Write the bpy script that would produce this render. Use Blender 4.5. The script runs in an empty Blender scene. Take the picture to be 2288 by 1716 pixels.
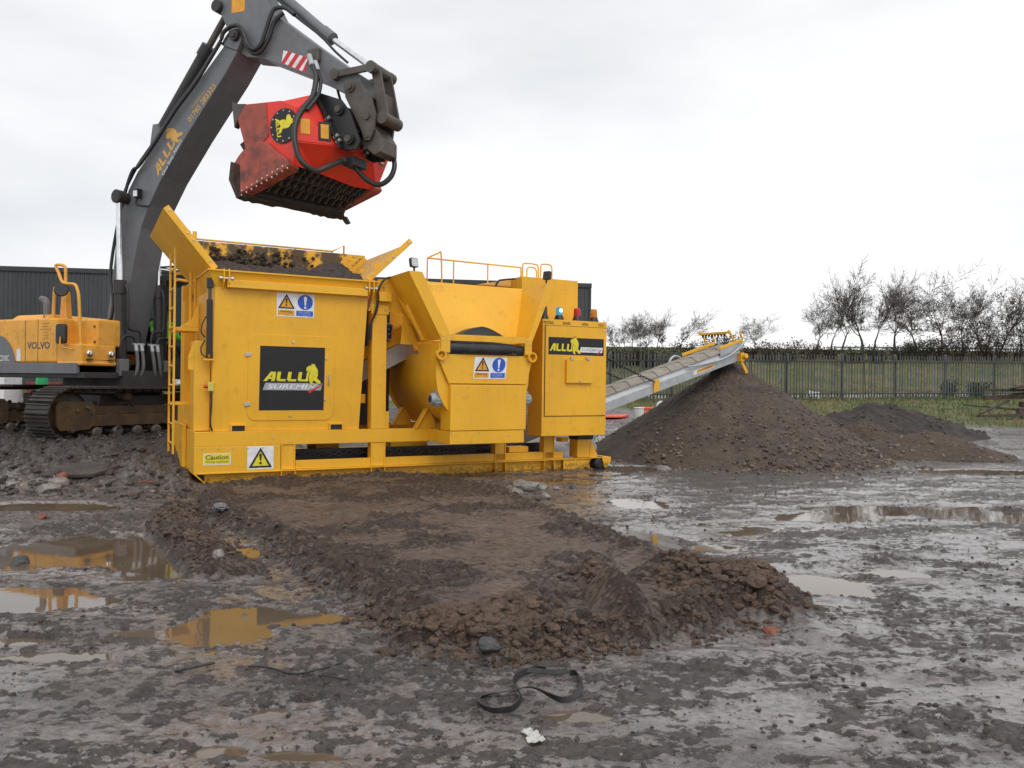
import bpy, bmesh, math, random
import numpy as np
from mathutils import Vector, Matrix

scene = bpy.context.scene
col = scene.collection
rad = math.radians

# ------------------------------------------------------------------ camera
cam_data = bpy.data.cameras.new("camera")
cam = bpy.data.objects.new("camera", cam_data)
col.objects.link(cam)
cam_data.sensor_width = 36.0
cam_data.lens = 1796.0 / 2288.0 * 36.0
cam_data.clip_start = 0.05
cam_data.clip_end = 3000.0
cam.location = (0, 0, 1.6)
cam.rotation_euler = (Matrix.Rotation(rad(90), 3, 'X') @ Matrix.Rotation(rad(0.7), 3, 'Z')).to_euler()
scene.camera = cam

# ------------------------------------------------------------------ sky (bright overcast)
world = bpy.data.worlds.new("World")
scene.world = world
world.use_nodes = True
nt = world.node_tree
nt.nodes.clear()
w_out = nt.nodes.new("ShaderNodeOutputWorld")
w_bg = nt.nodes.new("ShaderNodeBackground")
w_bg.inputs["Strength"].default_value = 0.10
sky = nt.nodes.new("ShaderNodeTexSky")
sky.sky_type = 'NISHITA'
sky.sun_disc = False
sky.sun_elevation = rad(49)
sky.sun_rotation = rad(157)
tc = nt.nodes.new("ShaderNodeTexCoord")
mp = nt.nodes.new("ShaderNodeMapping")
mp.inputs["Scale"].default_value = (1.0, 1.0, 3.2)
nz = nt.nodes.new("ShaderNodeTexNoise")
nz.inputs["Scale"].default_value = 1.25
nz.inputs["Detail"].default_value = 5.0
nz.inputs["Roughness"].default_value = 0.5
rmp = nt.nodes.new("ShaderNodeValToRGB")
rmp.color_ramp.elements[0].position = 0.38
rmp.color_ramp.elements[0].color = (8.1, 8.3, 8.65, 1)
rmp.color_ramp.elements[1].position = 0.60
rmp.color_ramp.elements[1].color = (11.2, 11.2, 11.2, 1)
mx = nt.nodes.new("ShaderNodeMixRGB")
mx.inputs["Fac"].default_value = 0.94
nt.links.new(tc.outputs["Generated"], mp.inputs["Vector"])
nt.links.new(mp.outputs["Vector"], nz.inputs["Vector"])
nt.links.new(nz.outputs["Fac"], rmp.inputs["Fac"])
nt.links.new(sky.outputs["Color"], mx.inputs["Color1"])
nt.links.new(rmp.outputs["Color"], mx.inputs["Color2"])
nt.links.new(mx.outputs["Color"], w_bg.inputs["Color"])
nt.links.new(w_bg.outputs["Background"], w_out.inputs["Surface"])

# ------------------------------------------------------------------ soft sun behind the cloud, over the right shoulder
sun_d = bpy.data.lights.new("sun", 'SUN')
sun_d.energy = 1.2
sun_d.angle = rad(35)
sun_d.color = (1.0, 0.97, 0.92)
sun = bpy.data.objects.new("sun", sun_d)
col.objects.link(sun)
sun.rotation_euler = Vector((-0.25, 0.60, -0.76)).to_track_quat('-Z', 'Y').to_euler()

scene.view_settings.view_transform = 'Standard'
scene.view_settings.look = 'None'
scene.view_settings.exposure = 0.0
scene.view_settings.gamma = 1.0
scene.view_settings.use_curve_mapping = False

# ------------------------------------------------------------------ helpers
def tag(o, label=None, cat=None, group=None, kind=None):
    if label: o["label"] = label
    if cat: o["category"] = cat
    if group: o["group"] = group
    if kind: o["kind"] = kind
    return o

def empty(name, loc=(0, 0, 0), rz=0.0, parent=None):
    o = bpy.data.objects.new(name, None)
    o.empty_display_size = 0.2
    o.location = loc
    o.rotation_euler = (0, 0, rz)
    o.parent = parent
    col.objects.link(o)
    return o

def link_mesh(name, me, parent=None):
    o = bpy.data.objects.new(name, me)
    col.objects.link(o)
    o.parent = parent
    return o

def copy_tree(o, parent=None):
    c = o.copy()
    col.objects.link(c)
    c.parent = parent
    for ch in list(o.children):
        copy_tree(ch, c)
    return c

V = Vector

class MB:
    """collects shapes for ONE mesh object"""
    def __init__(self):
        self.v = []; self.f = []; self.s = []
    def add(self, vs, fs, smooth=False):
        b = len(self.v)
        self.v += [tuple(p) for p in vs]
        self.f += [tuple(i + b for i in f) for f in fs]
        self.s += [smooth] * len(fs)
        return self
    def box(self, x0, x1, y0, y1, z0, z1):
        vs = [(x0,y0,z0),(x1,y0,z0),(x1,y1,z0),(x0,y1,z0),(x0,y0,z1),(x1,y0,z1),(x1,y1,z1),(x0,y1,z1)]
        return self.add(vs, [(3,2,1,0),(4,5,6,7),(0,1,5,4),(1,2,6,5),(2,3,7,6),(3,0,4,7)])
    def hexa(self, vs):
        """8 corners: bottom ring then top ring"""
        return self.add(vs, [(3,2,1,0),(4,5,6,7),(0,1,5,4),(1,2,6,5),(2,3,7,6),(3,0,4,7)])
    def beam(self, p0, p1, w, h, up=(0,0,1)):
        p0, p1, up = V(p0), V(p1), V(up)
        d = (p1 - p0).normalized()
        sx = d.cross(up)
        if sx.length < 1e-4: sx = d.cross(V((1,0,0)))
        sx.normalize(); uz = sx.cross(d).normalized()
        a, b = sx * w / 2, uz * h / 2
        vs = [p0-a-b, p0+a-b, p0+a+b, p0-a+b, p1-a-b, p1+a-b, p1+a+b, p1-a+b]
        return self.add(vs, [(0,1,2,3),(7,6,5,4),(4,5,1,0),(5,6,2,1),(6,7,3,2),(7,4,0,3)])
    def cyl(self, p0, p1, r, r2=None, n=16, caps=True):
        p0, p1 = V(p0), V(p1)
        r2 = r if r2 is None else r2
        d = (p1 - p0).normalized()
        a = d.orthogonal().normalized(); b = d.cross(a)
        vs = []
        for p, q in ((p0, r), (p1, r2)):
            for i in range(n):
                t = 2*math.pi*i/n
                vs.append(p + a*math.cos(t)*q + b*math.sin(t)*q)
        self.add(vs, [(i, (i+1) % n, n+(i+1) % n, n+i) for i in range(n)], True)
        if caps:
            self.add(vs[:n], [tuple(range(n-1, -1, -1))])
            self.add(vs[n:], [tuple(range(n))])
        return self
    def tube(self, pts, r, n=8, closed=False, spline=0):
        pts = [V(p) for p in pts]
        if spline:
            pts = catmull(pts, spline, closed)
        m = len(pts)
        rr = r if isinstance(r, (list, tuple)) else [r]*m
        vs = []; a = None
        for i, p in enumerate(pts):
            if closed: d = pts[(i+1) % m] - pts[i-1]
            else: d = pts[min(i+1, m-1)] - pts[max(i-1, 0)]
            d.normalize()
            if a is None: a = d.orthogonal().normalized()
            else:
                a = a - d*a.dot(d)
                a = a.normalized() if a.length > 1e-6 else d.orthogonal().normalized()
            b = d.cross(a)
            for k in range(n):
                t = 2*math.pi*k/n
                vs.append(p + (a*math.cos(t) + b*math.sin(t))*rr[i])
        fs = []
        for i in range(m if closed else m-1):
            j = (i+1) % m
            for k in range(n):
                k2 = (k+1) % n
                fs.append((i*n+k, i*n+k2, j*n+k2, j*n+k))
        self.add(vs, fs, True)
        if not closed:
            self.add(vs[:n], [tuple(range(n-1, -1, -1))]); self.add(vs[-n:], [tuple(range(n))])
        return self
    def prism(self, pts, vec):
        pts = [V(p) for p in pts]; vec = V(vec); n = len(pts)
        vs = pts + [p + vec for p in pts]
        nrm = V((0,0,0))
        for i in range(n): nrm += pts[i].cross(pts[(i+1) % n])
        fl = nrm.dot(vec) > 0
        bot, top = tuple(range(n)), tuple(range(n, 2*n))
        fs = [bot[::-1] if fl else bot, top if fl else top[::-1]]
        for i in range(n):
            j = (i+1) % n
            fs.append((i, j, n+j, n+i) if fl else (j, i, n+i, n+j))
        return self.add(vs, fs)
    def lathe(self, o, axis, prof, n=20):
        o, d = V(o), V(axis).normalized()
        a = d.orthogonal().normalized(); b = d.cross(a)
        vs = []
        for r, h in prof:
            for i in range(n):
                t = 2*math.pi*i/n
                vs.append(o + d*h + (a*math.cos(t) + b*math.sin(t))*r)
        fs = []
        for k in range(len(prof)-1):
            for i in range(n):
                j = (i+1) % n
                fs.append((k*n+i, k*n+j, (k+1)*n+j, (k+1)*n+i))
        self.add(vs, fs, True)
        self.add(vs[:n], [tuple(range(n-1, -1, -1))]); self.add(vs[-n:], [tuple(range(n))])
        return self
    def xform(self, M):
        self.v = [tuple(M @ V(p)) for p in self.v]
        return self
    def mesh(self, name, mat):
        me = bpy.data.meshes.new(name)
        me.from_pydata(self.v, [], self.f)
        me.polygons.foreach_set("use_smooth", self.s)
        if mat: me.materials.append(mat)
        me.update()
        return me
    def build(self, name, mat, parent=None, bevel=0.0, label=None):
        o = link_mesh(name, self.mesh(name, mat), parent)
        if bevel:
            b = o.modifiers.new("bevel", 'BEVEL')
            b.width = bevel; b.segments = 2; b.limit_method = 'ANGLE'; b.angle_limit = rad(40)
            b.harden_normals = False
        if label: o["label"] = label
        return o

def catmull(pts, k, closed=False):
    out = []; n = len(pts)
    for i in range(n if closed else n-1):
        if closed: p0, p1, p2, p3 = pts[i-1], pts[i], pts[(i+1) % n], pts[(i+2) % n]
        else: p0, p1, p2, p3 = pts[max(i-1,0)], pts[i], pts[i+1], pts[min(i+2,n-1)]
        for j in range(k):
            t = j/k
            out.append(0.5*((2*p1) + (p2-p0)*t + (2*p0-5*p1+4*p2-p3)*t*t + (3*p1-p0-3*p2+p3)*t*t*t))
    if not closed: out.append(pts[-1])
    return out

def rrect(w, h, r, n=5):
    pts = []
    for cx, cy, a0 in ((w-r, h-r, 0), (r, h-r, 90), (r, r, 180), (w-r, r, 270)):
        for i in range(n+1):
            a = rad(a0 + 90*i/n)
            pts.append((cx + r*math.cos(a), cy + r*math.sin(a)))
    return pts

def circle(cx, cy, r, n=28):
    return [(cx + r*math.cos(2*math.pi*i/n), cy + r*math.sin(2*math.pi*i/n)) for i in range(n)]

class Frame:
    """a flat print surface: origin, u axis, v axis, outward normal"""
    def __init__(self, o, u, v):
        self.o = V(o); self.u = V(u).normalized(); self.w = V(v).normalized()
        self.n = self.u.cross(self.w).normalized()
    def p(self, u, v, h=0.0): return self.o + self.u*u + self.w*v + self.n*h
    def poly(self, mb, pts, h0, t=0.0015):
        mb.prism([self.p(a, b, h0) for a, b in pts], self.n*t)
        return mb

# ------------------------------------------------------------------ lettering (flat meshes from Blender's built-in font)
_txt = {}
def text_mesh(s, bold=0.0, shear=0.0):
    key = (s, bold, shear)
    if key in _txt: return _txt[key]
    cu = bpy.data.curves.new("lettering", 'FONT')
    cu.body = s; cu.size = 1.0; cu.shear = shear; cu.offset = bold; cu.resolution_u = 3
    ob = bpy.data.objects.new("lettering", cu)
    col.objects.link(ob)
    dg = bpy.context.evaluated_depsgraph_get()
    me = bpy.data.meshes.new_from_object(ob.evaluated_get(dg))
    vs = np.array([v.co[:] for v in me.vertices]); fs = [tuple(p.vertices) for p in me.polygons]
    bpy.data.objects.remove(ob); bpy.data.curves.remove(cu); bpy.data.meshes.remove(me)
    vs[:, :2] -= vs[:, :2].min(0)
    _txt[key] = (vs, fs)
    return _txt[key]

def put_text(mb, fr, s, u, v, w, h, lift, bold=0.02, shear=0.0):
    vs, fs = text_mesh(s, bold, shear)
    mxy = vs[:, :2].max(0)
    pts = [fr.p(u + a/mxy[0]*w, v + b/mxy[1]*h, lift) for a, b in vs[:, :2]]
    mb.add(pts, fs)
    return mb

def put_poly(mb, fr, pts, lift):
    mb.add([fr.p(a, b, lift) for a, b in pts], [tuple(range(len(pts)))])
    return mb

for _t in ("SUREMIX", "Warning", "Caution", "Moving machinery", "VOLVO", "01785 282323", "Telephone", "One Step Ahead", "EC210C",
           "MATERIAL", "BINDER", "DIESEL", "FAULT", "Isolate elsewhere", "before maintaining", "or removing guards"):
    pass

# ------------------------------------------------------------------ materials
def lin(c):
    c = c/255.0
    return c/12.92 if c <= 0.04045 else ((c+0.055)/1.055)**2.4
def rgb(r, g, b): return (lin(r), lin(g), lin(b), 1.0)

def new_mat(name):
    m = bpy.data.materials.new(name); m.use_nodes = True
    nt = m.node_tree
    return m, nt, nt.nodes["Principled BSDF"]

def nodes_noise(nt, scale, detail=4, rough=0.55, obj=True, vec=None):
    n = nt.nodes.new("ShaderNodeTexNoise")
    n.inputs["Scale"].default_value = scale; n.inputs["Detail"].default_value = detail; n.inputs["Roughness"].default_value = rough
    if vec is None:
        t = nt.nodes.new("ShaderNodeTexCoord"); vec = t.outputs["Object"]
    nt.links.new(vec, n.inputs["Vector"])
    return n

def ramp(nt, fac, stops):
    r = nt.nodes.new("ShaderNodeValToRGB")
    el = r.color_ramp.elements
    while len(el) < len(stops): el.new(0.5)
    for e, (p, c) in zip(el, stops):
        e.position = p
        e.color = c if isinstance(c, tuple) else (c, c, c, 1)
    nt.links.new(fac, r.inputs["Fac"])
    return r

def mixc(nt, fac, a, b, mode='MIX'):
    m = nt.nodes.new("ShaderNodeMixRGB"); m.blend_type = mode
    for sock, val in (("Fac", fac), ("Color1", a), ("Color2", b)):
        if hasattr(val, "is_linked") or hasattr(val, "links"): nt.links.new(val, m.inputs[sock])
        else: m.inputs[sock].default_value = val
    return m.outputs["Color"]

def bump(nt, bsdf, height, strength=0.3, dist=0.02):
    b = nt.nodes.new("ShaderNodeBump")
    b.inputs["Strength"].default_value = strength; b.inputs["Distance"].default_value = dist
    nt.links.new(height, b.inputs["Height"])
    nt.links.new(b.outputs["Normal"], bsdf.inputs["Normal"])

def paint(name, c, rough=0.4, metal=0.0, var=0.10, dirt=0.25, dirt_col=(0.045, 0.03, 0.02, 1), dirt_scale=6.0, dlo=0.56, dhi=0.75, coat=0.0, mud_z=None, scale=2.5, streak=0.0, per_object=0.0):
    """painted or bare metal: tone drift, dirt blotches and scratches; mud_z = splash height in object space"""
    m, nt, b = new_mat(name)
    t = nt.nodes.new("ShaderNodeTexCoord"); vec = t.outputs["Object"]
    n1 = nodes_noise(nt, scale, 3, 0.5, vec=vec)
    lo = tuple(x*(1-var) for x in c[:3]) + (1,); hi = tuple(min(1, x*(1+var)) for x in c[:3]) + (1,)
    base = ramp(nt, n1.outputs["Fac"], [(0.3, lo), (0.7, hi)]).outputs["Color"]
    n2 = nodes_noise(nt, dirt_scale, 7, 0.68, vec=vec)
    d = ramp(nt, n2.outputs["Fac"], [(dlo, 0.0), (dhi, dirt)]).outputs["Color"]
    if mud_z is not None:
        sx = nt.nodes.new("ShaderNodeSeparateXYZ"); nt.links.new(vec, sx.inputs[0])
        mr = nt.nodes.new("ShaderNodeMapRange")
        mr.inputs["From Min"].default_value = mud_z; mr.inputs["From Max"].default_value = 0.0
        nt.links.new(sx.outputs["Z"], mr.inputs["Value"])
        n3 = nodes_noise(nt, 14.0, 8, 0.7, vec=vec)
        mu = nt.nodes.new("ShaderNodeMath"); mu.operation = 'MULTIPLY'
        nt.links.new(mr.outputs["Result"], mu.inputs[0]); nt.links.new(n3.outputs["Fac"], mu.inputs[1])
        r3 = ramp(nt, mu.outputs[0], [(0.33, 0.0), (0.52, 0.8)]).outputs["Color"]
        mxx = nt.nodes.new("ShaderNodeMixRGB"); mxx.blend_type = 'LIGHTEN'; mxx.inputs["Fac"].default_value = 1
        nt.links.new(d, mxx.inputs["Color1"]); nt.links.new(r3, mxx.inputs["Color2"]); d = mxx.outputs["Color"]
    if streak:
        ms = nt.nodes.new("ShaderNodeMapping"); ms.inputs["Scale"].default_value = (7.0, 7.0, 0.55); nt.links.new(vec, ms.inputs["Vector"])
        n4 = nodes_noise(nt, 2.2, 6, 0.7, vec=ms.outputs["Vector"])
        base = mixc(nt, ramp(nt, n4.outputs["Fac"], [(0.52, 0.0), (0.72, streak)]).outputs["Color"], base, (c[0]*0.45, c[1]*0.36, c[2]*0.6+0.01, 1))
        n5 = nodes_noise(nt, 60.0, 3, 0.8, vec=vec)
        base = mixc(nt, ramp(nt, n5.outputs["Fac"], [(0.70, 0.0), (0.74, streak*1.3)]).outputs["Color"], base, (0.10, 0.07, 0.05, 1))
    if per_object:
        oi = nt.nodes.new("ShaderNodeObjectInfo")
        base = mixc(nt, 1.0, base, ramp(nt, oi.outputs["Random"], [(0.0, 1-per_object), (1.0, 1+per_object)]).outputs["Color"], 'MULTIPLY')
    c2 = mixc(nt, d, base, dirt_col)
    nt.links.new(c2, b.inputs["Base Color"])
    rr = nt.nodes.new("ShaderNodeMapRange")
    rr.inputs["To Min"].default_value = rough*0.8; rr.inputs["To Max"].default_value = min(1, rough*1.35)
    nt.links.new(n2.outputs["Fac"], rr.inputs["Value"])
    nt.links.new(rr.outputs["Result"], b.inputs["Roughness"])
    b.inputs["Metallic"].default_value = metal
    if coat:
        b.inputs["Coat Weight"].default_value = coat; b.inputs["Coat Roughness"].default_value = 0.15
    bump(nt, b, n2.outputs["Fac"], 0.06, 0.01)
    return m

def plain(name, c, rough=0.5, metal=0.0, emit=0.0):
    m, nt, b = new_mat(name)
    n = nodes_noise(nt, 9.0, 4, 0.6)
    lo = tuple(x*0.88 for x in c[:3]) + (1,); hi = tuple(min(1, x*1.10) for x in c[:3]) + (1,)
    nt.links.new(ramp(nt, n.outputs["Fac"], [(0.35, lo), (0.65, hi)]).outputs["Color"], b.inputs["Base Color"])
    b.inputs["Roughness"].default_value = rough; b.inputs["Metallic"].default_value = metal
    if emit:
        b.inputs["Emission Color"].default_value = c; b.inputs["Emission Strength"].default_value = emit
    return m

M = {}
YEL = (0.80, 0.420, 0.020, 1)
M['yellow'] = paint('yellow_paint', YEL, 0.42, var=0.07, dirt=0.34, dlo=0.57, dhi=0.80, mud_z=0.46, scale=1.3, streak=0.15)
M['yellow_muddy'] = paint('yellow_paint_caked_with_mud', YEL, 0.5, var=0.08, dirt=0.95, dirt_scale=3.2, dlo=0.44, dhi=0.52, dirt_col=(0.05, 0.035, 0.024, 1))
M['yellow_dusty'] = paint('yellow_paint_dusty', (0.72, 0.40, 0.10, 1), 0.6, var=0.08, dirt=0.6, dirt_scale=9.0, dlo=0.5, dhi=0.7, dirt_col=(0.2, 0.12, 0.06, 1))
M['exc_yellow'] = paint('excavator_yellow', (0.78, 0.37, 0.045, 1), 0.42, var=0.08, dirt=0.45, dlo=0.52, dhi=0.8, streak=0.2)
M['exc_grey'] = paint('excavator_grey', (0.140, 0.145, 0.156, 1), 0.42, var=0.08, dirt=0.35, dlo=0.5, dhi=0.75, dirt_col=(0.05, 0.04, 0.035, 1))
M['exc_dark'] = paint('excavator_dark_steel', (0.028, 0.026, 0.028, 1), 0.5, var=0.15, dirt=0.5, dlo=0.5, dhi=0.75, dirt_col=(0.07, 0.05, 0.035, 1))
M['worn_steel'] = paint('worn_muddy_steel', (0.10, 0.085, 0.075, 1), 0.5, metal=0.3, var=0.2, dirt=0.6, dlo=0.45, dhi=0.7, dirt_col=(0.06, 0.045, 0.035, 1))
M['rust_yellow'] = paint('rusty_yellow_paint', (0.095, 0.052, 0.018, 1), 0.65, var=0.3, dirt=0.95, dirt_scale=3.0, dlo=0.40, dhi=0.58, dirt_col=(0.05, 0.03, 0.018, 1))
M['track'] = paint('track_steel', (0.055, 0.048, 0.045, 1), 0.5, metal=0.4, var=0.2, dirt=0.8, dirt_scale=10, dlo=0.45, dhi=0.65, dirt_col=(0.05, 0.035, 0.025, 1))
M['red'] = paint('bucket_red', (0.72, 0.035, 0.018, 1), 0.38, var=0.08, dirt=0.45, dlo=0.5, dhi=0.78, dirt_col=(0.17, 0.06, 0.04, 1), dirt_scale=5)
M['red_muddy'] = paint('bucket_red_scraped', (0.36, 0.075, 0.05, 1), 0.55, var=0.2, dirt=0.85, dirt_scale=4.5, dlo=0.48, dhi=0.66, dirt_col=(0.07, 0.045, 0.035, 1))
M['galv'] = paint('galvanised_steel', (0.42, 0.44, 0.46, 1), 0.45, metal=0.35, var=0.10, dirt=0.4, dlo=0.5, dhi=0.75, dirt_col=(0.2, 0.18, 0.16, 1), scale=5)
M['chrome'] = plain('chrome_rod', (0.75, 0.75, 0.76, 1), 0.12, 1.0)
M['bolt'] = plain('zinc_bolt', (0.55, 0.54, 0.52, 1), 0.35, 0.8)
M['black'] = plain('black_steel', (0.015, 0.015, 0.017, 1), 0.4)
M['rubber'] = paint('black_rubber', (0.014, 0.014, 0.016, 1), 0.45, var=0.2, dirt=0.4, dlo=0.5, dhi=0.75, dirt_col=(0.09, 0.08, 0.075, 1))
M['hose'] = plain('hydraulic_hose', (0.02, 0.02, 0.021, 1), 0.45)
M['hose_grey'] = plain('grey_hose', (0.11, 0.11, 0.11, 1), 0.5)
M['decal_black'] = plain('decal_black', (0.012, 0.011, 0.013, 1), 0.55)
M['decal_yellow'] = plain('decal_yellow', (0.72, 0.62, 0.03, 1), 0.5)
M['decal_gold'] = plain('decal_gold', (0.60, 0.34, 0.08, 1), 0.5)
M['decal_white'] = plain('decal_white', (0.74, 0.74, 0.76, 1), 0.45)
M['decal_silver'] = plain('decal_silver', (0.36, 0.38, 0.42, 1), 0.4)
M['decal_blue'] = plain('decal_blue', (0.02, 0.09, 0.52, 1), 0.45)
M['decal_red'] = plain('decal_red', (0.55, 0.02, 0.025, 1), 0.45)
M['decal_amber'] = plain('decal_amber', (0.70, 0.32, 0.02, 1), 0.5)
M['motor_grey'] = plain('motor_grey', (0.30, 0.32, 0.34, 1), 0.45)
M['motor_blue'] = plain('motor_blue', (0.012, 0.02, 0.09, 1), 0.4)
M['grey_text'] = plain('grey_lettering', (0.09, 0.085, 0.08, 1), 0.5)
# ------------------------------------------------------------------ numpy noise
def _hash(ix, iy, seed):
    h = (ix.astype(np.int64)*374761393 + iy.astype(np.int64)*668265263 + seed*1274126177) & 0xFFFFFFFF
    h = ((h ^ (h >> 13))*1274126177) & 0xFFFFFFFF
    h = ((h ^ (h >> 16))*2246822519) & 0xFFFFFFFF
    return ((h ^ (h >> 15)) & 0xFFFFFF)/float(0xFFFFFF)
def vnoise(x, y, seed=0):
    ix = np.floor(x); iy = np.floor(y); fx = x-ix; fy = y-iy
    u = fx*fx*fx*(fx*(fx*6-15)+10); w = fy*fy*fy*(fy*(fy*6-15)+10)
    a = _hash(ix, iy, seed); b = _hash(ix+1, iy, seed); c = _hash(ix, iy+1, seed); d = _hash(ix+1, iy+1, seed)
    return (a*(1-u)+b*u)*(1-w) + (c*(1-u)+d*u)*w
def fbm(x, y, seed=0, octaves=4, gain=0.5):
    s = 0.0; a = 1.0; t = 0.0
    for i in range(octaves):
        s = s + a*vnoise(x*2**i + 13.7*i, y*2**i - 7.3*i, seed+i); t += a; a *= gain
    return s/t - 0.5
def lumps(x, y, cell, seed, keep=0.7):
    """cellular bumps in 0..1 : rounded clods"""
    gx = x/cell; gy = y/cell
    ix = np.floor(gx); iy = np.floor(gy)
    out = np.zeros_like(x)
    for dx in (-1, 0, 1):
        for dy in (-1, 0, 1):
            cx = ix+dx; cy = iy+dy
            px = cx + _hash(cx, cy, seed); py = cy + _hash(cx, cy, seed+1)
            r = 0.25 + 0.5*_hash(cx, cy, seed+2)
            k = _hash(cx, cy, seed+3) < keep
            d2 = ((gx-px)**2 + (gy-py)**2)/(r*r)
            hgt_ = np.where(k & (d2 < 1), np.sqrt(np.maximum(0, 1-d2))*r, 0)
            out = np.maximum(out, hgt_)
    return out/0.75
def sstep(a, b, x):
    t = np.clip((x-a)/(b-a), 0, 1); return t*t*(3-2*t)
def poly_sdf(x, y, P):
    """signed distance to polygon, positive inside"""
    d = np.full(x.shape, 1e9); ins = np.zeros(x.shape, bool)
    n = len(P)
    for i in range(n):
        ax, ay = P[i]; bx, by = P[(i+1) % n]
        ex, ey = bx-ax, by-ay
        t = np.clip(((x-ax)*ex + (y-ay)*ey)/(ex*ex+ey*ey), 0, 1)
        d = np.minimum(d, np.hypot(x-ax-t*ex, y-ay-t*ey))
        c = ((ay > y) != (by > y)) & (x < (bx-ax)*(y-ay)/(by-ay+1e-12) + ax)
        ins ^= c
    return np.where(ins, d, -d)
def seg_dist(x, y, P):
    d = np.full(x.shape, 1e9)
    for (ax, ay), (bx, by) in zip(P[:-1], P[1:]):
        ex, ey = bx-ax, by-ay
        t = np.clip(((x-ax)*ex + (y-ay)*ey)/(ex*ex+ey*ey), 0, 1)
        d = np.minimum(d, np.hypot(x-ax-t*ex, y-ay-t*ey))
    return d

# machine and excavator standing places (metres, world)
PLANT_O = (-4.547, 11.955); PLANT_TH = rad(28.743)
EXC_K = 1.18; EXC_O = (-8.818, 17.519, 0.361); EXC_RZ = rad(-25)
def plant_xy(X, Y):
    c, s = math.cos(PLANT_TH), math.sin(PLANT_TH)
    return PLANT_O[0] + X*c - Y*s, PLANT_O[1] + X*s + Y*c

RAMP = [(-4.15,11.25),(-3.4,12.2),(-2.2,12.75),(-1.3,12.55),(-0.45,11.6),(0.0,10.9),(0.97,8.47),(1.35,7.38),(1.80,6.40),(1.98,5.98),(1.65,5.50),(1.25,5.2),(0.78,4.95),
        (0.35,4.72),(0.0,4.58),(-0.45,4.72),(-0.6,5.0),(-0.95,5.55),(-1.77,6.67),(-2.15,7.35),(-2.75,8.3),(-3.5,9.0),(-3.95,9.8)]
BERM = [(-3.95,9.5),(-3.55,8.5),(-3.05,7.7),(-2.6,7.0),(-2.35,6.62)]
PUDDLES = [(-5.75,9.95,0.95,0.36,.06),(-3.70,7.45,1.30,0.75,.07),(-2.80,6.95,0.60,0.50,.06),(-3.70,5.75,0.90,0.38,.06),(-4.8,5.6,0.9,0.55,.06),(-1.80,5.25,0.36,0.44,.05),(-1.45,5.42,0.36,0.18,.04),(-2.2,5.05,0.30,0.10,.03),
           (-2.50,7.42,0.26,0.34,.05),(-1.13,3.84,0.12,0.10,.03),(-0.98,3.98,0.09,0.05,.03),(-1.25,3.45,0.15,0.09,.03),(-0.85,3.42,0.2,0.06,.03),(0.35,3.87,0.17,0.10,.03),
           (-3.0,4.85,0.3,0.10,.03),(-2.6,4.60,0.35,0.10,.03),(-3.3,4.35,0.3,0.10,.03),(-1.72,4.72,0.09,0.06,.03),
           (5.3,10.5,1.4,0.50,.05),(3.95,9.85,0.7,0.32,.05),(6.6,9.9,1.1,0.4,.05),(1.72,10.85,0.40,0.5,.05),(1.42,8.25,0.34,0.5,.05),(1.9,7.9,0.4,0.20,.04),
           (2.55,6.45,0.45,0.40,.03),(3.2,6.9,0.4,0.14,.03),(2.15,15.35,0.75,0.65,.07),(1.3,14.2,0.7,0.25,.05),(0.6,13.5,0.8,0.35,.04),(9.2,15.6,1.4,0.4,.05),(4.1,5.0,0.5,0.14,.025),(3.3,3.9,0.3,0.10,.02)]

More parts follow.
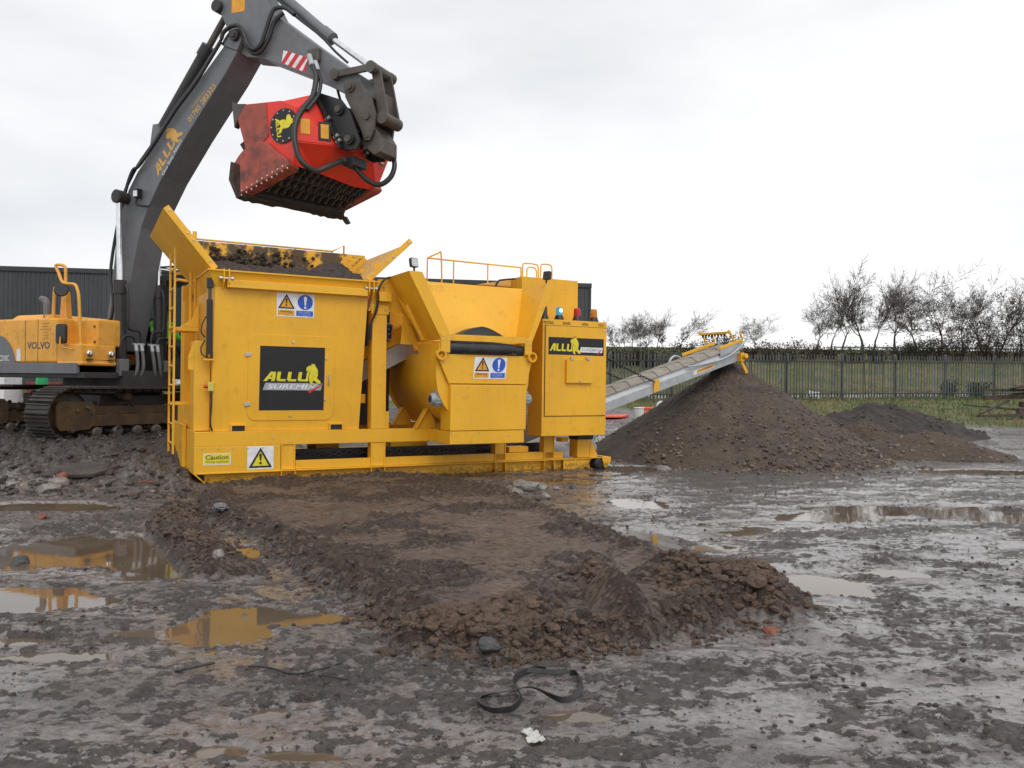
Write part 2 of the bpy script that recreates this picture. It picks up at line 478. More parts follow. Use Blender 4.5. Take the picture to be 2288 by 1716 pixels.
def ground_fields(x, y):
    """height plus masks: earth (brown spread soil), grass, rough"""
    # big shape: flat yard, gentle rise to the fence, bank behind it
    z = 0.05*np.maximum(0, y-18) - 0.0*x
    z = np.where(y < 18, 0, z)
    bank = 0.17*np.clip(y-47, 0, 14)
    z = z + bank
    z = np.where(y > 61, 0.05*43 + 0.17*14, z)
    near = 1-sstep(24, 34, y)
    right = sstep(-0.4, 1.6, x - 0.10*(y-6))*(1-sstep(15, 18, y))
    # yard relief
    wx = x + 0.35*fbm(x*1.3, y*1.3, 5, 3); wy = y + 0.35*fbm(x*1.3, y*1.3, 9, 3)
    z = z + near*(0.020 + 0.030*fbm(wx*0.55, wy*0.8, 1, 4))
    ruts = fbm((wx*0.9+wy*0.35)*1.1, (wy*1.0-wx*0.30)*3.6, 21, 4)
    z = z + near*right*(0.028*ruts + 0.014*fbm(wx*3.6, wy*6.5, 27, 4) - 0.010) + 0.018*np.exp(-((x-0.8)/0.7)**2-((y-3.6)/0.35)**2)
    left = (1-right)*near
    z = z + left*(0.022*fbm(wx*2.0, wy*2.6, 33, 4))
    # fine stones and grit
    rough = sstep(-0.06, 0.16, fbm(x*0.9, y*1.2, 51, 3))
    fn = fbm(x*1.1, y*2.0, 57, 4)
    film = right*(1-0.7*sstep(0.10, 0.30, fn)) + (1-right)*(1-sstep(-0.12, 0.10, fn))*0.9
    z = z + near*(1-0.75*film)*(0.010+0.022*rough)*lumps(x, y, 0.085, 71, 0.45)*(0.35+0.65*rough)
    z = z + near*(1-0.8*film)*(0.006+0.010*rough)*lumps(x, y, 0.033, 81, 0.6)
    z = z + near*(0.016-0.010*film)*fbm(x*16, y*16, 61, 3)
    clump = sstep(0.05, 0.22, fbm(x*1.7, y*3.0, 55, 3))*right
    band = sstep(0.05, 0.20, fbm((x*0.62+y*0.30)*1.1, (y*0.95-x*0.42)*2.6, 58, 4))*right
    l12 = lumps(x, y, 0.12, 91, 0.6)
    z = z + near*clump*0.026*l12 + near*band*0.012*lumps(x, y, 0.07, 97, 0.7)
    spk = sstep(0.07, 0.19, fbm(x*5.0, y*9.0, 59, 4))*near*(1-sstep(14, 19, y))
    z = z + spk*(0.016*lumps(x, y, 0.05, 95, 0.8)+0.004)
    crumb = np.clip(spk*0.55 + clump*0.6 + band*0.70 + (1-right)*near*0.25 + (1-film)*near*(0.55*sstep(0.2, 0.6, lumps(x, y, 0.085, 71, 0.45))+0.35*rough), 0, 1)
    # puddle hollows
    nzp = fbm(x*3.0, y*4.5, 41, 6, 0.62)
    pud = np.zeros_like(x)
    for cx, cy, rx, ry, dep in PUDDLES:
        sel = (np.abs(x-cx) < rx*2.2) & (np.abs(y-cy) < ry*2.2)
        if not sel.any(): continue
        q = ((x[sel]-cx)/rx)**2 + ((y[sel]-cy)/ry)**2 + nzp[sel]*2.0
        k = 1-sstep(0.45, 1.35, q)
        z[sel] = z[sel]*(1-0.85*k) - dep*k*0.6
        pud[sel] = np.maximum(pud[sel], k)
    # spread ramp of brown earth
    s = poly_sdf(x, y, RAMP) + 0.17*fbm(x*2.6, y*2.6, 101, 4)
    earth = sstep(-0.12, 0.10, s)
    hr = 0.105 + 0.008*np.clip(y-5, 0, 8)
    prof = sstep(-0.05, 0.30, s)
    body = hr*prof + 0.05*fbm(x*1.4, y*1.0, 111, 4)*prof
    tr = 0.5+0.5*np.sin((x*0.88+y*0.47)*2*math.pi/0.75 + 2.5*fbm(x*0.7, y*0.7, 115, 2))
    body = body - 0.03*prof*tr*sstep(0.15, 0.5, s)
    edge = np.exp(-((s-0.14)/0.20)**2)
    ang = 1-np.abs(2*vnoise(x*14, y*14, 123)-1) + 0.5*(1-np.abs(2*vnoise(x*31, y*31, 125)-1))
    cl = 0.022*ang + lumps(x, y, 0.17, 121, 0.75)*0.050 + lumps(x, y, 0.08, 131, 0.7)*0.032 + lumps(x, y, 0.04, 133, 0.7)*0.014
    body = body + (0.008+cl*0.75)*edge*earth
    patch = sstep(-0.10, 0.16, fbm(x*1.6, y*1.6, 141, 4))
    patch = np.clip(patch + 0.8*edge, 0, 1)
    body = body + earth*patch*(lumps(x, y, 0.085, 151, 0.8)*0.034 + lumps(x, y, 0.042, 161, 0.8)*0.020 + 0.012*ang) + earth*0.022*fbm(x*7, y*7, 171, 5, 0.6)
    crumb = crumb*(1-earth) + earth*np.clip(patch*(0.35+0.9*sstep(0.1, 0.5, lumps(x, y, 0.085, 151, 0.8))), 0, 1)
    # berm at the left of the ramp
    bd = seg_dist(x, y, BERM) + 0.14*fbm(x*2.8, y*2.8, 181, 3)
    bm = np.clip(1-bd/0.34, 0, 1)
    body = np.maximum(body, bm**0.8*0.11 + (bm > 0)*cl*1.0*np.minimum(1, bm*3))
    earth = np.maximum(earth, sstep(0.0, 0.25, bm))
    # nose of the ramp: ridges squeezed up between wheel ruts
    def ridge(P, w, h, sh=1.0):
        d = seg_dist(x, y, P) + 0.06*fbm(x*4, y*4, 191, 3)
        k = np.clip(1-d/w, 0, 1)
        return h*(k**sh)
    nose = ridge([(-0.50,4.88),(-0.15,5.0),(0.16,5.30),(0.28,5.75)], 0.27, 0.185, 0.75)
    nose = np.maximum(nose, ridge([(0.69,5.70),(0.74,5.4),(0.79,5.08)], 0.24, 0.33, 0.9))
    nose = np.maximum(nose, ridge([(0.62,6.3),(0.69,5.70)], 0.22, 0.23, 1.0))
    nose = np.maximum(nose, ridge([(1.30,6.35),(1.54,6.08),(1.80,5.90)], 0.42, 0.26, 0.75))
    nose = np.maximum(nose, ridge([(1.48,5.75),(1.74,5.68)], 0.30, 0.19, 0.85))
    nose = np.maximum(nose, ridge([(-0.05,4.78),(0.2,4.95)], 0.25, 0.10, 0.8))
    rut = np.maximum(np.exp(-((x-0.47-0.04*(5.5-y))/0.10)**2)*sstep(4.75, 5.0, y)*(1-sstep(6.1, 6.5, y)),
                     np.exp(-((x-1.12-0.10*(5.6-y))/0.15)**2)*sstep(4.9, 5.2, y)*(1-sstep(6.2, 6.6, y)))
    bars = 0.5+0.5*np.sin((y + 0.35*np.abs(x-0.47))*2*math.pi/0.105)
    smooth_side = np.maximum(np.exp(-((x-0.55)/0.14)**2), np.exp(-((x-1.12)/0.22)**2))*sstep(4.8, 5.0, y)*(1-sstep(6.0, 6.4, y))
    nmask = sstep(0.01, 0.06, nose)
    nose = nose + nmask*cl*0.75*(1-0.85*smooth_side)
    body = np.maximum(body, nose)
    body = body + rut*(0.032*bars-0.020)
    earth = np.maximum(earth, nmask); crumb = np.maximum(crumb*(1-nmask), nmask*(0.75-0.7*smooth_side)*np.clip(0.4+ang*0.4, 0, 1))
    Xl = (x-PLANT_O[0])*math.cos(PLANT_TH) + (y-PLANT_O[1])*math.sin(PLANT_TH)
    Yl = -(x-PLANT_O[0])*math.sin(PLANT_TH) + (y-PLANT_O[1])*math.cos(PLANT_TH)
    body = body*(0.12+0.88*sstep(0.05, 0.75, -Yl))
    # heap pushed against the base frame
    hx, hy = plant_xy(1.75, -0.10)
    body = np.maximum(body, 0.25*np.exp(-(((x-hx)*0.877+(y-hy)*0.481)/0.85)**2 - ((-(x-hx)*0.481+(y-hy)*0.877)/0.38)**2) - 0.02 + 0.5*cl*np.exp(-((x-hx)**2+(y-hy)**2)/0.7))
    z = np.where(earth > 0, np.maximum(z*(1-0.7*earth) + body*np.minimum(1, earth*1.5), -0.08), z)
    z = z + np.where(earth <= 0, np.maximum(0, body)*0.0, 0)
    # rubble bed under the excavator
    mnd = sstep(11.2, 14.2, y + 0.9*fbm(x*0.9, y*0.9, 201, 3))*(1-sstep(-5.6, -3.9, x+0.10*(y-13)))*(1-sstep(22, 26, y))
    z = z + mnd*(0.40 + 0.08*fbm(x*1.5, y*1.5, 211, 4)) + sstep(0.02, 0.3, mnd)*(lumps(x, y, 0.22, 221, 0.6)*0.10 + lumps(x, y, 0.10, 231, 0.6)*0.05 + lumps(x, y, 0.05, 235, 0.6)*0.02)
    # where the plant stands: pressed level
    X = (x-PLANT_O[0])*math.cos(PLANT_TH) + (y-PLANT_O[1])*math.sin(PLANT_TH)
    Y = -(x-PLANT_O[0])*math.sin(PLANT_TH) + (y-PLANT_O[1])*math.cos(PLANT_TH)
    inp = sstep(-0.25, 0.1, X)*(1-sstep(7.0, 7.4, X))*sstep(0.02, 0.15, Y)*(1-sstep(2.5, 2.9, Y))
    z = z*(1-inp) + inp*np.minimum(z, 0.015 + 0.02*fbm(x*3, y*3, 241, 3))
    # grass towards the fence
    gl = 25.5 + 5.5*(1-sstep(5, 10, x)) + 2.5*fbm(x*0.35, y*0.35, 251, 3)
    grass = sstep(-0.8, 1.2, y-gl)
    path = np.exp(-((y-(39.2+0.245*(x-6)))/1.1)**4)
    grass = grass*(1-path)
    far = sstep(20, 28, y)
    z = z + far*(0.16*fbm(x*0.5, y*0.5, 261, 4) + 0.05*fbm(x*3, y*3, 271, 3))
    return z, np.clip(earth, 0, 1), np.clip(grass, 0, 1), np.clip(path, 0, 1), np.clip(mnd, 0, 1), np.clip(film*near*(1-earth)*(1-sstep(0.05, 0.4, mnd)), 0, 1), np.clip(crumb, 0, 1)

def hgt(x, y):
    return float(ground_fields(np.array([float(x)]), np.array([float(y)]))[0][0])

# ------------------------------------------------------------------ ground sheet
def build_ground():
    tcore = np.linspace(-0.52, 0.52, 1041)
    tout = np.array([0.57,0.61,0.66,0.72,0.8,0.9,1.0,1.15,1.35,1.6,2.0,2.6,3.5])
    t = np.concatenate([-tout[::-1], tcore, tout])
    ys = [2.2]
    while ys[-1] < 20: ys.append(ys[-1] + max(0.008, ys[-1]**2*0.00060))
    while ys[-1] < 70: ys.append(ys[-1] + 0.010*ys[-1])
    while ys[-1] < 1500: ys.append(ys[-1]*1.12)
    ys = np.array(ys)
    X = t[None, :]*(ys[:, None]+4.0); Yg = np.repeat(ys[:, None], len(t), 1)
    x = X.ravel(); y = Yg.ravel()
    z, earth, grass, path, mnd, film, crumb = ground_fields(x, y)
    n, m = len(ys), len(t)
    me = bpy.data.meshes.new("ground")
    me.vertices.add(n*m)
    me.vertices.foreach_set("co", np.stack([x, y, z], 1).astype(np.float32).ravel())
    i = np.arange(n-1)[:, None]*m + np.arange(m-1)[None, :]
    q = np.stack([i, i+1, i+m+1, i+m], -1).reshape(-1, 4).astype(np.int32)
    me.loops.add(q.size); me.loops.foreach_set("vertex_index", q.ravel())
    me.polygons.add(len(q)); me.polygons.foreach_set("loop_start", np.arange(len(q), dtype=np.int32)*4)
    me.polygons.foreach_set("loop_total", np.full(len(q), 4, np.int32))
    me.polygons.foreach_set("use_smooth", np.ones(len(q), bool))
    me.update(calc_edges=True)
    for nm, arr in (("earth", earth), ("grass", grass), ("path", path), ("rubble", mnd), ("film", film), ("crumb", crumb)):
        a = me.attributes.new(nm, 'FLOAT', 'POINT'); a.data.foreach_set("value", arr.astype(np.float32))
    o = link_mesh("ground", me)
    tag(o, kind="structure")
    return o

def mud_material():
    m, nt, b = new_mat("wet_mud")
    t = nt.nodes.new("ShaderNodeTexCoord"); vec = t.outputs["Object"]
    def attr(nm):
        a = nt.nodes.new("ShaderNodeAttribute"); a.attribute_name = nm; return a.outputs["Fac"]
    n1 = nodes_noise(nt, 1.1, 6, 0.6, vec=vec)
    n2 = nodes_noise(nt, 22.0, 5, 0.65, vec=vec)
    n3 = nodes_noise(nt, 95.0, 4, 0.7, vec=vec)
    grit = ramp(nt, n1.outputs["Fac"], [(0.30, (0.120, 0.104, 0.100, 1)), (0.52, (0.158, 0.136, 0.130, 1)), (0.72, (0.190, 0.157, 0.140, 1))]).outputs["Color"]
    fine = ramp(nt, n2.outputs["Fac"], [(0.35, 0.55), (0.65, 1.25)]).outputs["Color"]
    grit = mixc(nt, 1.0, grit, fine, 'MULTIPLY')
    mpc = nt.nodes.new("ShaderNodeMapping"); mpc.inputs["Scale"].default_value = (1.0, 1.55, 1.0); nt.links.new(vec, mpc.inputs["Vector"])
    nc = nodes_noise(nt, 12.0, 9, 0.70, vec=mpc.outputs["Vector"])
    ca = nt.nodes.new("ShaderNodeMath"); ca.operation = 'MULTIPLY_ADD'; ca.inputs[1].default_value = 0.22; nt.links.new(attr("crumb"), ca.inputs[0]); nt.links.new(nc.outputs["Fac"], ca.inputs[2])
    crumb = ramp(nt, ca.outputs[0], [(0.615, 0.0), (0.675, 1.0)]).outputs["Color"]
    crumb_e = ramp(nt, ca.outputs[0], [(0.50, 0.0), (0.58, 1.0)]).outputs["Color"]
    grit = mixc(nt, crumb, grit, mixc(nt, 1.0, (0.062, 0.050, 0.045, 1), fine, 'MULTIPLY'))
    speck = ramp(nt, n3.outputs["Fac"], [(0.70, 0.0), (0.76, 0.55)]).outputs["Color"]
    grit = mixc(nt, speck, grit, (0.20, 0.17, 0.15, 1))
    nb = nodes_noise(nt, 2.7, 6, 0.62, vec=vec)
    brown = ramp(nt, nb.outputs["Fac"], [(0.30, (0.078, 0.053, 0.041, 1)), (0.55, (0.120, 0.084, 0.067, 1)), (0.75, (0.175, 0.128, 0.104, 1))]).outputs["Color"]
    brown = mixc(nt, 1.0, brown, ramp(nt, n2.outputs["Fac"], [(0.35, 0.7), (0.65, 1.2)]).outputs["Color"], 'MULTIPLY')
    brown = mixc(nt, crumb_e, brown, mixc(nt, 1.0, (0.048, 0.029, 0.019, 1), fine, 'MULTIPLY'))
    c = mixc(nt, attr("earth"), grit, brown)
    rub = mixc(nt, 1.0, ramp(nt, nb.outputs["Fac"], [(0.3, (0.028, 0.021, 0.018, 1)), (0.7, (0.075, 0.055, 0.042, 1))]).outputs["Color"], fine, 'MULTIPLY')
    c = mixc(nt, attr("rubble"), c, rub)
    ng = nodes_noise(nt, 0.55, 6, 0.65, vec=vec)
    gr = ramp(nt, ng.outputs["Fac"], [(0.30, (0.048, 0.076, 0.020, 1)), (0.48, (0.088, 0.104, 0.032, 1)), (0.60, (0.160, 0.128, 0.055, 1)), (0.74, (0.10, 0.075, 0.045, 1))]).outputs["Color"]
    c = mixc(nt, attr("grass"), c, gr)
    c = mixc(nt, attr("path"), c, (0.30, 0.29, 0.30, 1))
    nt.links.new(c, b.inputs["Base Color"])
    # wetness: glossy films broken by grit
    nr = nodes_noise(nt, 3.3, 6, 0.6, vec=vec)
    wet = ramp(nt, nr.outputs["Fac"], [(0.36, 0.13), (0.50, 0.24), (0.66, 0.48)]).outputs["Color"]
    dry = ramp(nt, nr.outputs["Fac"], [(0.35, 0.42), (0.65, 0.72)]).outputs["Color"]
    rgh = mixc(nt, attr("earth"), wet, dry)
    rgh = mixc(nt, attr("film"), rgh, ramp(nt, nr.outputs["Fac"], [(0.36, 0.07), (0.66, 0.20)]).outputs["Color"])
    rgh = mixc(nt, crumb, rgh, (0.62, 0.62, 0.62, 1))
    rgh = mixc(nt, attr("rubble"), rgh, (0.6, 0.6, 0.6, 1))
    rgh = mixc(nt, attr("grass"), rgh, (0.9, 0.9, 0.9, 1))
    nt.links.new(rgh, b.inputs["Roughness"])
    hb = nt.nodes.new("ShaderNodeMath"); hb.operation = 'ADD'
    nt.links.new(n2.outputs["Fac"], hb.inputs[0]); nt.links.new(n3.outputs["Fac"], hb.inputs[1])
    inv = nt.nodes.new("ShaderNodeMath"); inv.operation = 'MULTIPLY_ADD'; inv.inputs[1].default_value = -0.8; inv.inputs[2].default_value = 1.0
    nt.links.new(attr("film"), inv.inputs[0])
    hm = nt.nodes.new("ShaderNodeMath"); hm.operation = 'MULTIPLY'; nt.links.new(hb.outputs[0], hm.inputs[0]); nt.links.new(inv.outputs[0], hm.inputs[1])
    hc = nt.nodes.new("ShaderNodeMath"); hc.operation = 'MULTIPLY_ADD'; hc.inputs[1].default_value = 1.2
    nt.links.new(crumb, hc.inputs[0]); nt.links.new(hm.outputs[0], hc.inputs[2])
    bump(nt, b, hc.outputs[0], 0.75, 0.014)
    # a thin skin of water over the slick parts
    wf = nt.nodes.new("ShaderNodeMath"); wf.operation = 'SUBTRACT'; wf.use_clamp = True
    nt.links.new(attr("film"), wf.inputs[0]); nt.links.new(crumb, wf.inputs[1])
    we = nt.nodes.new("ShaderNodeMath"); we.operation = 'SUBTRACT'; we.use_clamp = True
    nt.links.new(wf.outputs[0], we.inputs[0]); nt.links.new(attr("earth"), we.inputs[1])
    wk = nt.nodes.new("ShaderNodeMath"); wk.operation = 'MULTIPLY'; wk.inputs[1].default_value = 0.55
    nt.links.new(we.outputs[0], wk.inputs[0]); nt.links.new(wk.outputs[0], b.inputs["Coat Weight"])
    b.inputs["Coat Roughness"].default_value = 0.17; b.inputs["Coat IOR"].default_value = 1.40
    return m
M['mud'] = mud_material()
ground = build_ground()
ground.data.materials.append(M['mud'])

def water_material():
    m, nt, b = new_mat("muddy_puddle_water")
    n = nodes_noise(nt, 0.8, 3, 0.5)
    nt.links.new(ramp(nt, n.outputs["Fac"], [(0.35, (0.090, 0.066, 0.046, 1)), (0.65, (0.150, 0.108, 0.074, 1))]).outputs["Color"], b.inputs["Base Color"])
    b.inputs["Roughness"].default_value = 0.03
    b.inputs["IOR"].default_value = 1.52
    n2 = nodes_noise(nt, 7.0, 2, 0.5)
    bump(nt, b, n2.outputs["Fac"], 0.02, 0.01)
    return m
M['water'] = water_material()
pw = MB().add([(-16, 2.2, 0.0), (18, 2.2, 0.0), (18, 21.5, 0.0), (-16, 21.5, 0.0)], [(0, 1, 2, 3)]).build("puddle_water", M['water'])
tag(pw, kind="structure")
# ------------------------------------------------------------------ shared print: wordmark, safety sign
BEAST = [(662,1050),(666,1026),(696,1006),(722,1000),(726,976),(740,990),(752,982),(766,996),(772,1018),(788,1034),(801,1068),(801,1112),(790,1150),(814,1172),
         (834,1190),(836,1222),(800,1216),(772,1190),(750,1180),(737,1196),(752,1224),(726,1230),(712,1216),(700,1182),(695,1150),(701,1112),(716,1088),(690,1078),(668,1068)]
def rect(x0, y0, x1, y1): return [(x0,y0),(x1,y0),(x1,y1),(x0,y1)]
def wordmark_polys():
    """A L L U in a box 4.3 wide, 1 high, leaning"""
    out = []
    out.append([(0,0),(0.30,0),(0.42,0.22),(0.42,0.44),(0.54,0.44),(0.70,0.78),(0.95,0.78),(0.95,1.0),(0.52,1.0)])
    out.append(rect(0.68,0.0,0.98,0.78)); out.append([(0.42,0.22),(0.68,0.22),(0.68,0.44),(0.42,0.44)])
    for x in (1.10, 2.02):
        out.append([(x,1),(x+0.30,1),(x+0.30,0.30),(x+0.36,0.22),(x+0.80,0.22),(x+0.80,0),(x+0.14,0),(x,0.14)])
    x = 2.94
    out.append([(x,1),(x+0.30,1),(x+0.30,0.30),(x+0.36,0.22),(x+0.66,0.22),(x+0.72,0.30),(x+0.72,1),(x+1.02,1),(x+1.02,0.14),(x+0.90,0),(x+0.14,0),(x,0.14)])
    return out
def put_wordmark(fr, parent, u, v, w, h, lift, mat, beast=True, lean=0.12, name='wordmark', outline=None):
    """4 letters and the seated animal; w = width of the letters"""
    mb = MB()
    for P in wordmark_polys():
        put_poly(mb, fr, [(u + (a + lean*b)/4.05*w, v + b*h) for a, b in P], lift)
    if beast:
        bs = h/110.0*1.02
        ol = MB(); cxb, cyb = 755, 1100
        put_poly(ol, fr, [(u + w*0.985 + (cxb+(a-cxb)*1.16-700)*bs, v + (1190-(cyb+(b-cyb)*1.09))*bs) for a, b in BEAST][::-1], lift+0.0006)
        ol.build('emblem_outline', outline or M['decal_black'], parent)
        put_poly(mb, fr, [(u + w*0.985 + (a-700)*bs, v + (1190-b)*bs) for a, b in BEAST][::-1], lift+0.0012)
    return mb.build(name, mat, parent)
def put_suremix(fr, parent, u, v, w, h, lift, plate_mat, text_mat):
    mb = MB(); put_poly(mb, fr, [(u,v),(u+w,v),(u+w+h*0.25,v+h),(u+h*0.35,v+h)], lift)
    pl = mb.build('nameplate', plate_mat, parent)
    put_text(MB(), fr, "SUREMIX", u+w*0.075, v+h*0.20, w*0.86, h*0.62, lift+0.0012, 0.012, 0.25).build('lettering', text_mat, pl)
    k = h
    T = [(u+w*0.76,v-0.05*k),(u+w*0.80,v-0.45*k),(u+w*1.0,v+0.62*k),(u+w*1.02,v+0.86*k),(u+w*0.955,v+0.60*k),(u+w*0.805,v-0.02*k)]
    put_poly(MB(), fr, T, lift+0.0024).build('tick', M['decal_red'], pl)
    return pl
def warning_triangle(fr, parent, u, v, w, lift, fill, edge=None):
    h = w*0.88
    put_poly(MB(), fr, [(u,v),(u+w,v),(u+w/2,v+h)], lift).build('warning_triangle', M['decal_black'], parent)
    e = w*0.095
    put_poly(MB(), fr, [(u+e*1.55,v+e*0.85),(u+w-e*1.55,v+e*0.85),(u+w/2,v+h-e*1.75)], lift+0.001).build('triangle_fill', fill, parent)
    m = MB()
    put_poly(m, fr, [(u+w*0.475,v+h*0.34),(u+w*0.525,v+h*0.34),(u+w*0.56,v+h*0.66),(u+w*0.5,v+h*0.71),(u+w*0.44,v+h*0.66)], lift+0.002)
    put_poly(m, fr, circle(u+w/2, v+h*0.23, w*0.055, 14), lift+0.002)
    m.build('exclamation_mark', M['decal_black'], parent)
def safety_sign(fr, parent, w, h):
    m = MB(); fr.poly(m, rect(0,0,w,h), 0.0, 0.003)
    s = m.build('safety_sign', M['decal_white'], parent)
    L = 0.0042
    warning_triangle(fr, s, w*0.03, h*0.34, w*0.45, L, M['decal_amber'])
    put_poly(MB(), fr, circle(w*0.755, h*0.65, w*0.205), L).build('mandatory_disc', M['decal_blue'], s)
    m = MB()
    put_poly(m, fr, [(w*0.74,h*0.50),(w*0.77,h*0.50),(w*0.80,h*0.86),(w*0.755,h*0.92),(w*0.71,h*0.86)], L+0.001)
    put_poly(m, fr, circle(w*0.755, h*0.42, w*0.032, 14), L+0.001)
    m.build('exclamation_mark', M['decal_white'], s)
    put_poly(MB(), fr, rect(w*0.03,h*0.05,w*0.47,h*0.28), L).build('caption_panel', M['decal_amber'], s)
    put_poly(MB(), fr, rect(w*0.52,h*0.05,w*0.97,h*0.28), L).build('caption_panel', M['decal_blue'], s)
    put_text(MB(), fr, "Warning", w*0.09, h*0.155, w*0.32, h*0.10, L+0.001, 0.01).build('lettering', M['decal_black'], s)
    m = MB()
    put_text(m, fr, "Isolate elsewhere", w*0.58, h*0.215, w*0.32, h*0.040, L+0.001, 0.0)
    put_text(m, fr, "before maintaining", w*0.58, h*0.150, w*0.32, h*0.040, L+0.001, 0.0)
    put_text(m, fr, "or removing guards", w*0.58, h*0.085, w*0.32, h*0.040, L+0.001, 0.0)
    m.build('lettering', M['decal_white'], s)
    return s

# ------------------------------------------------------------------ the yellow mixing plant (local: X along its front, Y away, Z up)
plant = empty('mixing_plant', (PLANT_O[0], PLANT_O[1], 0.0), PLANT_TH)
tag(plant, 'large yellow mobile soil mixing plant with open hopper, control cabinet and grey discharge conveyor', 'mixing plant')
Yw = M['yellow']
def part(mb, name, mat=Yw, parent=plant, bevel=0.006, label=None):
    o = mb.build(name, mat, parent, bevel, label)
    if name.endswith('bolts') or name in ('drag_chain', 'support_chain', 'cleats', 'scraper_teeth', 'cooling_fin', 'door_lock', 'reflector', 'door_gap'): o['kind'] = 'stuff'
    return o

# --- base frame: each rail, column and skirt a part
part(MB().box(-0.0,6.95,-0.03,0.20,0.0,0.022).box(0.0,6.95,0.075,0.105,0.022,0.20).box(-0.10,6.95,-0.03,0.20,0.20,0.222), 'base_beam')
part(MB().box(0.0,6.95,2.2,2.43,0.0,0.022).box(0.0,6.95,2.30,2.33,0.022,0.20).box(-0.10,6.95,2.2,2.43,0.20,0.222), 'base_beam')
part(MB().box(1.34,6.3,0.02,0.14,0.224,0.355), 'lower_rail')
part(MB().box(1.34,6.3,2.26,2.38,0.224,0.355), 'lower_rail')
part(MB().box(-0.155,3.60,0.0,0.16,0.612,0.83), 'middle_rail')
part(MB().box(-0.155,6.2,2.24,2.40,0.612,0.83), 'middle_rail')
part(MB().box(-0.16,1.10,-0.012,0.012,0.20,0.610), 'skirt_panel')
sk = MB()
for i in range(6): sk.cyl((-0.05+0.22*i,-0.012,0.575),(-0.05+0.22*i,-0.022,0.575),0.011,n=8)
for a, b in ((0.98,0.72),(1.24,0.66)): sk.cyl((a,0,b),(a,-0.010,b),0.010,n=8)
part(sk, 'skirt_bolts', M['bolt'], bevel=0)
part(MB().hexa([(0.05,-0.03,0.0),(0.08,-0.03,0.0),(0.08,2.43,0.0),(0.05,2.43,0.0),(-0.16,-0.03,0.20),(-0.13,-0.03,0.20),(-0.13,2.43,0.20),(-0.16,2.43,0.20)]), 'skid_plate')
part(MB().box(-0.16,-0.14,0.014,2.43,0.20,0.84), 'end_plate')
def column(x0, x1, z0, z1, y0=0.0, y1=0.16):
    m = MB().box(x0,x1,y0+0.02,y0+0.04,z0,z1).box(x0,x0+0.02,y0,y1,z0,z1).box(x1-0.02,x1,y0,y1,z0,z1)
    return part(m, 'column', bevel=0.003)
column(1.11,1.33,0.224,0.610); column(2.56,2.81,0.224,0.610,-0.006); column(4.86,5.08,0.224,0.62); column(5.87,6.10,0.224,0.75)
def gusset(x0, x1):
    for x in (x0, x1):
        part(MB().prism([(x,0.10,0.022),(x,-0.028,0.022),(x,-0.02,0.20),(x,0.10,0.20)], (0.016,0,0)), 'gusset', bevel=0.002)
    part(MB().box(x0-0.01,x1+0.026,-0.034,0.075,0.224,0.240), 'gusset_cap', bevel=0.002)
for a in ((1.11,1.315),(2.56,2.79),(4.86,5.06),(5.87,6.08)): gusset(*a)
part(MB().box(0.3,6.6,1.1,1.3,0.30,0.42).box(1.9,2.3,0.9,1.5,0.05,0.62).box(3.2,3.9,0.8,1.4,0.06,0.62), 'cross_member')
ch = MB()
for i in range(46):
    x = 1.42+0.088*i; z = 0.42+0.012*math.sin(i*0.7)
    ring = []
    for k in range(10):
        t = 2*math.pi*k/10
        a, b = 0.058*math.cos(t), 0.026*math.sin(t)
        ring.append((x+a, 0.34 + (b if i % 2 else 0), z + (0 if i % 2 else b)))
    ch.tube(ring, 0.010, 5, closed=True)
part(ch, 'drag_chain', M['worn_steel'], bevel=0)
part(MB().box(1.4,6.2,0.42,0.46,0.30,0.50), 'chain_guide', M['black'])

# --- feed hopper
def hy(z): return 0.06 - 0.10*(z-0.84)/2.16        # front face leans out towards the top
H = MB()
b0 = [(0.075,hy(0.84),0.832),(2.37,hy(0.84),0.832),(2.37,2.34,0.832),(0.075,2.34,0.832)]
t0 = [(0.10,hy(3.0),3.0),(2.468,hy(3.0),3.0),(2.468,2.40,3.0),(0.10,2.40,3.0)]
H.add(b0+t0, [(0,1,5,4),(1,2,6,5),(2,3,7,6),(3,0,4,7),(3,2,1,0)])
i0 = [(0.12,hy(3.0)+0.02,3.0),(2.448,hy(3.0)+0.02,3.0),(2.448,2.38,3.0),(0.12,2.38,3.0)]
i1 = [(0.5,0.5,1.9),(2.0,0.5,1.9),(2.0,1.9,1.9),(0.5,1.9,1.9)]
H.add(t0+i0, [(0,1,5,4),(1,2,6,5),(2,3,7,6),(3,0,4,7)]); H.add(i0+i1, [(0,1,5,4),(1,2,6,5),(2,3,7,6),(3,0,4,7),(4,5,6,7)])
hopper = part(H, 'hopper', bevel=0.004)
lip = MB()
for (a, b) in (((-0.02,-0.16),(2.62,-0.045)),((-0.02,2.40),(2.62,2.5)),((-0.02,-0.043),(0.10,2.398)),((2.47,-0.043),(2.62,2.398))):
    lip.box(a[0],b[0],a[1],b[1],3.222,3.245)
lip.add([(0.10,hy(3.0)-0.002,3.0),(2.468,hy(3.0)-0.002,3.0),(2.58,-0.13,3.222),(0.0,-0.13,3.222)], [(0,1,2,3)])
lip.add([(0.098,hy(3.0),3.0),(0.098,2.4,3.0),(0.0,2.48,3.222),(0.0,-0.13,3.222)], [(3,2,1,0)])
lip.add([(2.47,hy(3.0),3.0),(2.47,2.4,3.0),(2.58,2.48,3.222),(2.58,-0.13,3.222)], [(0,1,2,3)])
part(lip, 'hopper_lip', parent=hopper, bevel=0.003)
part(MB().box(0.262,2.43,-0.150,-0.055,2.988,3.108), 'folded_front_gate', bevel=0.008)
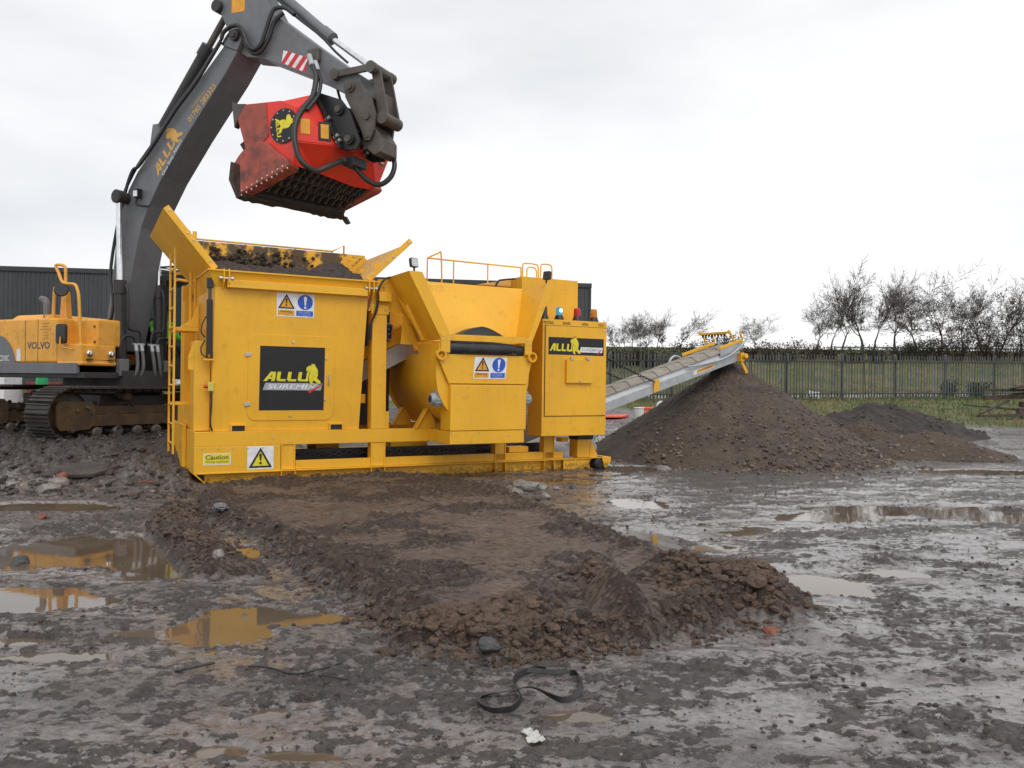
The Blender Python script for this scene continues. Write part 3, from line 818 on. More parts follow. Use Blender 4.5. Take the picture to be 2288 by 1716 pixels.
for x in (0.20, 2.44):
    lg = MB()
    for dx in (0.0, 0.075):
        lg.prism([(x+dx,-0.17,3.26),(x+dx,-0.06,3.262),(x+dx,-0.04,2.97),(x+dx,-0.11,2.97),(x+dx,-0.18,3.06)], (0.018,0,0))
    hl = part(lg, 'hinge_lug', bevel=0.002)
    part(MB().cyl((x-0.05,-0.13,3.12),(x+0.14,-0.13,3.12),0.022,n=10).cyl((x-0.055,-0.13,3.12),(x-0.02,-0.13,3.12),0.034,n=10).cyl((x+0.11,-0.13,3.12),(x+0.145,-0.13,3.12),0.034,n=10), 'hinge_pin', M['bolt'], hl, 0)
# wings
def wing(name, pn0, pn1, pf1, pf0, flip, mat=Yw):
    pn0, pn1, pf1, pf0 = V(pn0), V(pn1), V(pf1), V(pf0)
    n = (pn1-pn0).cross(pf0-pn0).normalized()*(0.018 if not flip else -0.018)
    w = part(MB().prism([pn0,pn1,pf1,pf0], n), name, mat, bevel=0.002)
    e = (pn1-pn0); f = (pf0-pn0).normalized()
    out = -n.normalized()*0.075
    part(MB().prism([pn0,pn1,pn1+f*0.018,pn0+f*0.018], out), 'wing_flange', parent=w, bevel=0.002)
    part(MB().prism([pf0,pf1,pf1-f*0.018,pf0-f*0.018], out), 'wing_flange', parent=w, bevel=0.002)
    for k in (0.36, 0.40):
        pass
    for yy in (0.28, 0.62):
        c = pn0 + f*((pf0-pn0).length*yy) + e*0.42
        part(MB().prism([c, c+e*0.16, c+e*0.08+out*0.9], f*0.015), 'wing_gusset', parent=w, bevel=0.001)
    bl = MB()
    for k in (0.12, 0.46, 0.58, 0.94):
        c = pn0+e*k+out*0.5
        bl.cyl(c, c-f*0.015, 0.014, n=8)
    part(bl, 'bolts', M['bolt'], w, 0)
    return w
wing('hopper_wing', (0.08,-0.05,3.246), (-0.61,-0.05,4.09), (-0.60,2.32,4.05), (0.08,2.32,3.246), False)
wing('hopper_wing', (2.48,-0.05,3.246), (3.22,-0.05,3.96), (3.22,2.32,3.96), (2.48,2.32,3.246), True, M['yellow_dusty'])
part(MB().prism([(0.08,2.325,3.246),(2.48,2.325,3.246),(3.20,2.36,3.96),(3.20,2.37,4.05),(-0.60,2.37,4.05)], (0,0.02,0)), 'back_board', M['yellow_muddy'], bevel=0.002)
# hopper front: door with printed panel, sign, fork pockets
def HF(x, z): return Frame((x, hy(z)-0.0, z), (1,0,0), (0,-0.10/2.16,1))
fr = HF(0.60, 0.99)
m = MB(); fr.poly(m, rrect(1.335,1.325,0.13), 0.0, 0.012)
door = part(m, 'inspection_door', bevel=0.002)
fr2 = HF(0.772, 1.147); fr2.o = fr2.p(0,0,0.0125)
m = MB(); fr2.poly(m, rect(0,0,1.005,0.995), 0.0, 0.002)
pan = part(m, 'printed_panel', M['decal_black'], door, 0)
put_wordmark(fr2, pan, 0.055, 0.455, 0.72, 0.145, 0.0032, M['decal_yellow'])
put_suremix(fr2, pan, 0.05, 0.315, 0.90, 0.112, 0.0032, M['decal_silver'], M['decal_white'])
bl = MB()
for u, v in ((0.67,1.225),(1.20,0.98),(1.19,0.33),(0.65,0.075)):
    bl.cyl(fr.p(u,v,0.012), fr.p(u,v,0.028), 0.019, n=10)
part(bl, 'door_bolts', M['bolt'], door, 0)
for v in (0.985, 0.225):
    a = fr.p(-0.045, v, 0.008)
    part(MB().box(a.x,a.x+0.085,a.y-0.018,a.y-0.004,a.z,a.z+0.055), 'hinge', M['galv'], door, 0.003)
part(MB().tube([fr.p(1.245,0.56,0.012),fr.p(1.245,0.56,0.04),fr.p(1.245,0.72,0.04),fr.p(1.245,0.72,0.012)], 0.008, 6), 'handle', M['galv'], door, 0)
f3 = HF(1.008, 2.605); f3.o = f3.p(0,0,0.001); safety_sign(f3, plant, 0.582, 0.362)
for x in (0.355, 1.868):
    y1 = hy(0.9)
    m = MB().box(x,x+0.232,y1-0.045,y1,0.915,0.935).box(x,x+0.022,y1-0.045,y1,0.834,0.915).box(x+0.21,x+0.232,y1-0.045,y1,0.834,0.915)
    fp = part(m, 'fork_pocket', bevel=0.002)
    part(MB().box(x+0.022,x+0.21,y1-0.012,y1-0.002,0.836,0.914), 'pocket_shade_plate', M['black'], fp, 0)  # black plate paints in the shade inside the hollow pocket
# hydraulic ram, stop button
hr_ = part(MB().cyl((0.035,-0.02,1.99),(0.03,-0.03,2.80),0.045,n=18), 'hydraulic_ram', M['black'], bevel=0)
part(MB().cyl((0.03,-0.03,2.80),(0.03,-0.04,2.98),0.026,n=12), 'rod', M['worn_steel'], hr_, 0)
part(MB().box(-0.015,0.075,-0.075,0.0,2.97,3.12).box(-0.012,0.012,-0.06,0.02,1.93,2.02).box(0.058,0.082,-0.06,0.02,1.93,2.02), 'clevis', M['black'], hr_, 0.004)
part(MB().box(-0.05,0.10,-0.06,0.05,1.895,1.915), 'ram_bracket', bevel=0.002)
part(MB().tube([(-0.015,0.0,2.55),(-0.07,0.0,2.42),(-0.075,0.0,2.3),(-0.02,0.0,2.24)],0.010,6,spline=4).tube([(-0.02,0.0,2.2),(-0.08,0.0,2.08),(-0.06,0.0,1.98),(0.02,-0.02,1.94)],0.010,6,spline=4), 'ram_hose', M['hose'], bevel=0)
sb = part(MB().box(0.025,0.105,-0.005,0.055,1.44,1.575), 'stop_box', plain('pale_yellow_box',(0.62,0.55,0.10,1),0.5), bevel=0.004)
part(MB().cyl((0.025,0.02,1.508),(-0.03,0.02,1.508),0.026,n=12), 'stop_button', M['decal_red'], sb, 0)
part(MB().tube([(0.075,0.0,1.44),(0.075,0.0,1.20),(0.06,-0.01,0.98),(0.09,-0.01,0.845)],0.014,7,spline=4), 'cable', M['hose'], bevel=0)
# left end steelwork
part(MB().box(-0.155,0.07,0.13,0.15,0.84,2.19).box(-0.155,-0.135,0.15,0.55,0.84,2.19).prism([(-0.155,0.13,1.75),(-0.155,0.13,2.19),(-0.24,0.13,1.95),(-0.24,0.13,1.75)],(0,0.02,0)), 'end_bracket')
part(MB().box(-0.135,0.06,0.55,2.35,0.84,1.2), 'end_rail')
part(MB().box(-0.10,0.05,2.15,2.33,0.84,3.22), 'end_column')
part(MB().box(-0.14,0.02,1.55,1.70,0.84,2.9), 'end_column')
part(MB().box(-0.22,-0.165,0.9,2.40,0.10,0.90), 'end_guard')
# ladder on the left end
lad = MB()
lx, ly0, ly1 = -0.385, 0.62, 1.26
for y in (ly0, ly1): lad.box(lx-0.015,lx+0.015,y-0.022,y+0.022,0.46,3.62)
ladr = part(lad, 'ladder', bevel=0.004)
for i in range(10):
    z = 0.62+0.30*i
    part(MB().cyl((lx,ly0,z),(lx,ly1,z),0.016,n=8), 'rung', parent=ladr, bevel=0)
part(MB().box(lx+0.02,-0.15,ly0-0.02,ly0+0.02,1.215,1.255).box(lx+0.02,-0.10,ly1-0.02,ly1+0.02,1.215,1.255), 'ladder_stay', parent=ladr)
part(MB().box(lx+0.02,-0.02,0.72,1.2,2.36,2.42).prism([(-0.30,0.72,2.42),(-0.02,0.72,2.42),(-0.02,0.72,2.85),(-0.12,0.72,2.55)],(0,0.015,0)), 'ladder_step', parent=ladr)
part(MB().cyl((-0.115,0.95,2.42),(-0.115,0.95,3.30),0.024,n=10).cyl((-0.05,0.95,2.42),(-0.05,0.95,3.24),0.024,n=10), 'ladder_upright', parent=ladr, bevel=0)
# handrail behind the hopper
hrl = part(MB().tube([(0.1,2.52,4.10),(2.60,2.52,4.10),(2.83,2.52,4.23),(2.83,2.52,3.2)],0.017,7), 'handrail', bevel=0)
for x in (1.0,1.9,2.6): part(MB().cyl((x,2.52,4.10),(x,2.52,3.3),0.013,n=7), 'handrail_post', parent=hrl, bevel=0)
part(MB().tube([(-0.35,2.46,4.26),(-0.10,2.46,4.27),(0.0,2.46,4.23),(0.05,2.46,4.12),(0.05,2.46,3.3)],0.017,7,spline=3).cyl((0.12,2.46,4.22),(0.12,2.46,3.3),0.036,n=8), 'handrail_post', parent=hrl, bevel=0)

# --- post and linking steel between hopper and binder bin
part(MB().box(2.56,2.81,0.0,0.02,0.832,2.76).box(2.56,2.58,0.02,0.2,0.832,2.76).box(2.79,2.81,0.02,0.2,0.832,2.76), 'post')
part(MB().box(2.815,2.875,0.02,0.06,0.832,1.12), 'post_foot')
part(MB().prism([(2.50,0.03,2.77),(3.26,0.03,2.77),(3.05,0.03,3.33),(2.66,0.03,3.30)], (0,0.02,0)), 'link_plate', bevel=0.002)
part(MB().box(2.62,2.86,-0.09,0.03,2.93,3.08).box(2.54,2.84,-0.012,-0.001,2.72,2.88), 'link_bracket')
bl = MB()
for a, b in ((2.62,2.78),(2.78,2.80),(2.76,3.18),(2.63,3.16)): bl.cyl((a,0.03,b),(a,-0.03,b),0.014,n=8)
part(bl, 'bolts', M['bolt'], bevel=0)
part(MB().tube([(2.95,-0.02,3.36),(2.75,-0.05,3.30),(2.64,-0.07,3.12),(2.63,-0.08,2.95),(2.60,-0.06,2.75),(2.50,-0.02,2.50),(2.50,0.05,2.2)],0.018,7,spline=5).tube([(2.62,-0.09,3.0),(2.59,-0.08,2.8),(2.53,-0.04,2.55),(2.52,0.0,2.3)],0.014,7,spline=4), 'cable', M['hose'], bevel=0)
# inclined transfer conveyor seen in the gap
tcv = part(MB().prism([(2.2,0.55,1.42),(3.55,0.55,2.10),(3.45,0.55,2.38),(2.2,0.55,1.76)], (0,0.02,0)), 'transfer_conveyor', M['galv'], bevel=0.002)
part(MB().prism([(2.2,0.53,1.78),(3.50,0.53,2.42),(3.46,0.53,2.52),(2.2,0.53,1.94)], (0,0.9,0)), 'conveyor_rail', parent=tcv)
part(MB().prism([(3.05,0.50,2.30),(3.5,0.50,2.50),(3.45,0.50,2.68),(3.0,0.50,2.46)], (0,0.5,0)), 'conveyor_cover', parent=tcv)
part(MB().prism([(2.2,0.56,1.60),(3.5,0.56,2.25),(3.5,0.56,2.30),(2.2,0.56,1.66)], (0,0.85,0)), 'belt', M['rubber'], tcv, 0)
mo = part(MB().cyl((2.78,0.42,2.56),(3.02,0.42,2.50),0.11,n=16).cyl((2.95,0.42,2.40),(2.95,0.75,2.40),0.10,n=14).box(2.82,2.98,0.34,0.44,2.30,2.45), 'drive_motor', M['motor_blue'], bevel=0.004)
bl = MB()
for i in range(9): bl.cyl((2.84+0.06*(i % 3),0.335,2.33+0.09*(i//3)),(2.84+0.06*(i % 3),0.30,2.33+0.09*(i//3)),0.010,n=6)
part(bl, 'motor_bolts', M['bolt'], mo, 0)
part(MB().box(2.45,3.3,1.2,1.25,0.84,2.9), 'inner_panel', M['exc_dark'])
part(MB().box(2.42,2.55,0.5,0.52,1.45,1.55), 'tag_plate', M['decal_white'], bevel=0)
part(MB().box(2.40,2.56,0.3,0.5,1.25,1.4), 'junction_box', Yw)

# --- U shaped mixer trough (axis along Y)
def trough_ring(cx, R, zc, zt, n=22):
    P = [(cx-R, zt)]
    for i in range(n+1):
        a = math.pi + math.pi*i/n
        P.append((cx+R*math.cos(a), zc+R*math.sin(a)))
    P.append((cx+R, zt))
    return P
TR = trough_ring(4.215,0.855,1.72,2.09)
m = MB(); n = len(TR)
va = [(x,-0.80,z) for x, z in TR]; vb = [(x,1.36,z) for x, z in TR]
m.add(va+vb, [(i,i+1,n+i+1,n+i) for i in range(n-1)], True)
m.add(va, [tuple(range(n-1,-1,-1))]); m.add(vb, [tuple(range(n))]); m.add([va[0],va[-1],vb[-1],vb[0]], [(0,1,2,3)])
trough = part(m, 'mixer_trough', bevel=0)
rg = MB()
for y in (1.37,):
    ro = trough_ring(4.215,0.90,1.72,2.11); ri = trough_ring(4.215,0.85,1.72,2.11)
    k = len(ro)
    vs = [(x,y,z) for x, z in ro]+[(x,y,z) for x, z in ri]+[(x,y+0.03,z) for x, z in ro]+[(x,y+0.03,z) for x, z in ri]
    for i in range(k-1):
        rg.add([vs[i],vs[i+1],vs[k+i+1],vs[k+i]], [(0,1,2,3)]); rg.add([vs[i],vs[i+1],vs[2*k+i+1],vs[2*k+i]], [(3,2,1,0)])
part(rg, 'trough_rim', parent=trough, bevel=0)
for yy in (0.02, 1.15):
    part(MB().prism([(3.33,yy,0.834),(3.72,yy,0.834),(3.70,yy,0.95),(3.60,yy,1.14),(3.52,yy,1.16)], (0,0.02,0)).prism([(3.33,yy-0.06,0.834),(3.35,yy-0.06,0.834),(3.56,yy-0.06,1.17),(3.52,yy-0.06,1.16)], (0,0.14,0)), 'saddle_foot', parent=trough, bevel=0.002)
# front end plate with ears and sign
m = MB().prism([(3.42,-0.86,2.09),(3.36,-0.86,2.03),(3.56,-0.86,1.60),(5.0,-0.86,1.60),(5.10,-0.86,2.03),(5.06,-0.86,2.09)], (0,0.03,0))
fp = part(m, 'front_plate', bevel=0.002)
def ring_ear(x, z):
    e = MB(); n = 22; vo = []; 
    for yy in (-0.93,-0.83):
        for r in (0.085,0.060):
            vo += [(x+r*math.cos(2*math.pi*i/n), yy, z+r*math.sin(2*math.pi*i/n)) for i in range(n)]
    for i in range(n):
        j = (i+1) % n
        e.add([vo[i],vo[j],vo[n+j],vo[n+i]],[(0,1,2,3)]); e.add([vo[2*n+i],vo[2*n+j],vo[3*n+j],vo[3*n+i]],[(3,2,1,0)])
        e.add([vo[i],vo[j],vo[2*n+j],vo[2*n+i]],[(3,2,1,0)],True); e.add([vo[n+i],vo[n+j],vo[3*n+j],vo[3*n+i]],[(0,1,2,3)],True)
    return part(e, 'lifting_ear', parent=fp, bevel=0)
ring_ear(3.40,2.055); ring_ear(5.07,2.055)
f4 = Frame((3.985,-0.862,1.68),(1,0,0),(0.09,0,1)); safety_sign(f4, fp, 0.60, 0.36)
m = MB().box(3.78,4.76,-0.90,-0.86,2.092,2.135)
sp = part(m, 'clamp_strip', parent=fp, bevel=0.002)
bl = MB()
for i in range(7): bl.cyl((3.82+0.145*i,-0.90,2.115),(3.82+0.145*i,-0.912,2.115),0.012,n=8)
part(bl, 'bolts', M['bolt'], fp, 0)
# gearbox guard, shelf, motors
part(MB().box(3.575,4.97,-0.90,-0.50,0.832,1.578), 'gearbox_guard', bevel=0.012)
part(MB().box(3.45,4.9,-0.52,-0.46,1.52,1.60).box(3.47,3.57,-0.5,-0.44,1.3,1.52), 'guard_bracket')
def emotor(x0, x1):
    d = 1 if x1 > x0 else -1
    mt = part(MB().cyl((x0,-0.68,1.34),(x1,-0.68,1.34),0.105,n=20).cyl((x1,-0.68,1.34),(x1+0.05*d,-0.68,1.34),0.105,0.085,n=20).box(min(x0,x1)+0.02,max(x0,x1)-0.01,-0.74,-0.62,1.43,1.48), 'electric_motor', M['motor_grey'], bevel=0)
    fn = MB()
    for i in range(12):
        t = 2*math.pi*i/12
        fn.beam((min(x0,x1)+0.02,-0.68+0.108*math.cos(t),1.34+0.108*math.sin(t)),(max(x0,x1)-0.01,-0.68+0.108*math.cos(t),1.34+0.108*math.sin(t)),0.008,0.02)
    part(fn, 'cooling_fin', M['motor_grey'], mt, 0)
    part(MB().cyl((x1+0.05*d,-0.68,1.34),(x1+0.054*d,-0.68,1.34),0.06,n=14), 'fan_grille', M['exc_dark'], mt, 0)
emotor(3.573,3.36); emotor(4.972,5.11)
part(MB().box(3.575,4.94,-0.89,0.0,0.615,0.826), 'shelf', bevel=0.006)
bl = MB()
for a, b in ((3.60,0.80),(4.1,0.805),(4.65,0.74),(4.92,0.81)): bl.cyl((a,-0.89,b),(a,-0.90,b),0.012,n=8)
part(bl, 'bolts', M['bolt'], bevel=0)
# --- binder bin above the trough
def bp(x, y, z): return (x, y, z)
bin_ = MB()
zt, zb = 3.345, 2.30
bin_.prism([(2.83,-0.89,zt),(3.42,-0.89,zb),(3.44,-0.89,zb),(2.85,-0.89,zt)], (0,1.07,0))
bin_.prism([(5.47,-0.89,zt),(5.05,-0.89,zb),(5.07,-0.89,zb),(5.49,-0.89,zt)], (0,1.07,0))
bin_.hexa([(3.30,-0.35,zb),(5.10,-0.35,zb),(5.10,-0.33,zb),(3.30,-0.33,zb),(2.84,0.16,zt),(5.48,0.16,zt),(5.48,0.18,zt),(2.84,0.18,zt)])
binp = part(bin_, 'binder_bin', bevel=0)
part(MB().prism([(2.83,-0.90,zt+0.004),(3.06,-0.90,zt+0.004),(3.60,-0.90,2.30),(3.40,-0.90,2.30)], (0,0.018,0)), 'bin_flange', parent=binp, bevel=0.002)
part(MB().prism([(5.50,-0.90,zt+0.004),(5.36,-0.90,zt+0.004),(4.98,-0.90,2.30),(5.07,-0.90,2.30)], (0,0.018,0)), 'bin_flange', parent=binp, bevel=0.002)
part(MB().box(3.37,3.39,-0.88,0.0,2.09,2.24).prism([(3.05,0.0,2.24),(3.37,0.0,2.24),(3.10,0.0,2.9)], (0,-0.015,0)), 'bin_skirt', parent=binp, bevel=0.002)
part(MB().beam((3.27,-0.45,2.30),(2.98,-0.45,2.85),0.05,0.03,(0,1,0)), 'bin_stiffener', parent=binp)
ff = part(MB().box(3.39,3.55,-0.915,-0.87,2.092,2.40).box(4.93,5.06,-0.915,-0.87,2.092,2.37).box(3.55,4.93,-0.91,-0.87,2.285,2.385), 'front_frame', bevel=0.003)
bl = MB()
for a, b in ((3.43,2.36),(3.43,2.30),(3.51,2.30),(4.97,2.33),(4.96,2.27),(5.03,2.27)): bl.cyl((a,-0.915,b),(a,-0.928,b),0.012,n=8)
part(bl, 'bolts', M['bolt'], ff, 0)
m = MB()
rows = []
for i in range(13):
    x = 3.55+1.38*i/12; k = (i/12-0.5)*2
    bul = 0.06*(1-k**4)
    top = 2.285-0.075*max(0,k)**3
    rows.append([(x,-0.86,2.07),(x,-0.87-bul*0.8,2.10),(x,-0.88-bul,2.17),(x,-0.87-bul*0.7,2.24),(x,-0.84,top)])
vs = [p for r in rows for p in r]
m.add(vs, [(i*5+j,(i+1)*5+j,(i+1)*5+j+1,i*5+j+1) for i in range(12) for j in range(4)], True)
part(m, 'rubber_skirt', M['rubber'], bevel=0)
m = MB(); vs = []
for i in range(9):
    x = 3.80+0.85*i/8; hh = 2.38+0.17*(1-abs(i/4-1)**1.5)
    vs += [(x,-0.80,2.30),(x,-0.72,hh),(x,-0.35,hh),(x,-0.30,2.30)]
m.add(vs, [(i*4+j,(i+1)*4+j,(i+1)*4+j+1,i*4+j+1) for i in range(8) for j in range(3)], True)
part(m, 'agitator_cover', M['rubber'], bevel=0)
# floodlights on the bin
def flood(x, y, z, yaw, tilt):
    R = Matrix.Translation((x,y,z)) @ Matrix.Rotation(yaw,4,'Z') @ Matrix.Rotation(tilt,4,'X')
    m = MB(); fr = Frame((-0.075,-0.03,0.02),(1,0,0),(0,0,1)); fr.poly(m, rrect(0.15,0.15,0.025), 0.0, -0.05)
    m.box(-0.015,0.015,-0.01,0.01,-0.05,0.02)
    fl = part(m.xform(R), 'floodlight', M['black'], bevel=0.003)
    m = MB(); fr.poly(m, [(a+0.014,b+0.014) for a, b in rrect(0.122,0.122,0.018)], 0.001, 0.003)
    lens = part(m.xform(R), 'lens', M['decal_white'], fl, 0)
    g = MB()
    for i in range(3):
        for j in range(3): put_poly(g, fr, circle(0.038+0.037*i,0.038+0.037*j,0.014,10), 0.0055)
    part(g.xform(R), 'reflector', M['galv'], lens, 0)
flood(2.96,-0.80,3.40,rad(20),rad(-10)); flood(5.46,-0.70,3.40,rad(115),rad(10))
# --- plant housing behind, railings
m = MB().box(5.49,6.72,0.22,2.0,2.2,3.585)
part(m, 'engine_housing', bevel=0.006)
part(MB().box(5.49,6.60,0.205,0.221,2.79,2.80), 'housing_seam', M['exc_dark'], bevel=0)
part(MB().prism([(4.75,0.6,3.42),(5.48,0.6,3.56),(5.48,0.6,3.42)], (0,0.9,0)), 'housing_cover', M['yellow_dusty'])
part(MB().tube([(5.08,0.50,3.38),(5.14,0.48,3.50),(5.25,0.46,3.53),(5.47,0.44,3.56)],0.018,7,spline=4), 'breather_hose', M['hose'], bevel=0)
part(MB().box(3.0,5.49,1.25,2.35,2.2,3.40), 'walkway', bevel=0.004)
rl = part(MB().tube([(4.06,1.3,3.94),(4.9,1.3,3.93),(6.07,1.3,3.92)],0.016,7), 'handrail', bevel=0)
for x in (4.06,4.60,5.33,6.07): part(MB().cyl((x,1.3,3.93),(x,1.3,3.4),0.015,n=7), 'handrail_post', parent=rl, bevel=0)
part(MB().tube([(4.06,1.3,3.94),(4.28,1.3,4.05),(4.34,1.3,4.03),(4.36,1.3,3.4)],0.016,7,spline=3), 'handrail_post', parent=rl, bevel=0)
for x0, x1, zt2, yy in ((6.18,6.40,3.93,1.25),(6.14,6.50,4.02,1.35),(6.53,6.79,4.03,1.3)):
    part(MB().tube([(x0,yy,3.58),(x0,yy,zt2-0.06),(x0+0.05,yy,zt2),(x1-0.06,yy,zt2),(x1,yy,zt2-0.07),(x1,yy,3.58)],0.015,7,spline=3), 'handrail_hoop', parent=rl, bevel=0)
# --- control cabinet
cb = part(MB().box(5.605,6.995,-0.35,0.16,0.672,2.772), 'control_cabinet', bevel=0.006)
Fc = Frame((5.605,-0.352,0.672),(1,0,0),(0,0,1))
m = MB(); Fc.poly(m, rect(0.055,0.365,1.370,1.985), 0.004, 0.012); cd = part(m, 'cabinet_door', parent=cb, bevel=0.003)
m = MB()
for P in (rect(0.043,0.355,0.055,1.995), rect(0.043,0.353,1.385,0.364), rect(0.043,1.986,1.385,1.995)): put_poly(m, Fc, P, 0.003)
part(m, 'door_gap', M['exc_dark'], cb, 0)
m = MB(); Fc.poly(m, rect(0.115,1.468,1.315,1.782), 0.0165, 0.002); st = part(m, 'name_strip', M['decal_black'], cb, 0)
Fl = Frame(Fc.p(0.115,1.468,0.019),(1,0,0),(0,0,1))
put_wordmark(Fl, st, 0.02, 0.065, 0.50, 0.135, 0.001, M['decal_yellow'])
put_suremix(Fl, st, 0.66, 0.055, 0.50, 0.095, 0.001, M['decal_white'], M['decal_silver'])
ht = MB(); Fc.poly(ht, rect(0.475,0.96,1.045,1.385), 0.016, 0.055); hb = part(ht, 'cabinet_hatch', parent=cb, bevel=0.004)
part(MB().box(*[v for a in ((Fc.p(0.55,1.385).x,Fc.p(0.61,1.385).x),(-0.44,-0.40),(2.05,2.10)) for v in a]), 'hinge', M['galv'], cb, 0.003)
part(MB().box(*[v for a in ((Fc.p(0.90,1.385).x,Fc.p(0.96,1.385).x),(-0.44,-0.40),(2.05,2.10)) for v in a]), 'hinge', M['galv'], cb, 0.003)
part(MB().cyl(Fc.p(0.77,1.0,0.071),Fc.p(0.77,1.0,0.085),0.02,n=10).cyl(Fc.p(1.31,1.935,0.016),Fc.p(1.31,1.935,0.03),0.016,n=8).cyl(Fc.p(1.31,0.39,0.016),Fc.p(1.31,0.39,0.03),0.016,n=8), 'door_lock', M['bolt'], cb, 0)
tx = MB()
for s, u, w in (("MATERIAL",0.02,0.215),("BINDER",0.425,0.165),("DIESEL",0.835,0.15),("FAULT",1.205,0.135)):
    put_text(tx, Fc, s, u, 2.015, w, 0.048, 0.002, 0.0)
part(tx, 'lettering', M['decal_black'], cb, 0)
def beacon(u, c, lit):
    m, nt_, b = new_mat('beacon_lens')
    b.inputs["Base Color"].default_value = c; b.inputs["Roughness"].default_value = 0.12
    b.inputs["Transmission Weight"].default_value = 0.35
    if lit:
        b.inputs["Emission Color"].default_value = (0.25, 0.85, 1.0, 1); b.inputs["Emission Strength"].default_value = 0.25
    x = 5.605+u
    bc = part(MB().lathe((x,-0.24,2.775),(0,0,1),[(0.092,0.0),(0.088,0.02),(0.066,0.085)],20), 'beacon', M['black'], bevel=0)
    part(MB().lathe((x,-0.24,2.86),(0,0,1),[(0.064,0.0),(0.066,0.02),(0.060,0.13),(0.050,0.150),(0.02,0.156)],20), 'lens', m, bc, 0)
    em = plain('beacon_bulb', (0.6, 0.9, 1.0, 1), 0.3, 0, 6.0 if lit else 0.0)
    part(MB().lathe((x,-0.305,2.945),(0,-1,0.1),[(0.03,0.0),(0.026,0.006),(0.01,0.009)],12) if lit else MB().cyl((x,-0.24,2.87),(x,-0.24,2.93),0.02,n=10), 'bulb', em, bc, 0)
beacon(0.085, (0.05,0.045,0.05,1), False); beacon(0.41, (0.01,0.16,0.30,1), True); beacon(0.80, (0.62,0.012,0.02,1), False); beacon(1.175, (0.75,0.24,0.0,1), False)
# --- caution signs on the skirt
f5 = Frame((-0.03,-0.0125,0.335),(1,0,0),(0,0,1)); m = MB(); f5.poly(m, rect(0,0,0.39,0.172), 0, 0.003)
cs = part(m, 'caution_sign', M['decal_white'], bevel=0)
put_poly(MB(), f5, rect(0.012,0.012,0.378,0.160), 0.004).build('caption_panel', M['decal_yellow'], cs)
put_text(MB(), f5, "Caution", 0.03, 0.082, 0.325, 0.068, 0.005, 0.012).build('lettering', M['decal_black'], cs)
put_text(MB(), f5, "Moving machinery", 0.03, 0.026, 0.33, 0.04, 0.005, 0.0).build('lettering', M['decal_black'], cs)
f6 = Frame((0.600,-0.0125,0.245),(1,0,0),(0,0,1)); m = MB(); f6.poly(m, rect(0,0,0.392,0.355), 0, 0.003)
ws = part(m, 'hazard_sign', M['decal_white'], bevel=0)
warning_triangle(f6, ws, 0.02, 0.025, 0.352, 0.004, M['decal_yellow'])
# --- right end: jacking roller
part(MB().box(6.62,6.90,0.02,0.30,0.23,0.60).prism([(6.90,0.02,0.23),(7.10,0.02,0.23),(6.92,0.02,0.60)], (0,0.02,0)).prism([(6.90,0.26,0.23),(7.10,0.26,0.23),(6.92,0.26,0.60)], (0,0.02,0)), 'roller_bracket')
part(MB().box(6.6,6.98,0.0,0.32,0.56,0.69), 'rubber_boot', M['rubber'], bevel=0.03)
part(MB().box(6.85,7.30,-0.06,0.34,0.212,0.232).prism([(7.12,-0.075,0.23),(7.33,-0.075,0.23),(7.33,-0.075,0.14),(7.24,-0.075,0.03),(7.18,-0.075,0.03)], (0,0.018,0)).prism([(6.3,0.0,0.02),(6.75,0.0,0.02),(6.95,0.0,0.21),(6.3,0.0,0.21)],(0,0.02,0)), 'roller_fork', bevel=0.002)
part(MB().lathe((7.12,-0.05,0.105),(0,1,0),[(0.06,0.0),(0.135,0.004),(0.142,0.05),(0.142,0.30),(0.135,0.34),(0.06,0.344)],24), 'ground_roller', M['rubber'], bevel=0)
part(MB().cyl((7.23,-0.085,0.085),(7.23,-0.06,0.085),0.034,n=14), 'axle_boss', bevel=0)
part(MB().box(6.35,6.5,0.15,0.35,0.52,0.60), 'stowage_box')
part(MB().box(5.2,5.6,0.1,0.35,0.36,0.46), 'stowage_box')

# --- discharge conveyor (part of the plant)
def cz(x): return 1.06+0.3115*(x-7.79)
def cpt(x, y, dz): return (x, y, cz(x)+dz)
def strip(x0, x1, y0, y1, a, b):
    """sloping slab between heights a and b above the bottom line"""
    return [cpt(x0,y0,a),cpt(x1,y0,a),cpt(x1,y1,a),cpt(x0,y1,a),cpt(x0,y0,b),cpt(x1,y0,b),cpt(x1,y1,b),cpt(x0,y1,b)]
xa, xb = 5.2, 11.45
cv = part(MB().hexa(strip(xa,xb,0.75,0.765,0.0,0.18)).hexa(strip(xa,xb,0.765,0.83,0.0,0.015)).hexa(strip(xa,xb,0.765,0.83,0.165,0.18)), 'conveyor_beam', M['galv'], bevel=0.002)
part(MB().hexa(strip(xa,xb,1.635,1.65,0.0,0.18)).hexa(strip(xa,xb,1.57,1.635,0.0,0.015)), 'conveyor_beam', M['galv'], bevel=0.002)
part(MB().add([cpt(xa,0.752,0.182),cpt(xb,0.752,0.182),cpt(xb,0.80,0.268),cpt(xa,0.80,0.268)],[(0,1,2,3)]).hexa(strip(xa,10.85,0.79,0.81,0.268,0.29)), 'side_skirt', M['galv'], bevel=0)
part(MB().add([cpt(xa,1.648,0.182),cpt(xb,1.648,0.182),cpt(xb,1.60,0.268),cpt(xa,1.60,0.268)],[(3,2,1,0)]), 'side_skirt', M['galv'], bevel=0)
m = MB(); vs = []; NX = 40
for i in range(NX+1):
    x = 5.3+(11.5-5.3)*i/NX
    for j in range(7):
        k = j/6; y = 0.82+0.82*k
        vs.append((x, y, cz(x)+0.295+0.05*k+0.035*math.sin(math.pi*k)))
m.add(vs, [(i*7+j,(i+1)*7+j,(i+1)*7+j+1,i*7+j+1) for i in range(NX) for j in range(6)], True)
m.hexa(strip(5.3,11.5,0.85,1.55,0.05,0.065))
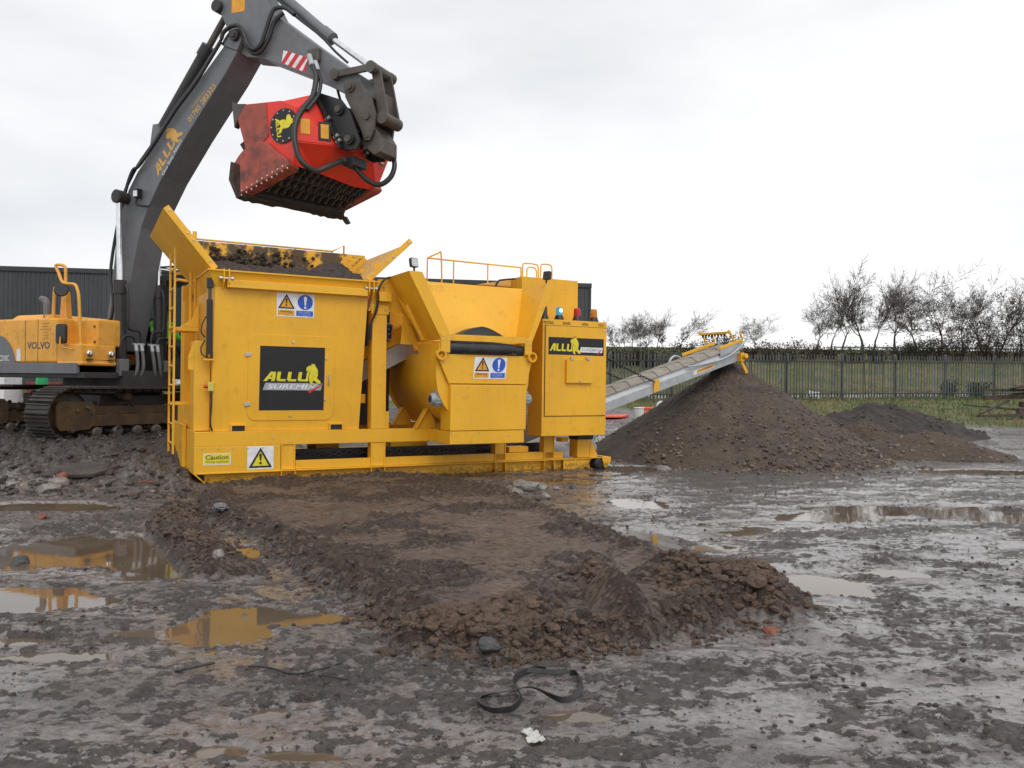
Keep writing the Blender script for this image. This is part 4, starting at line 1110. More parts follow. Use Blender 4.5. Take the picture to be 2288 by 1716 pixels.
M['belt'] = paint('conveyor_belt_dusty', (0.27, 0.24, 0.20, 1), 0.75, var=0.15, dirt=0.5, dirt_col=(0.12, 0.095, 0.075, 1), scale=4)
belt = part(m, 'conveyor_belt', M['belt'], bevel=0)
ce = MB()
for i in range(16):
    x = 5.6+0.36*i
    ce.beam((x,0.86,cz(x)+0.302),(x+0.16,1.23,cz(x+0.16)+0.359),0.02,0.014); ce.beam((x+0.16,1.23,cz(x+0.16)+0.359),(x,1.60,cz(x)+0.345),0.02,0.014)
part(ce, 'cleats', M['rubber'], belt, 0)
part(MB().hexa(strip(5.3,10.9,0.806,0.83,0.275,0.300)), 'edge_seal', M['rubber'], bevel=0)
for x in (5.9,7.2,8.5,9.8,11.0): part(MB().cyl(cpt(x,0.77,0.16),cpt(x,1.63,0.16),0.05,n=12), 'idler', M['worn_steel'], bevel=0)
# head end
for y, s in ((0.742,1),(1.645,1)):
    part(MB().prism([cpt(10.86,y,0.237),cpt(11.50,y,0.237),cpt(11.50,y,0.44),cpt(10.86,y,0.40)], (0,0.012,0)), 'head_plate', M['galv'], bevel=0.001)
    x0 = 10.84 if y < 1 else 10.55
    part(MB().hexa(strip(x0,11.52,y-0.012,y+0.028,0.40 if y < 1 else 0.36,0.47 if y < 1 else 0.43)), 'head_rim')
    part(MB().beam(cpt(11.28,y,0.45),cpt(11.08,y,0.78),0.04,0.03,(0,1,0)).beam(cpt(11.50,y,0.46),cpt(11.42,y,0.66),0.03,0.03,(0,1,0)), 'scraper_arm')
part(MB().beam(cpt(11.10,0.70,0.72),cpt(11.10,1.70,0.72),0.06,0.05), 'scraper_bar')
sp_ = MB()
for i in range(8):
    y = 0.85+0.1*i; sp_.prism([cpt(11.10,y,0.70),cpt(11.10,y+0.08,0.70),cpt(11.10,y+0.05,0.60+0.03*(i % 2))], (0.02,0,0))
part(sp_, 'scraper_teeth', M['exc_dark'], bevel=0)
part(MB().cyl(cpt(11.42,0.78,0.18),cpt(11.42,1.63,0.18),0.17,n=20), 'head_drum', M['worn_steel'], bevel=0)
part(MB().box(11.38,11.48,0.64,0.74,cz(11.4)-0.02,cz(11.4)+0.18).prism([(11.38,0.66,cz(11.4)-0.02),(11.46,0.66,cz(11.4)-0.02),(11.62,0.66,cz(11.4)-0.26),(11.55,0.66,cz(11.4)-0.28)], (0,0.04,0)).cyl((11.46,0.56,cz(11.4)+0.11),(11.46,0.66,cz(11.4)+0.09),0.055,n=14), 'head_motor', bevel=0.003)
part(MB().tube([cpt(9.9,0.72,0.30),cpt(10.4,0.70,0.22),cpt(11.0,0.68,0.20),cpt(11.45,0.66,0.36),cpt(11.60,0.68,0.55),cpt(11.52,0.75,0.66)],0.022,8,spline=5), 'air_hose', M['galv'], bevel=0)
part(MB().tube([cpt(10.2,1.72,0.22),cpt(10.25,1.72,0.36),cpt(10.36,1.72,0.42),cpt(10.5,1.72,0.36),cpt(10.6,1.72,0.28)],0.03,8,spline=5), 'air_hose', M['galv'], bevel=0)
fb = Frame(cpt(10.10,0.7485,0.065),(1,0,0.3115),(-0.3115,0,1)); m = MB(); fb.poly(m, rect(0,0,0.62,0.085), 0, 0.002)
lb = part(m, 'warning_label', M['decal_white'], bevel=0)
put_poly(MB(), fb, rect(0.10,0.01,0.61,0.075), 0.003).build('caption_panel', M['decal_amber'], lb)
put_text(MB(), fb, "Moving machinery", 0.17, 0.025, 0.38, 0.035, 0.004, 0.0).build('lettering', M['decal_black'], lb)
part(MB().prism([cpt(8.98,0.742,0.02),cpt(9.14,0.742,0.02),cpt(9.12,0.742,0.28),cpt(9.0,0.742,0.28)], (0,-0.03,0)), 'chain_lug', bevel=0.002)
def chain(p0, p1, sag):
    m = MB(); p0, p1 = V(p0), V(p1); n = int((p1-p0).length/0.075)
    d = (p1-p0).normalized(); s1 = d.cross(V((0,0,1))).normalized(); s2 = s1.cross(d)
    for i in range(n):
        t = (i+0.5)/n; c = p0.lerp(p1,t) - V((0,0,sag*4*t*(1-t)))
        a = s1 if i % 2 else s2
        m.tube([c + d*0.05*math.cos(2*math.pi*k/8) + a*0.022*math.sin(2*math.pi*k/8) for k in range(8)], 0.009, 5, closed=True)
    return part(m, 'support_chain', M['black'], bevel=0)
chain((6.75,0.70,2.62),(9.06,0.72,1.66),0.05); chain((6.75,1.65,2.62),(9.06,1.68,1.66),0.05)
# ------------------------------------------------------------------ tracked excavator (local: x forward, y left, z up from its tracks)
exc = empty('excavator', EXC_O, EXC_RZ)
exc.scale = (EXC_K,)*3
tag(exc, 'yellow and grey tracked excavator on the rubble bed, boom raised over the hopper', 'excavator')
EY, EG, ED = M['exc_yellow'], M['exc_grey'], M['exc_dark']
def ep(mb, name, mat, parent=exc, bevel=0.0, label=None): return mb.build(name, mat, parent, bevel, label)

MUDP = []
# --- undercarriage, turned under the house
UM = Matrix.Rotation(rad(87), 4, 'Z')
def um(mb): return mb.xform(UM)
Rt, HL, zc = 0.415, 1.62, 0.475
def track_pos(u):
    """point and angle on the oval for path length u"""
    L1 = 2*HL; L2 = math.pi*Rt; P = 2*L1+2*L2; u %= P
    if u < L1: return -HL+u, zc+Rt, 0.0
    u -= L1
    if u < L2: a = u/Rt; return HL+Rt*math.sin(a), zc+Rt*math.cos(a), a
    u -= L2
    if u < L1: return HL-u, zc-Rt, math.pi
    u -= L1; a = u/Rt
    return -HL-Rt*math.sin(a), zc-Rt*math.cos(a), math.pi+a
PER = 4*HL+2*math.pi*Rt
shoe = MB().box(-0.088,0.088,-0.30,0.30,0.0,0.018)
for gx in (-0.07,0.0,0.068): shoe.prism([(gx-0.012,-0.30,0.018),(gx+0.012,-0.30,0.018),(gx+0.006,-0.30,0.042),(gx-0.006,-0.30,0.042)], (0,0.6,0))
shoe.box(-0.07,0.07,-0.09,-0.05,-0.05,0.0).box(-0.07,0.07,0.05,0.09,-0.05,0.0)
shoe_me = shoe.mesh('track_shoe', M['track'])
NS = 49
for side in (-1.2, 1.2):
    for i in range(NS):
        x, z, a = track_pos(PER*i/NS)
        s = link_mesh('track_shoe', shoe_me, exc)
        s.matrix_local = UM @ Matrix.Translation((x, side, z)) @ Matrix.Rotation(a, 4, 'Y')
    yo = side-0.24 if side < 0 else side+0.24
    ep(um(MB().box(-1.30,1.35,side-0.17,side+0.17,0.27,0.46).box(-1.2,1.2,side-0.10,side+0.10,0.46,0.60)), 'track_frame', M['rust_yellow'], bevel=0.01)
    ep(um(MB().prism([(-1.85,side-0.21,0.30),(-1.80,side-0.21,0.22),(-1.32,side-0.21,0.22),(-1.20,side-0.21,0.30),(-1.20,side-0.21,0.60),(-1.28,side-0.21,0.68),(-1.82,side-0.21,0.68),(-1.87,side-0.21,0.60)], (0,0.42,0))), 'idler_guard', M['rust_yellow'], bevel=0.01)
    for xx in (-HL, HL):
        ep(um(MB().lathe((xx,side-0.10,zc),(0,1,0),[(0.10,-0.04),(0.30,0.0),(0.385,0.02),(0.385,0.18),(0.30,0.2),(0.10,0.24)],24)), 'idler_wheel' if xx < 0 else 'drive_sprocket', M['track'])
    for k in range(7):
        ep(um(MB().lathe((-1.15+0.38*k,side-0.20,0.17),(0,1,0),[(0.05,0.0),(0.09,0.01),(0.095,0.10),(0.07,0.12),(0.07,0.28),(0.095,0.30),(0.09,0.39),(0.05,0.40)],14)), 'track_roller', M['worn_steel'])
    for xx in (-0.55,0.6):
        ep(um(MB().lathe((xx,side-0.16,0.75),(0,1,0),[(0.03,0),(0.075,0.01),(0.075,0.3),(0.03,0.32)],14)), 'carrier_roller', M['rust_yellow'])
rmud = np.random.default_rng(66)
for sd_ in (-1.2, 1.2):
    nm_ = 260; xm = rmud.uniform(-1.9, 1.9, nm_); ym = sd_+rmud.uniform(-0.28, 0.28, nm_); zm = np.where(rmud.uniform(0, 1, nm_) < 0.6, rmud.uniform(0.06, 0.28, nm_), rmud.uniform(0.44, 0.64, nm_))
    MUDP.append((sd_, np.stack([xm, ym, zm], 1), 0.015+0.06*rmud.uniform(0, 1, nm_)**2))
ep(um(MB().box(-0.9,0.9,-1.1,1.1,0.42,0.78).box(-0.45,0.45,-0.9,0.9,0.78,0.92)), 'car_body', ED, bevel=0.02)
ep(MB().cyl((0,0,0.90),(0,0,1.14),0.72,n=32), 'slew_ring', ED)

# --- house
ep(MB().box(-2.35,1.02,-1.24,1.24,1.06,1.16).box(0.1,1.10,-0.55,0.58,0.92,1.20), 'deck_frame', ED, bevel=0.01)
ep(MB().box(-2.40,0.88,-1.285,-1.22,1.13,1.315).box(-2.40,0.88,1.22,1.285,1.13,1.315), 'side_skirt', EG, bevel=0.01)
cw = []
for k in range(13):
    a = math.pi/2 + math.pi*k/12
    cw.append((-1.55+1.30*math.cos(a)*0.9, 1.27*math.sin(a)))
cwp = [(-1.30,1.27)]+cw+[(-1.30,-1.27)]
ep(MB().prism([(a,b,1.12) for a, b in cwp], (0,0,0.95)), 'counterweight', EY, bevel=0.06)
hood = ep(MB().box(-1.30,0.355,-1.27,0.50,1.316,2.075).box(-1.30,-0.1,0.50,1.27,1.316,2.075), 'engine_hood', EY, bevel=0.035)
ep(MB().prism([(-1.6,-0.85,2.07),(-0.45,-0.85,2.07),(-0.55,-0.75,2.20),(-1.45,-0.75,2.20)], (0,1.6,0)), 'hood_cover', EY, hood, 0.03)
sd = Frame((-1.30,-1.271,1.316),(1,0,0),(0,0,1))
m = MB()
for u in (0.85, 1.18): put_poly(m, sd, rect(u,0.02,u+0.012,0.74), 0.0012)
ep(m, 'door_seam', ED, hood)
put_text(MB(), sd, "VOLVO", 0.905, 0.235, 0.59, 0.122, 0.0014, 0.03).build('lettering', M['grey_text'], hood)
m = MB()
for k, w in enumerate((0.2,0.16,0.3,0.12,0.12,0.1)): put_poly(m, sd, rect(1.38-w/2,0.66-0.05*k,1.38+w/2,0.672-0.05*k), 0.0014)
ep(m, 'notice_text', plain('worn_text',(0.42,0.22,0.05,1),0.6), hood)
# grey swoosh and model number on the counterweight side
m = MB(); cs_ = Frame((-2.4,-1.272,1.316),(1,0,0),(0,0,1))
P = [(0.9,0.0),(1.70,0.0),(1.68,0.10),(1.62,0.23),(1.53,0.35),(1.40,0.44),(1.25,0.49),(0.9,0.50)]
P2 = [cs_.p(a,b,0.004) for a, b in P]
m.add(P2, [tuple(range(len(P2)))])
ep(m, 'grey_decal', EG, exc)
put_text(MB(), cs_, "EC210C", 1.20, 0.03, 0.33, 0.10, 0.0058, 0.01).build('lettering', M['decal_white'], exc)
m = MB(); put_poly(m, cs_, rect(1.73,0.03,1.84,0.24), 0.003); ep(m, 'service_sticker', M['decal_white'], exc)
tank = ep(MB().box(-0.05,0.96,-0.95,-0.50,1.60,2.065), 'fuel_tank', EY, bevel=0.03)
tbx = ep(MB().box(0.36,0.97,-1.265,-0.60,1.30,1.63).box(0.365,0.985,-1.275,-0.59,1.27,1.345), 'tool_box', EY, bevel=0.03)
tf = Frame((0.972,-1.265,1.30),(0,1,0),(0,0,1))
m = MB(); tf.poly(m, rrect(0.50,0.20,0.03), 0.0, 0.006); m.v = [(p[0],p[1]+0.09,p[2]+0.07) for p in m.v]
ep(m, 'box_panel', EY, tbx, 0.003)
for yy in (-1.13,-0.72):
    lm = ep(MB().lathe((0.978,yy,1.475),(1,0,0),[(0.055,0.0),(0.06,0.02),(0.05,0.045),(0.02,0.05)],16), 'work_lamp', M['chrome'], exc)
    ep(MB().box(0.975,1.02,yy-0.05,yy+0.05,1.365,1.385), 'lamp_guard', ED, lm)
m = MB()
for u, v in ((0.22,0.64),(0.93,0.62),(0.94,0.36)): m.cyl((-0.05+u,-0.95,1.316+v),(-0.05+u,-0.965,1.316+v),0.022,n=10)
ep(m, 'tank_bolts', M['worn_steel'], tank)['kind'] = 'stuff'
mir = MB(); mf = Frame((0.47,-1.32,1.63),(1,0,0),(0,0,1)); mf.poly(mir, rrect(0.24,0.33,0.05), 0.0, 0.05)
mr_ = ep(mir, 'mirror', M['black'], exc, 0.01)
ep(MB().tube([(0.62,-1.385,1.74),(0.62,-1.39,1.60),(0.66,-1.36,1.57),(0.80,-1.29,1.54)],0.013,7,spline=3), 'mirror_arm', EY, mr_)
ep(MB().tube([(0.17,-1.20,2.07),(0.20,-1.20,2.52),(0.24,-1.20,2.60),(0.42,-1.20,2.61)],0.028,8,spline=2), 'grab_rail', EY)
ep(MB().tube([(0.38,-1.13,2.66),(0.37,-1.13,2.92),(0.30,-1.14,2.98),(0.15,-1.15,2.98),(0.22,-1.15,2.86),(0.34,-1.15,2.68),(0.62,-1.15,2.64),(0.70,-1.15,2.55),(0.75,-1.15,2.35),(0.81,-1.16,1.63)],0.026,8,spline=3), 'grab_rail', EY)
ep(MB().lathe((0.40,-1.22,2.54),(0.7,-0.7,0.15),[(0.02,-0.02),(0.10,0.0),(0.115,0.02),(0.10,0.03)],18), 'round_mirror', M['black'])
ep(MB().prism([(-0.02,-0.95,2.06),(0.18,-0.95,2.06),(0.12,-0.95,2.56),(0.03,-0.95,2.56)], (0,0.10,0)), 'rail_base', EY, bevel=0.005)
ep(MB().tube([(-0.43,-0.9,2.10),(-0.43,-0.9,2.32),(-0.47,-0.9,2.43),(-0.57,-0.9,2.46)],0.055,12,spline=4), 'exhaust_pipe', EG)
ep(MB().box(-0.45,-0.25,-0.95,-0.75,2.075,2.17), 'air_intake', EY, bevel=0.01)
# boom foot brackets and valve blocks
ep(MB().prism([(0.0,-0.36,1.16),(0.95,-0.36,1.16),(1.0,-0.36,1.35),(0.62,-0.36,1.75),(0.25,-0.36,1.80)], (0,0.05,0)).prism([(0.0,0.31,1.16),(0.95,0.31,1.16),(1.0,0.31,1.35),(0.62,0.31,1.75),(0.25,0.31,1.80)], (0,0.05,0)), 'boom_bracket', ED, bevel=0.005)
ep(MB().box(-0.25,0.1,-0.58,0.28,1.16,1.9), 'valve_cover', ED, bevel=0.02)

# --- boom
BT = [(3.04,6.59),(2.87,6.44),(2.40,6.03),(1.95,5.63),(1.46,5.11),(1.05,4.70),(0.83,4.40),(0.65,4.02),(0.54,3.66),(0.50,3.22),(0.34,2.22),(0.25,1.62)]
BB = [(0.62,1.55),(0.80,2.3),(0.98,3.1),(1.15,3.71),(1.34,4.09),(1.65,4.54),(2.24,5.23),(3.06,6.11),(3.34,6.46)]
poly = BT+BB
boom = ep(MB().prism([(a,-0.28,b) for a, b in poly], (0,0.56,0)), 'boom', EG, bevel=0.012)
# flanges of the box section stand a little proud
fl = MB()
for seq in (BT, BB):
    for (a, b), (c, d) in zip(seq[:-1], seq[1:]):
        fl.beam((a,0,b),(c,0,d),0.60,0.022,(0,0,1) if abs(c-a) > abs(d-b) else (1,0,0))
fl = MB()
n = len(BB)
for yy in (-0.30, 0.28):
    pass
ep(MB().cyl((0.43,-0.40,1.62),(0.43,0.40,1.62),0.11,n=18), 'foot_pin', ED, boom)
ep(MB().prism([(3.04,-0.30,6.59),(3.34,-0.30,6.46),(3.46,-0.30,6.66),(3.38,-0.30,6.80),(3.24,-0.30,6.80)], (0,0.08,0)).prism([(3.04,0.22,6.59),(3.34,0.22,6.46),(3.46,0.22,6.66),(3.38,0.22,6.80),(3.24,0.22,6.80)], (0,0.08,0)), 'boom_fork', EG, boom, 0.004)
ep(MB().cyl((3.32,-0.37,6.69),(3.32,0.37,6.69),0.085,n=18).cyl((3.32,-0.39,6.69),(3.32,-0.36,6.69),0.045,n=12), 'boom_pin', ED, boom)
ep(MB().cyl((0.80,-0.52,4.25),(0.80,0.52,4.25),0.10,n=18), 'cylinder_pin', ED, boom)
# print on the boom side
dx, dz = (2.05-1.44), (5.44-4.58)
fbm_ = Frame((1.50,-0.283,4.46),(dx,0,dz*0.92),(-dz*0.92,0,dx))
put_wordmark(fbm_, boom, 0.12, 0.02, 0.70, 0.17, 0.0, M['decal_gold'], lean=0.25, outline=EG)
put_text(MB(), fbm_, "One Step Ahead", 0.20, -0.10, 0.70, 0.075, 0.0, 0.0).build('lettering', M['decal_white'], boom)
fb2 = Frame((2.27,-0.283,5.40),(0.61,0,0.55),(-0.55,0,0.61))
put_text(MB(), fb2, "01785 282323", 0.03, -0.015, 0.78, 0.10, 0.0, 0.012).build('lettering', M['decal_gold'], boom)
put_text(MB(), fb2, "Telephone", 0.22, 0.115, 0.38, 0.05, 0.0, 0.0).build('lettering', M['decal_gold'], boom)
bw = ep(MB().box(1.10,1.20,-0.40,-0.30,4.22,4.38), 'boom_lamp', M['black'], exc, 0.01)
ep(MB().box(1.105,1.195,-0.408,-0.401,4.24,4.34), 'lens', M['decal_white'], bw)
ep(MB().tube([(1.15,-0.36,4.22),(1.12,-0.36,4.12),(1.22,-0.34,4.08),(1.40,-0.32,4.06)],0.018,6,spline=3), 'lamp_bracket', M['black'], bw)
# boom cylinders
for yy in (-0.44, 0.38):
    bc = ep(MB().cyl((0.90,yy,1.28),(0.845,yy,2.62),0.092,n=20).cyl((0.848,yy,2.55),(0.842,yy,2.78),0.112,n=20), 'boom_cylinder', ED, exc)
    ep(MB().cyl((0.842,yy,2.78),(0.80,yy,4.18),0.052,n=16), 'rod', M['chrome'], bc)
    ep(MB().cyl((0.80,yy-0.07,4.25),(0.80,yy+0.07,4.25),0.12,n=18), 'rod_eye', ED, bc)
    ep(MB().cyl((0.90,yy-0.08,1.28),(0.90,yy+0.08,1.28),0.13,n=18), 'base_eye', ED, bc)
    sg = -1 if yy < 0 else 1
    ep(MB().tube([(0.96,yy-0.02*sg,2.70),(1.02,yy-0.03*sg,2.5),(1.02,yy-0.03*sg,2.0),(1.02,yy-0.10*sg,1.92),(1.02,yy-0.26*sg,1.90),(1.02,yy-0.30*sg,1.76),(1.02,yy-0.30*sg,1.66)],0.022,8,spline=3), 'hydraulic_pipe', ED, bc)
    ep(MB().tube([(1.0,yy+0.10*sg,1.45),(1.03,yy+0.10*sg,1.72),(1.03,yy+0.04*sg,1.80),(1.03,yy-0.12*sg,1.80),(1.03,yy-0.18*sg,1.70),(1.03,yy-0.18*sg,1.62)],0.022,8,spline=3), 'hydraulic_pipe', ED, bc)
    ep(MB().box(1.0,1.05,yy-(0.36 if sg > 0 else -0.14),yy-(0.14 if sg > 0 else -0.36),1.655,1.69), 'pipe_clamp', M['galv'], bc, 0.004)
    for o in (0.18, 0.30):
        y2 = yy-o*sg
        ep(MB().tube([(1.03,y2,1.66),(1.08,y2,1.45),(1.10,y2+0.02*sg,1.20),(1.02,y2+0.10*sg,1.02),(0.9,y2+0.16*sg,0.98)],0.032,9,spline=4), 'hydraulic_hose', M['hose_grey'], bc)
        ep(MB().cyl((1.035,y2,1.66),(1.06,y2,1.55),0.036,n=9), 'hose_ferrule', M['galv'], bc)
    ep(MB().box(0.95,1.06,yy+0.06*sg-0.09,yy+0.06*sg+0.09,1.10,1.40), 'valve_block', EG, bc, 0.01)
# arm cylinder on top of the boom
ac = ep(MB().cyl((1.33,0,5.50),(2.36,0,6.72),0.100,n=20).cyl((2.28,0,6.63),(2.42,0,6.79),0.122,n=20), 'arm_cylinder', ED, exc)
ep(MB().cyl((2.40,0,6.77),(2.80,0,7.25),0.055,n=16), 'rod', M['worn_steel'], ac)
ep(MB().prism([(1.20,-0.15,5.20),(1.45,-0.15,5.30),(1.38,-0.15,5.55),(1.26,-0.15,5.55)], (0,0.3,0)), 'cylinder_bracket', EG, ac, 0.004)
ep(MB().tube([(3.05,-0.36,6.63),(2.52,-0.36,6.05),(2.04,-0.36,5.63),(1.55,-0.36,5.12),(1.19,-0.36,4.78),(1.02,-0.36,4.70),(0.86,-0.37,4.33),(0.66,-0.38,3.65),(0.55,-0.40,2.9),(0.66,-0.42,2.35),(0.50,-0.45,1.75)],0.028,8,spline=4), 'boom_hose', M['hose'])
ep(MB().tube([(3.02,-0.30,6.72),(2.48,-0.31,6.13),(1.98,-0.31,5.70),(1.50,-0.31,5.19),(1.08,-0.31,4.79),(0.80,-0.33,4.38)],0.024,8,spline=4), 'boom_hose', M['hose'])
# --- stick
ST = [(2.86,7.22),(2.82,7.45),(2.95,7.85),(3.30,8.05),(3.62,7.62),(3.99,7.00),(4.74,6.43),(5.5,5.88),(5.74,5.72),(5.74,5.48),(5.58,5.41),(4.86,5.81),(3.81,6.29),(3.46,6.37),(3.22,6.53),(3.08,6.80)]
stick = ep(MB().prism([(a,-0.20,b) for a, b in ST], (0,0.40,0)), 'stick', EG, bevel=0.012)
ep(MB().cyl((2.84,-0.28,7.30),(2.84,0.28,7.30),0.10,n=18), 'stick_pin', ED, stick)
ep(MB().cyl((5.60,-0.30,5.54),(5.60,0.30,5.54),0.085,n=18).cyl((5.60,-0.33,5.54),(5.60,-0.29,5.54),0.05,n=12), 'stick_pin', M['worn_steel'], stick)
m = MB(); sf = Frame((4.19,-0.202,5.61),(0.51,0,-0.20),(0.20,0,0.51)); 
# red and white hazard board
hb0 = [(4.23,6.35-0.0),(4.74,6.15),(4.67,5.93),(4.19,6.16)]
def hz(u, v):
    a = V((4.23,0,6.35)).lerp(V((4.74,0,6.15)),u); b = V((4.19,0,6.16)).lerp(V((4.67,0,5.93)),u)
    p = a.lerp(b,v); return (p.x,-0.203,p.z)
HB = MB().add([hz(0,0),hz(0,1),hz(1,1),hz(1,0)], [(0,1,2,3)])
hbo = ep(HB, 'hazard_board', M['decal_white'], stick)
m = MB()
for k in range(4):
    u0 = -0.02+0.30*k
    q = [(u0+0.20,0),(u0+0.36,0),(u0+0.16,1),(u0+0.0,1)]
    q = [(min(1,max(0,a)),b) for a, b in q]
    m.add([(p[0],-0.2045,p[2]) for p in (hz(a,b) for a, b in q)], [(3,2,1,0)])
ep(m, 'red_stripes', M['decal_red'], hbo)['kind'] = 'stuff'
m = MB().add([(3.12,-0.203,7.15),(3.40,-0.203,7.13),(3.42,-0.203,7.42),(3.13,-0.203,7.46)], [(0,1,2,3)])
ws2 = ep(m, 'warning_sticker', M['decal_amber'], stick)
# bucket cylinder on the stick
bk = ep(MB().cyl((3.55,0,7.75),(4.98,0,6.52),0.085,n=20).cyl((4.86,0,6.62),(5.04,0,6.47),0.105,n=20), 'bucket_cylinder', EG, exc)
ep(MB().cyl((5.03,0,6.48),(5.90,0,5.82),0.048,n=16), 'rod', M['chrome'], bk)
ep(MB().tube([(3.9,-0.12,7.35),(4.4,-0.13,6.90),(4.9,-0.13,6.50),(5.2,-0.14,6.20),(5.45,-0.15,5.98)],0.02,7,spline=4), 'stick_pipe', M['hose'])
ep(MB().tube([(3.05,-0.35,6.68),(3.1,-0.35,6.78),(3.25,-0.34,6.85),(3.41,-0.34,6.83),(3.51,-0.33,6.7),(3.59,-0.33,6.51),(3.73,-0.32,6.4),(3.87,-0.32,6.47),(3.96,-0.32,6.66),(4.06,-0.31,6.91),(4.13,-0.28,7.01),(4.27,-0.22,7.01),(4.44,-0.20,6.88)],0.034,9,spline=4), 'stick_hose', M['hose'])
ep(MB().tube([(3.02,-0.28,6.60),(3.2,-0.28,6.78),(3.40,-0.28,6.75),(3.50,-0.28,6.55),(3.64,-0.28,6.38),(3.82,-0.28,6.36),(3.98,-0.27,6.55),(4.08,-0.26,6.80),(4.25,-0.24,6.93)],0.034,9,spline=4), 'stick_hose', M['hose'])
# linkage
WS = M['worn_steel']
ep(MB().beam((5.30,-0.26,5.78),(5.97,-0.26,5.79),0.05,0.10,(0,0,1)).cyl((5.30,-0.30,5.78),(5.30,-0.21,5.78),0.085,n=16).cyl((5.97,-0.30,5.79),(5.97,-0.22,5.79),0.09,n=16), 'rocker_arm', WS, bevel=0.004)
ep(MB().beam((5.30,0.26,5.78),(5.97,0.26,5.79),0.05,0.10,(0,0,1)).cyl((5.30,0.21,5.78),(5.30,0.30,5.78),0.085,n=16).cyl((5.97,0.22,5.79),(5.97,0.30,5.79),0.09,n=16), 'rocker_arm', WS, bevel=0.004)
ep(MB().cyl((5.97,-0.24,5.79),(5.97,0.24,5.79),0.085,n=18), 'link_pin', WS)
hk = MB()
for yy in (-0.17, 0.13): hk.prism([(5.90,yy,5.79),(6.05,yy,5.81),(6.22,yy,5.05),(6.06,yy,5.00)], (0,0.04,0))
hk.box(5.98,6.12,-0.13,0.13,5.10,5.42).cyl((6.14,-0.22,5.03),(6.14,0.22,5.03),0.095,n=16)
ep(hk, 'bucket_link', WS, bevel=0.004)
CP = [(5.47,5.60),(5.60,5.67),(5.78,5.58),(5.97,5.36),(6.06,5.07),(6.03,4.85),(5.95,4.69),(5.86,4.70),(5.78,4.90),(5.64,5.15),(5.50,5.40)]
cpl = MB()
for yy in (-0.27, 0.23): cpl.prism([(a,yy,b) for a, b in CP], (0,0.04,0))
cpl.prism([(5.80,-0.21,4.92),(5.98,-0.21,4.94),(6.12,-0.21,4.72),(6.12,-0.21,4.52),(6.00,-0.21,4.48),(5.78,-0.21,4.66)], (0,0.44,0))
cq = ep(cpl, 'quick_coupler', WS, bevel=0.006)
ep(MB().cyl((5.90,-0.30,5.06),(5.90,0.30,5.06),0.06,n=14).cyl((5.92,-0.29,4.76),(5.92,-0.26,4.76),0.025,n=8), 'coupler_pin', WS, cq)
# --- cab
cx0, cx1, cy0, cy1, cz0, cz1 = 0.08, 1.50, 0.56, 1.40, 1.06, 2.92
fr_ = MB()
for (x, y) in ((cx0,cy0),(cx0,cy1),(cx1-0.06,cy0),(cx1-0.06,cy1)):
    fr_.beam((x+0.03,y,cz0),(x+0.03-(0.0 if x < 0 else 0.14),y,cz1),0.07,0.07,(0,1,0))
fr_.box(cx0,cx1-0.10,cy0-0.02,cy1+0.02,cz1-0.03,cz1+0.07).box(cx0,cx1,cy0-0.03,cy1+0.03,cz0,cz0+0.30).box(cx0,cx0+0.05,cy0,cy1,cz0,2.0)
fr_.box(0.78,0.85,cy0-0.02,cy0+0.03,cz0+0.3,cz1).box(0.78,0.85,cy1-0.03,cy1+0.02,cz0+0.3,cz1)
cab = ep(fr_, 'cab', ED, bevel=0.01)
gm, gnt, gb = new_mat('cab_glass')
gb.inputs["Base Color"].default_value = (0.03, 0.045, 0.045, 1); gb.inputs["Roughness"].default_value = 0.03
gt_ = gnt.nodes.new("ShaderNodeBsdfTransparent"); gt_.inputs["Color"].default_value = (0.86, 0.92, 0.90, 1)
gx = gnt.nodes.new("ShaderNodeMixShader"); gx.inputs["Fac"].default_value = 0.10
gnt.links.new(gt_.outputs[0], gx.inputs[1]); gnt.links.new(gb.outputs[0], gx.inputs[2]); gnt.links.new(gx.outputs[0], gnt.nodes["Material Output"].inputs["Surface"])
M['glass'] = gm
ep(MB().hexa([(cx1-0.04,cy0+0.04,cz0+0.30),(cx1-0.03,cy0+0.04,cz0+0.30),(cx1-0.03,cy1-0.04,cz0+0.30),(cx1-0.04,cy1-0.04,cz0+0.30),(cx1-0.18,cy0+0.04,cz1-0.03),(cx1-0.17,cy0+0.04,cz1-0.03),(cx1-0.17,cy1-0.04,cz1-0.03),(cx1-0.18,cy1-0.04,cz1-0.03)]), 'windscreen', M['glass'], cab)
ep(MB().box(cx0+0.08,0.77,cy0,cy0+0.006,1.45,cz1-0.04), 'side_window', M['glass'], cab)
ep(MB().box(0.86,cx1-0.14,cy0,cy0+0.006,1.45,cz1-0.04), 'side_window', M['glass'], cab)
ep(MB().box(cx0+0.08,cx1-0.14,cy1-0.006,cy1,1.45,cz1-0.04), 'side_window', M['glass'], cab)
ep(MB().box(cx0+0.01,cx0+0.016,cy0+0.05,cy1-0.05,2.0,cz1-0.04), 'rear_window', M['glass'], cab)
ep(MB().box(0.22,0.72,0.60,1.08,1.15,1.58).box(0.16,0.28,0.60,1.08,1.58,2.25), 'operator_seat', M['rubber'], cab, 0.04)
ep(MB().box(0.85,1.05,1.10,1.25,1.06,1.62), 'control_console', ED, cab, 0.03)
ep(MB().box(1.10,1.42,0.54,1.42,2.99,3.04).cyl((1.40,0.30,2.86),(1.40,1.50,2.86),0.030,n=10), 'roof_guard_bar', EY, cab, 0.004)
for yy in (0.70,1.25): ep(MB().box(1.40,1.47,yy-0.06,yy+0.06,2.64,2.76), 'cab_lamp', M['galv'], cab, 0.01)
rgd = MB()
for k in range(6): rgd.beam((0.15+0.23*k,0.58,3.16),(0.15+0.23*k,1.38,3.16),0.02,0.02)
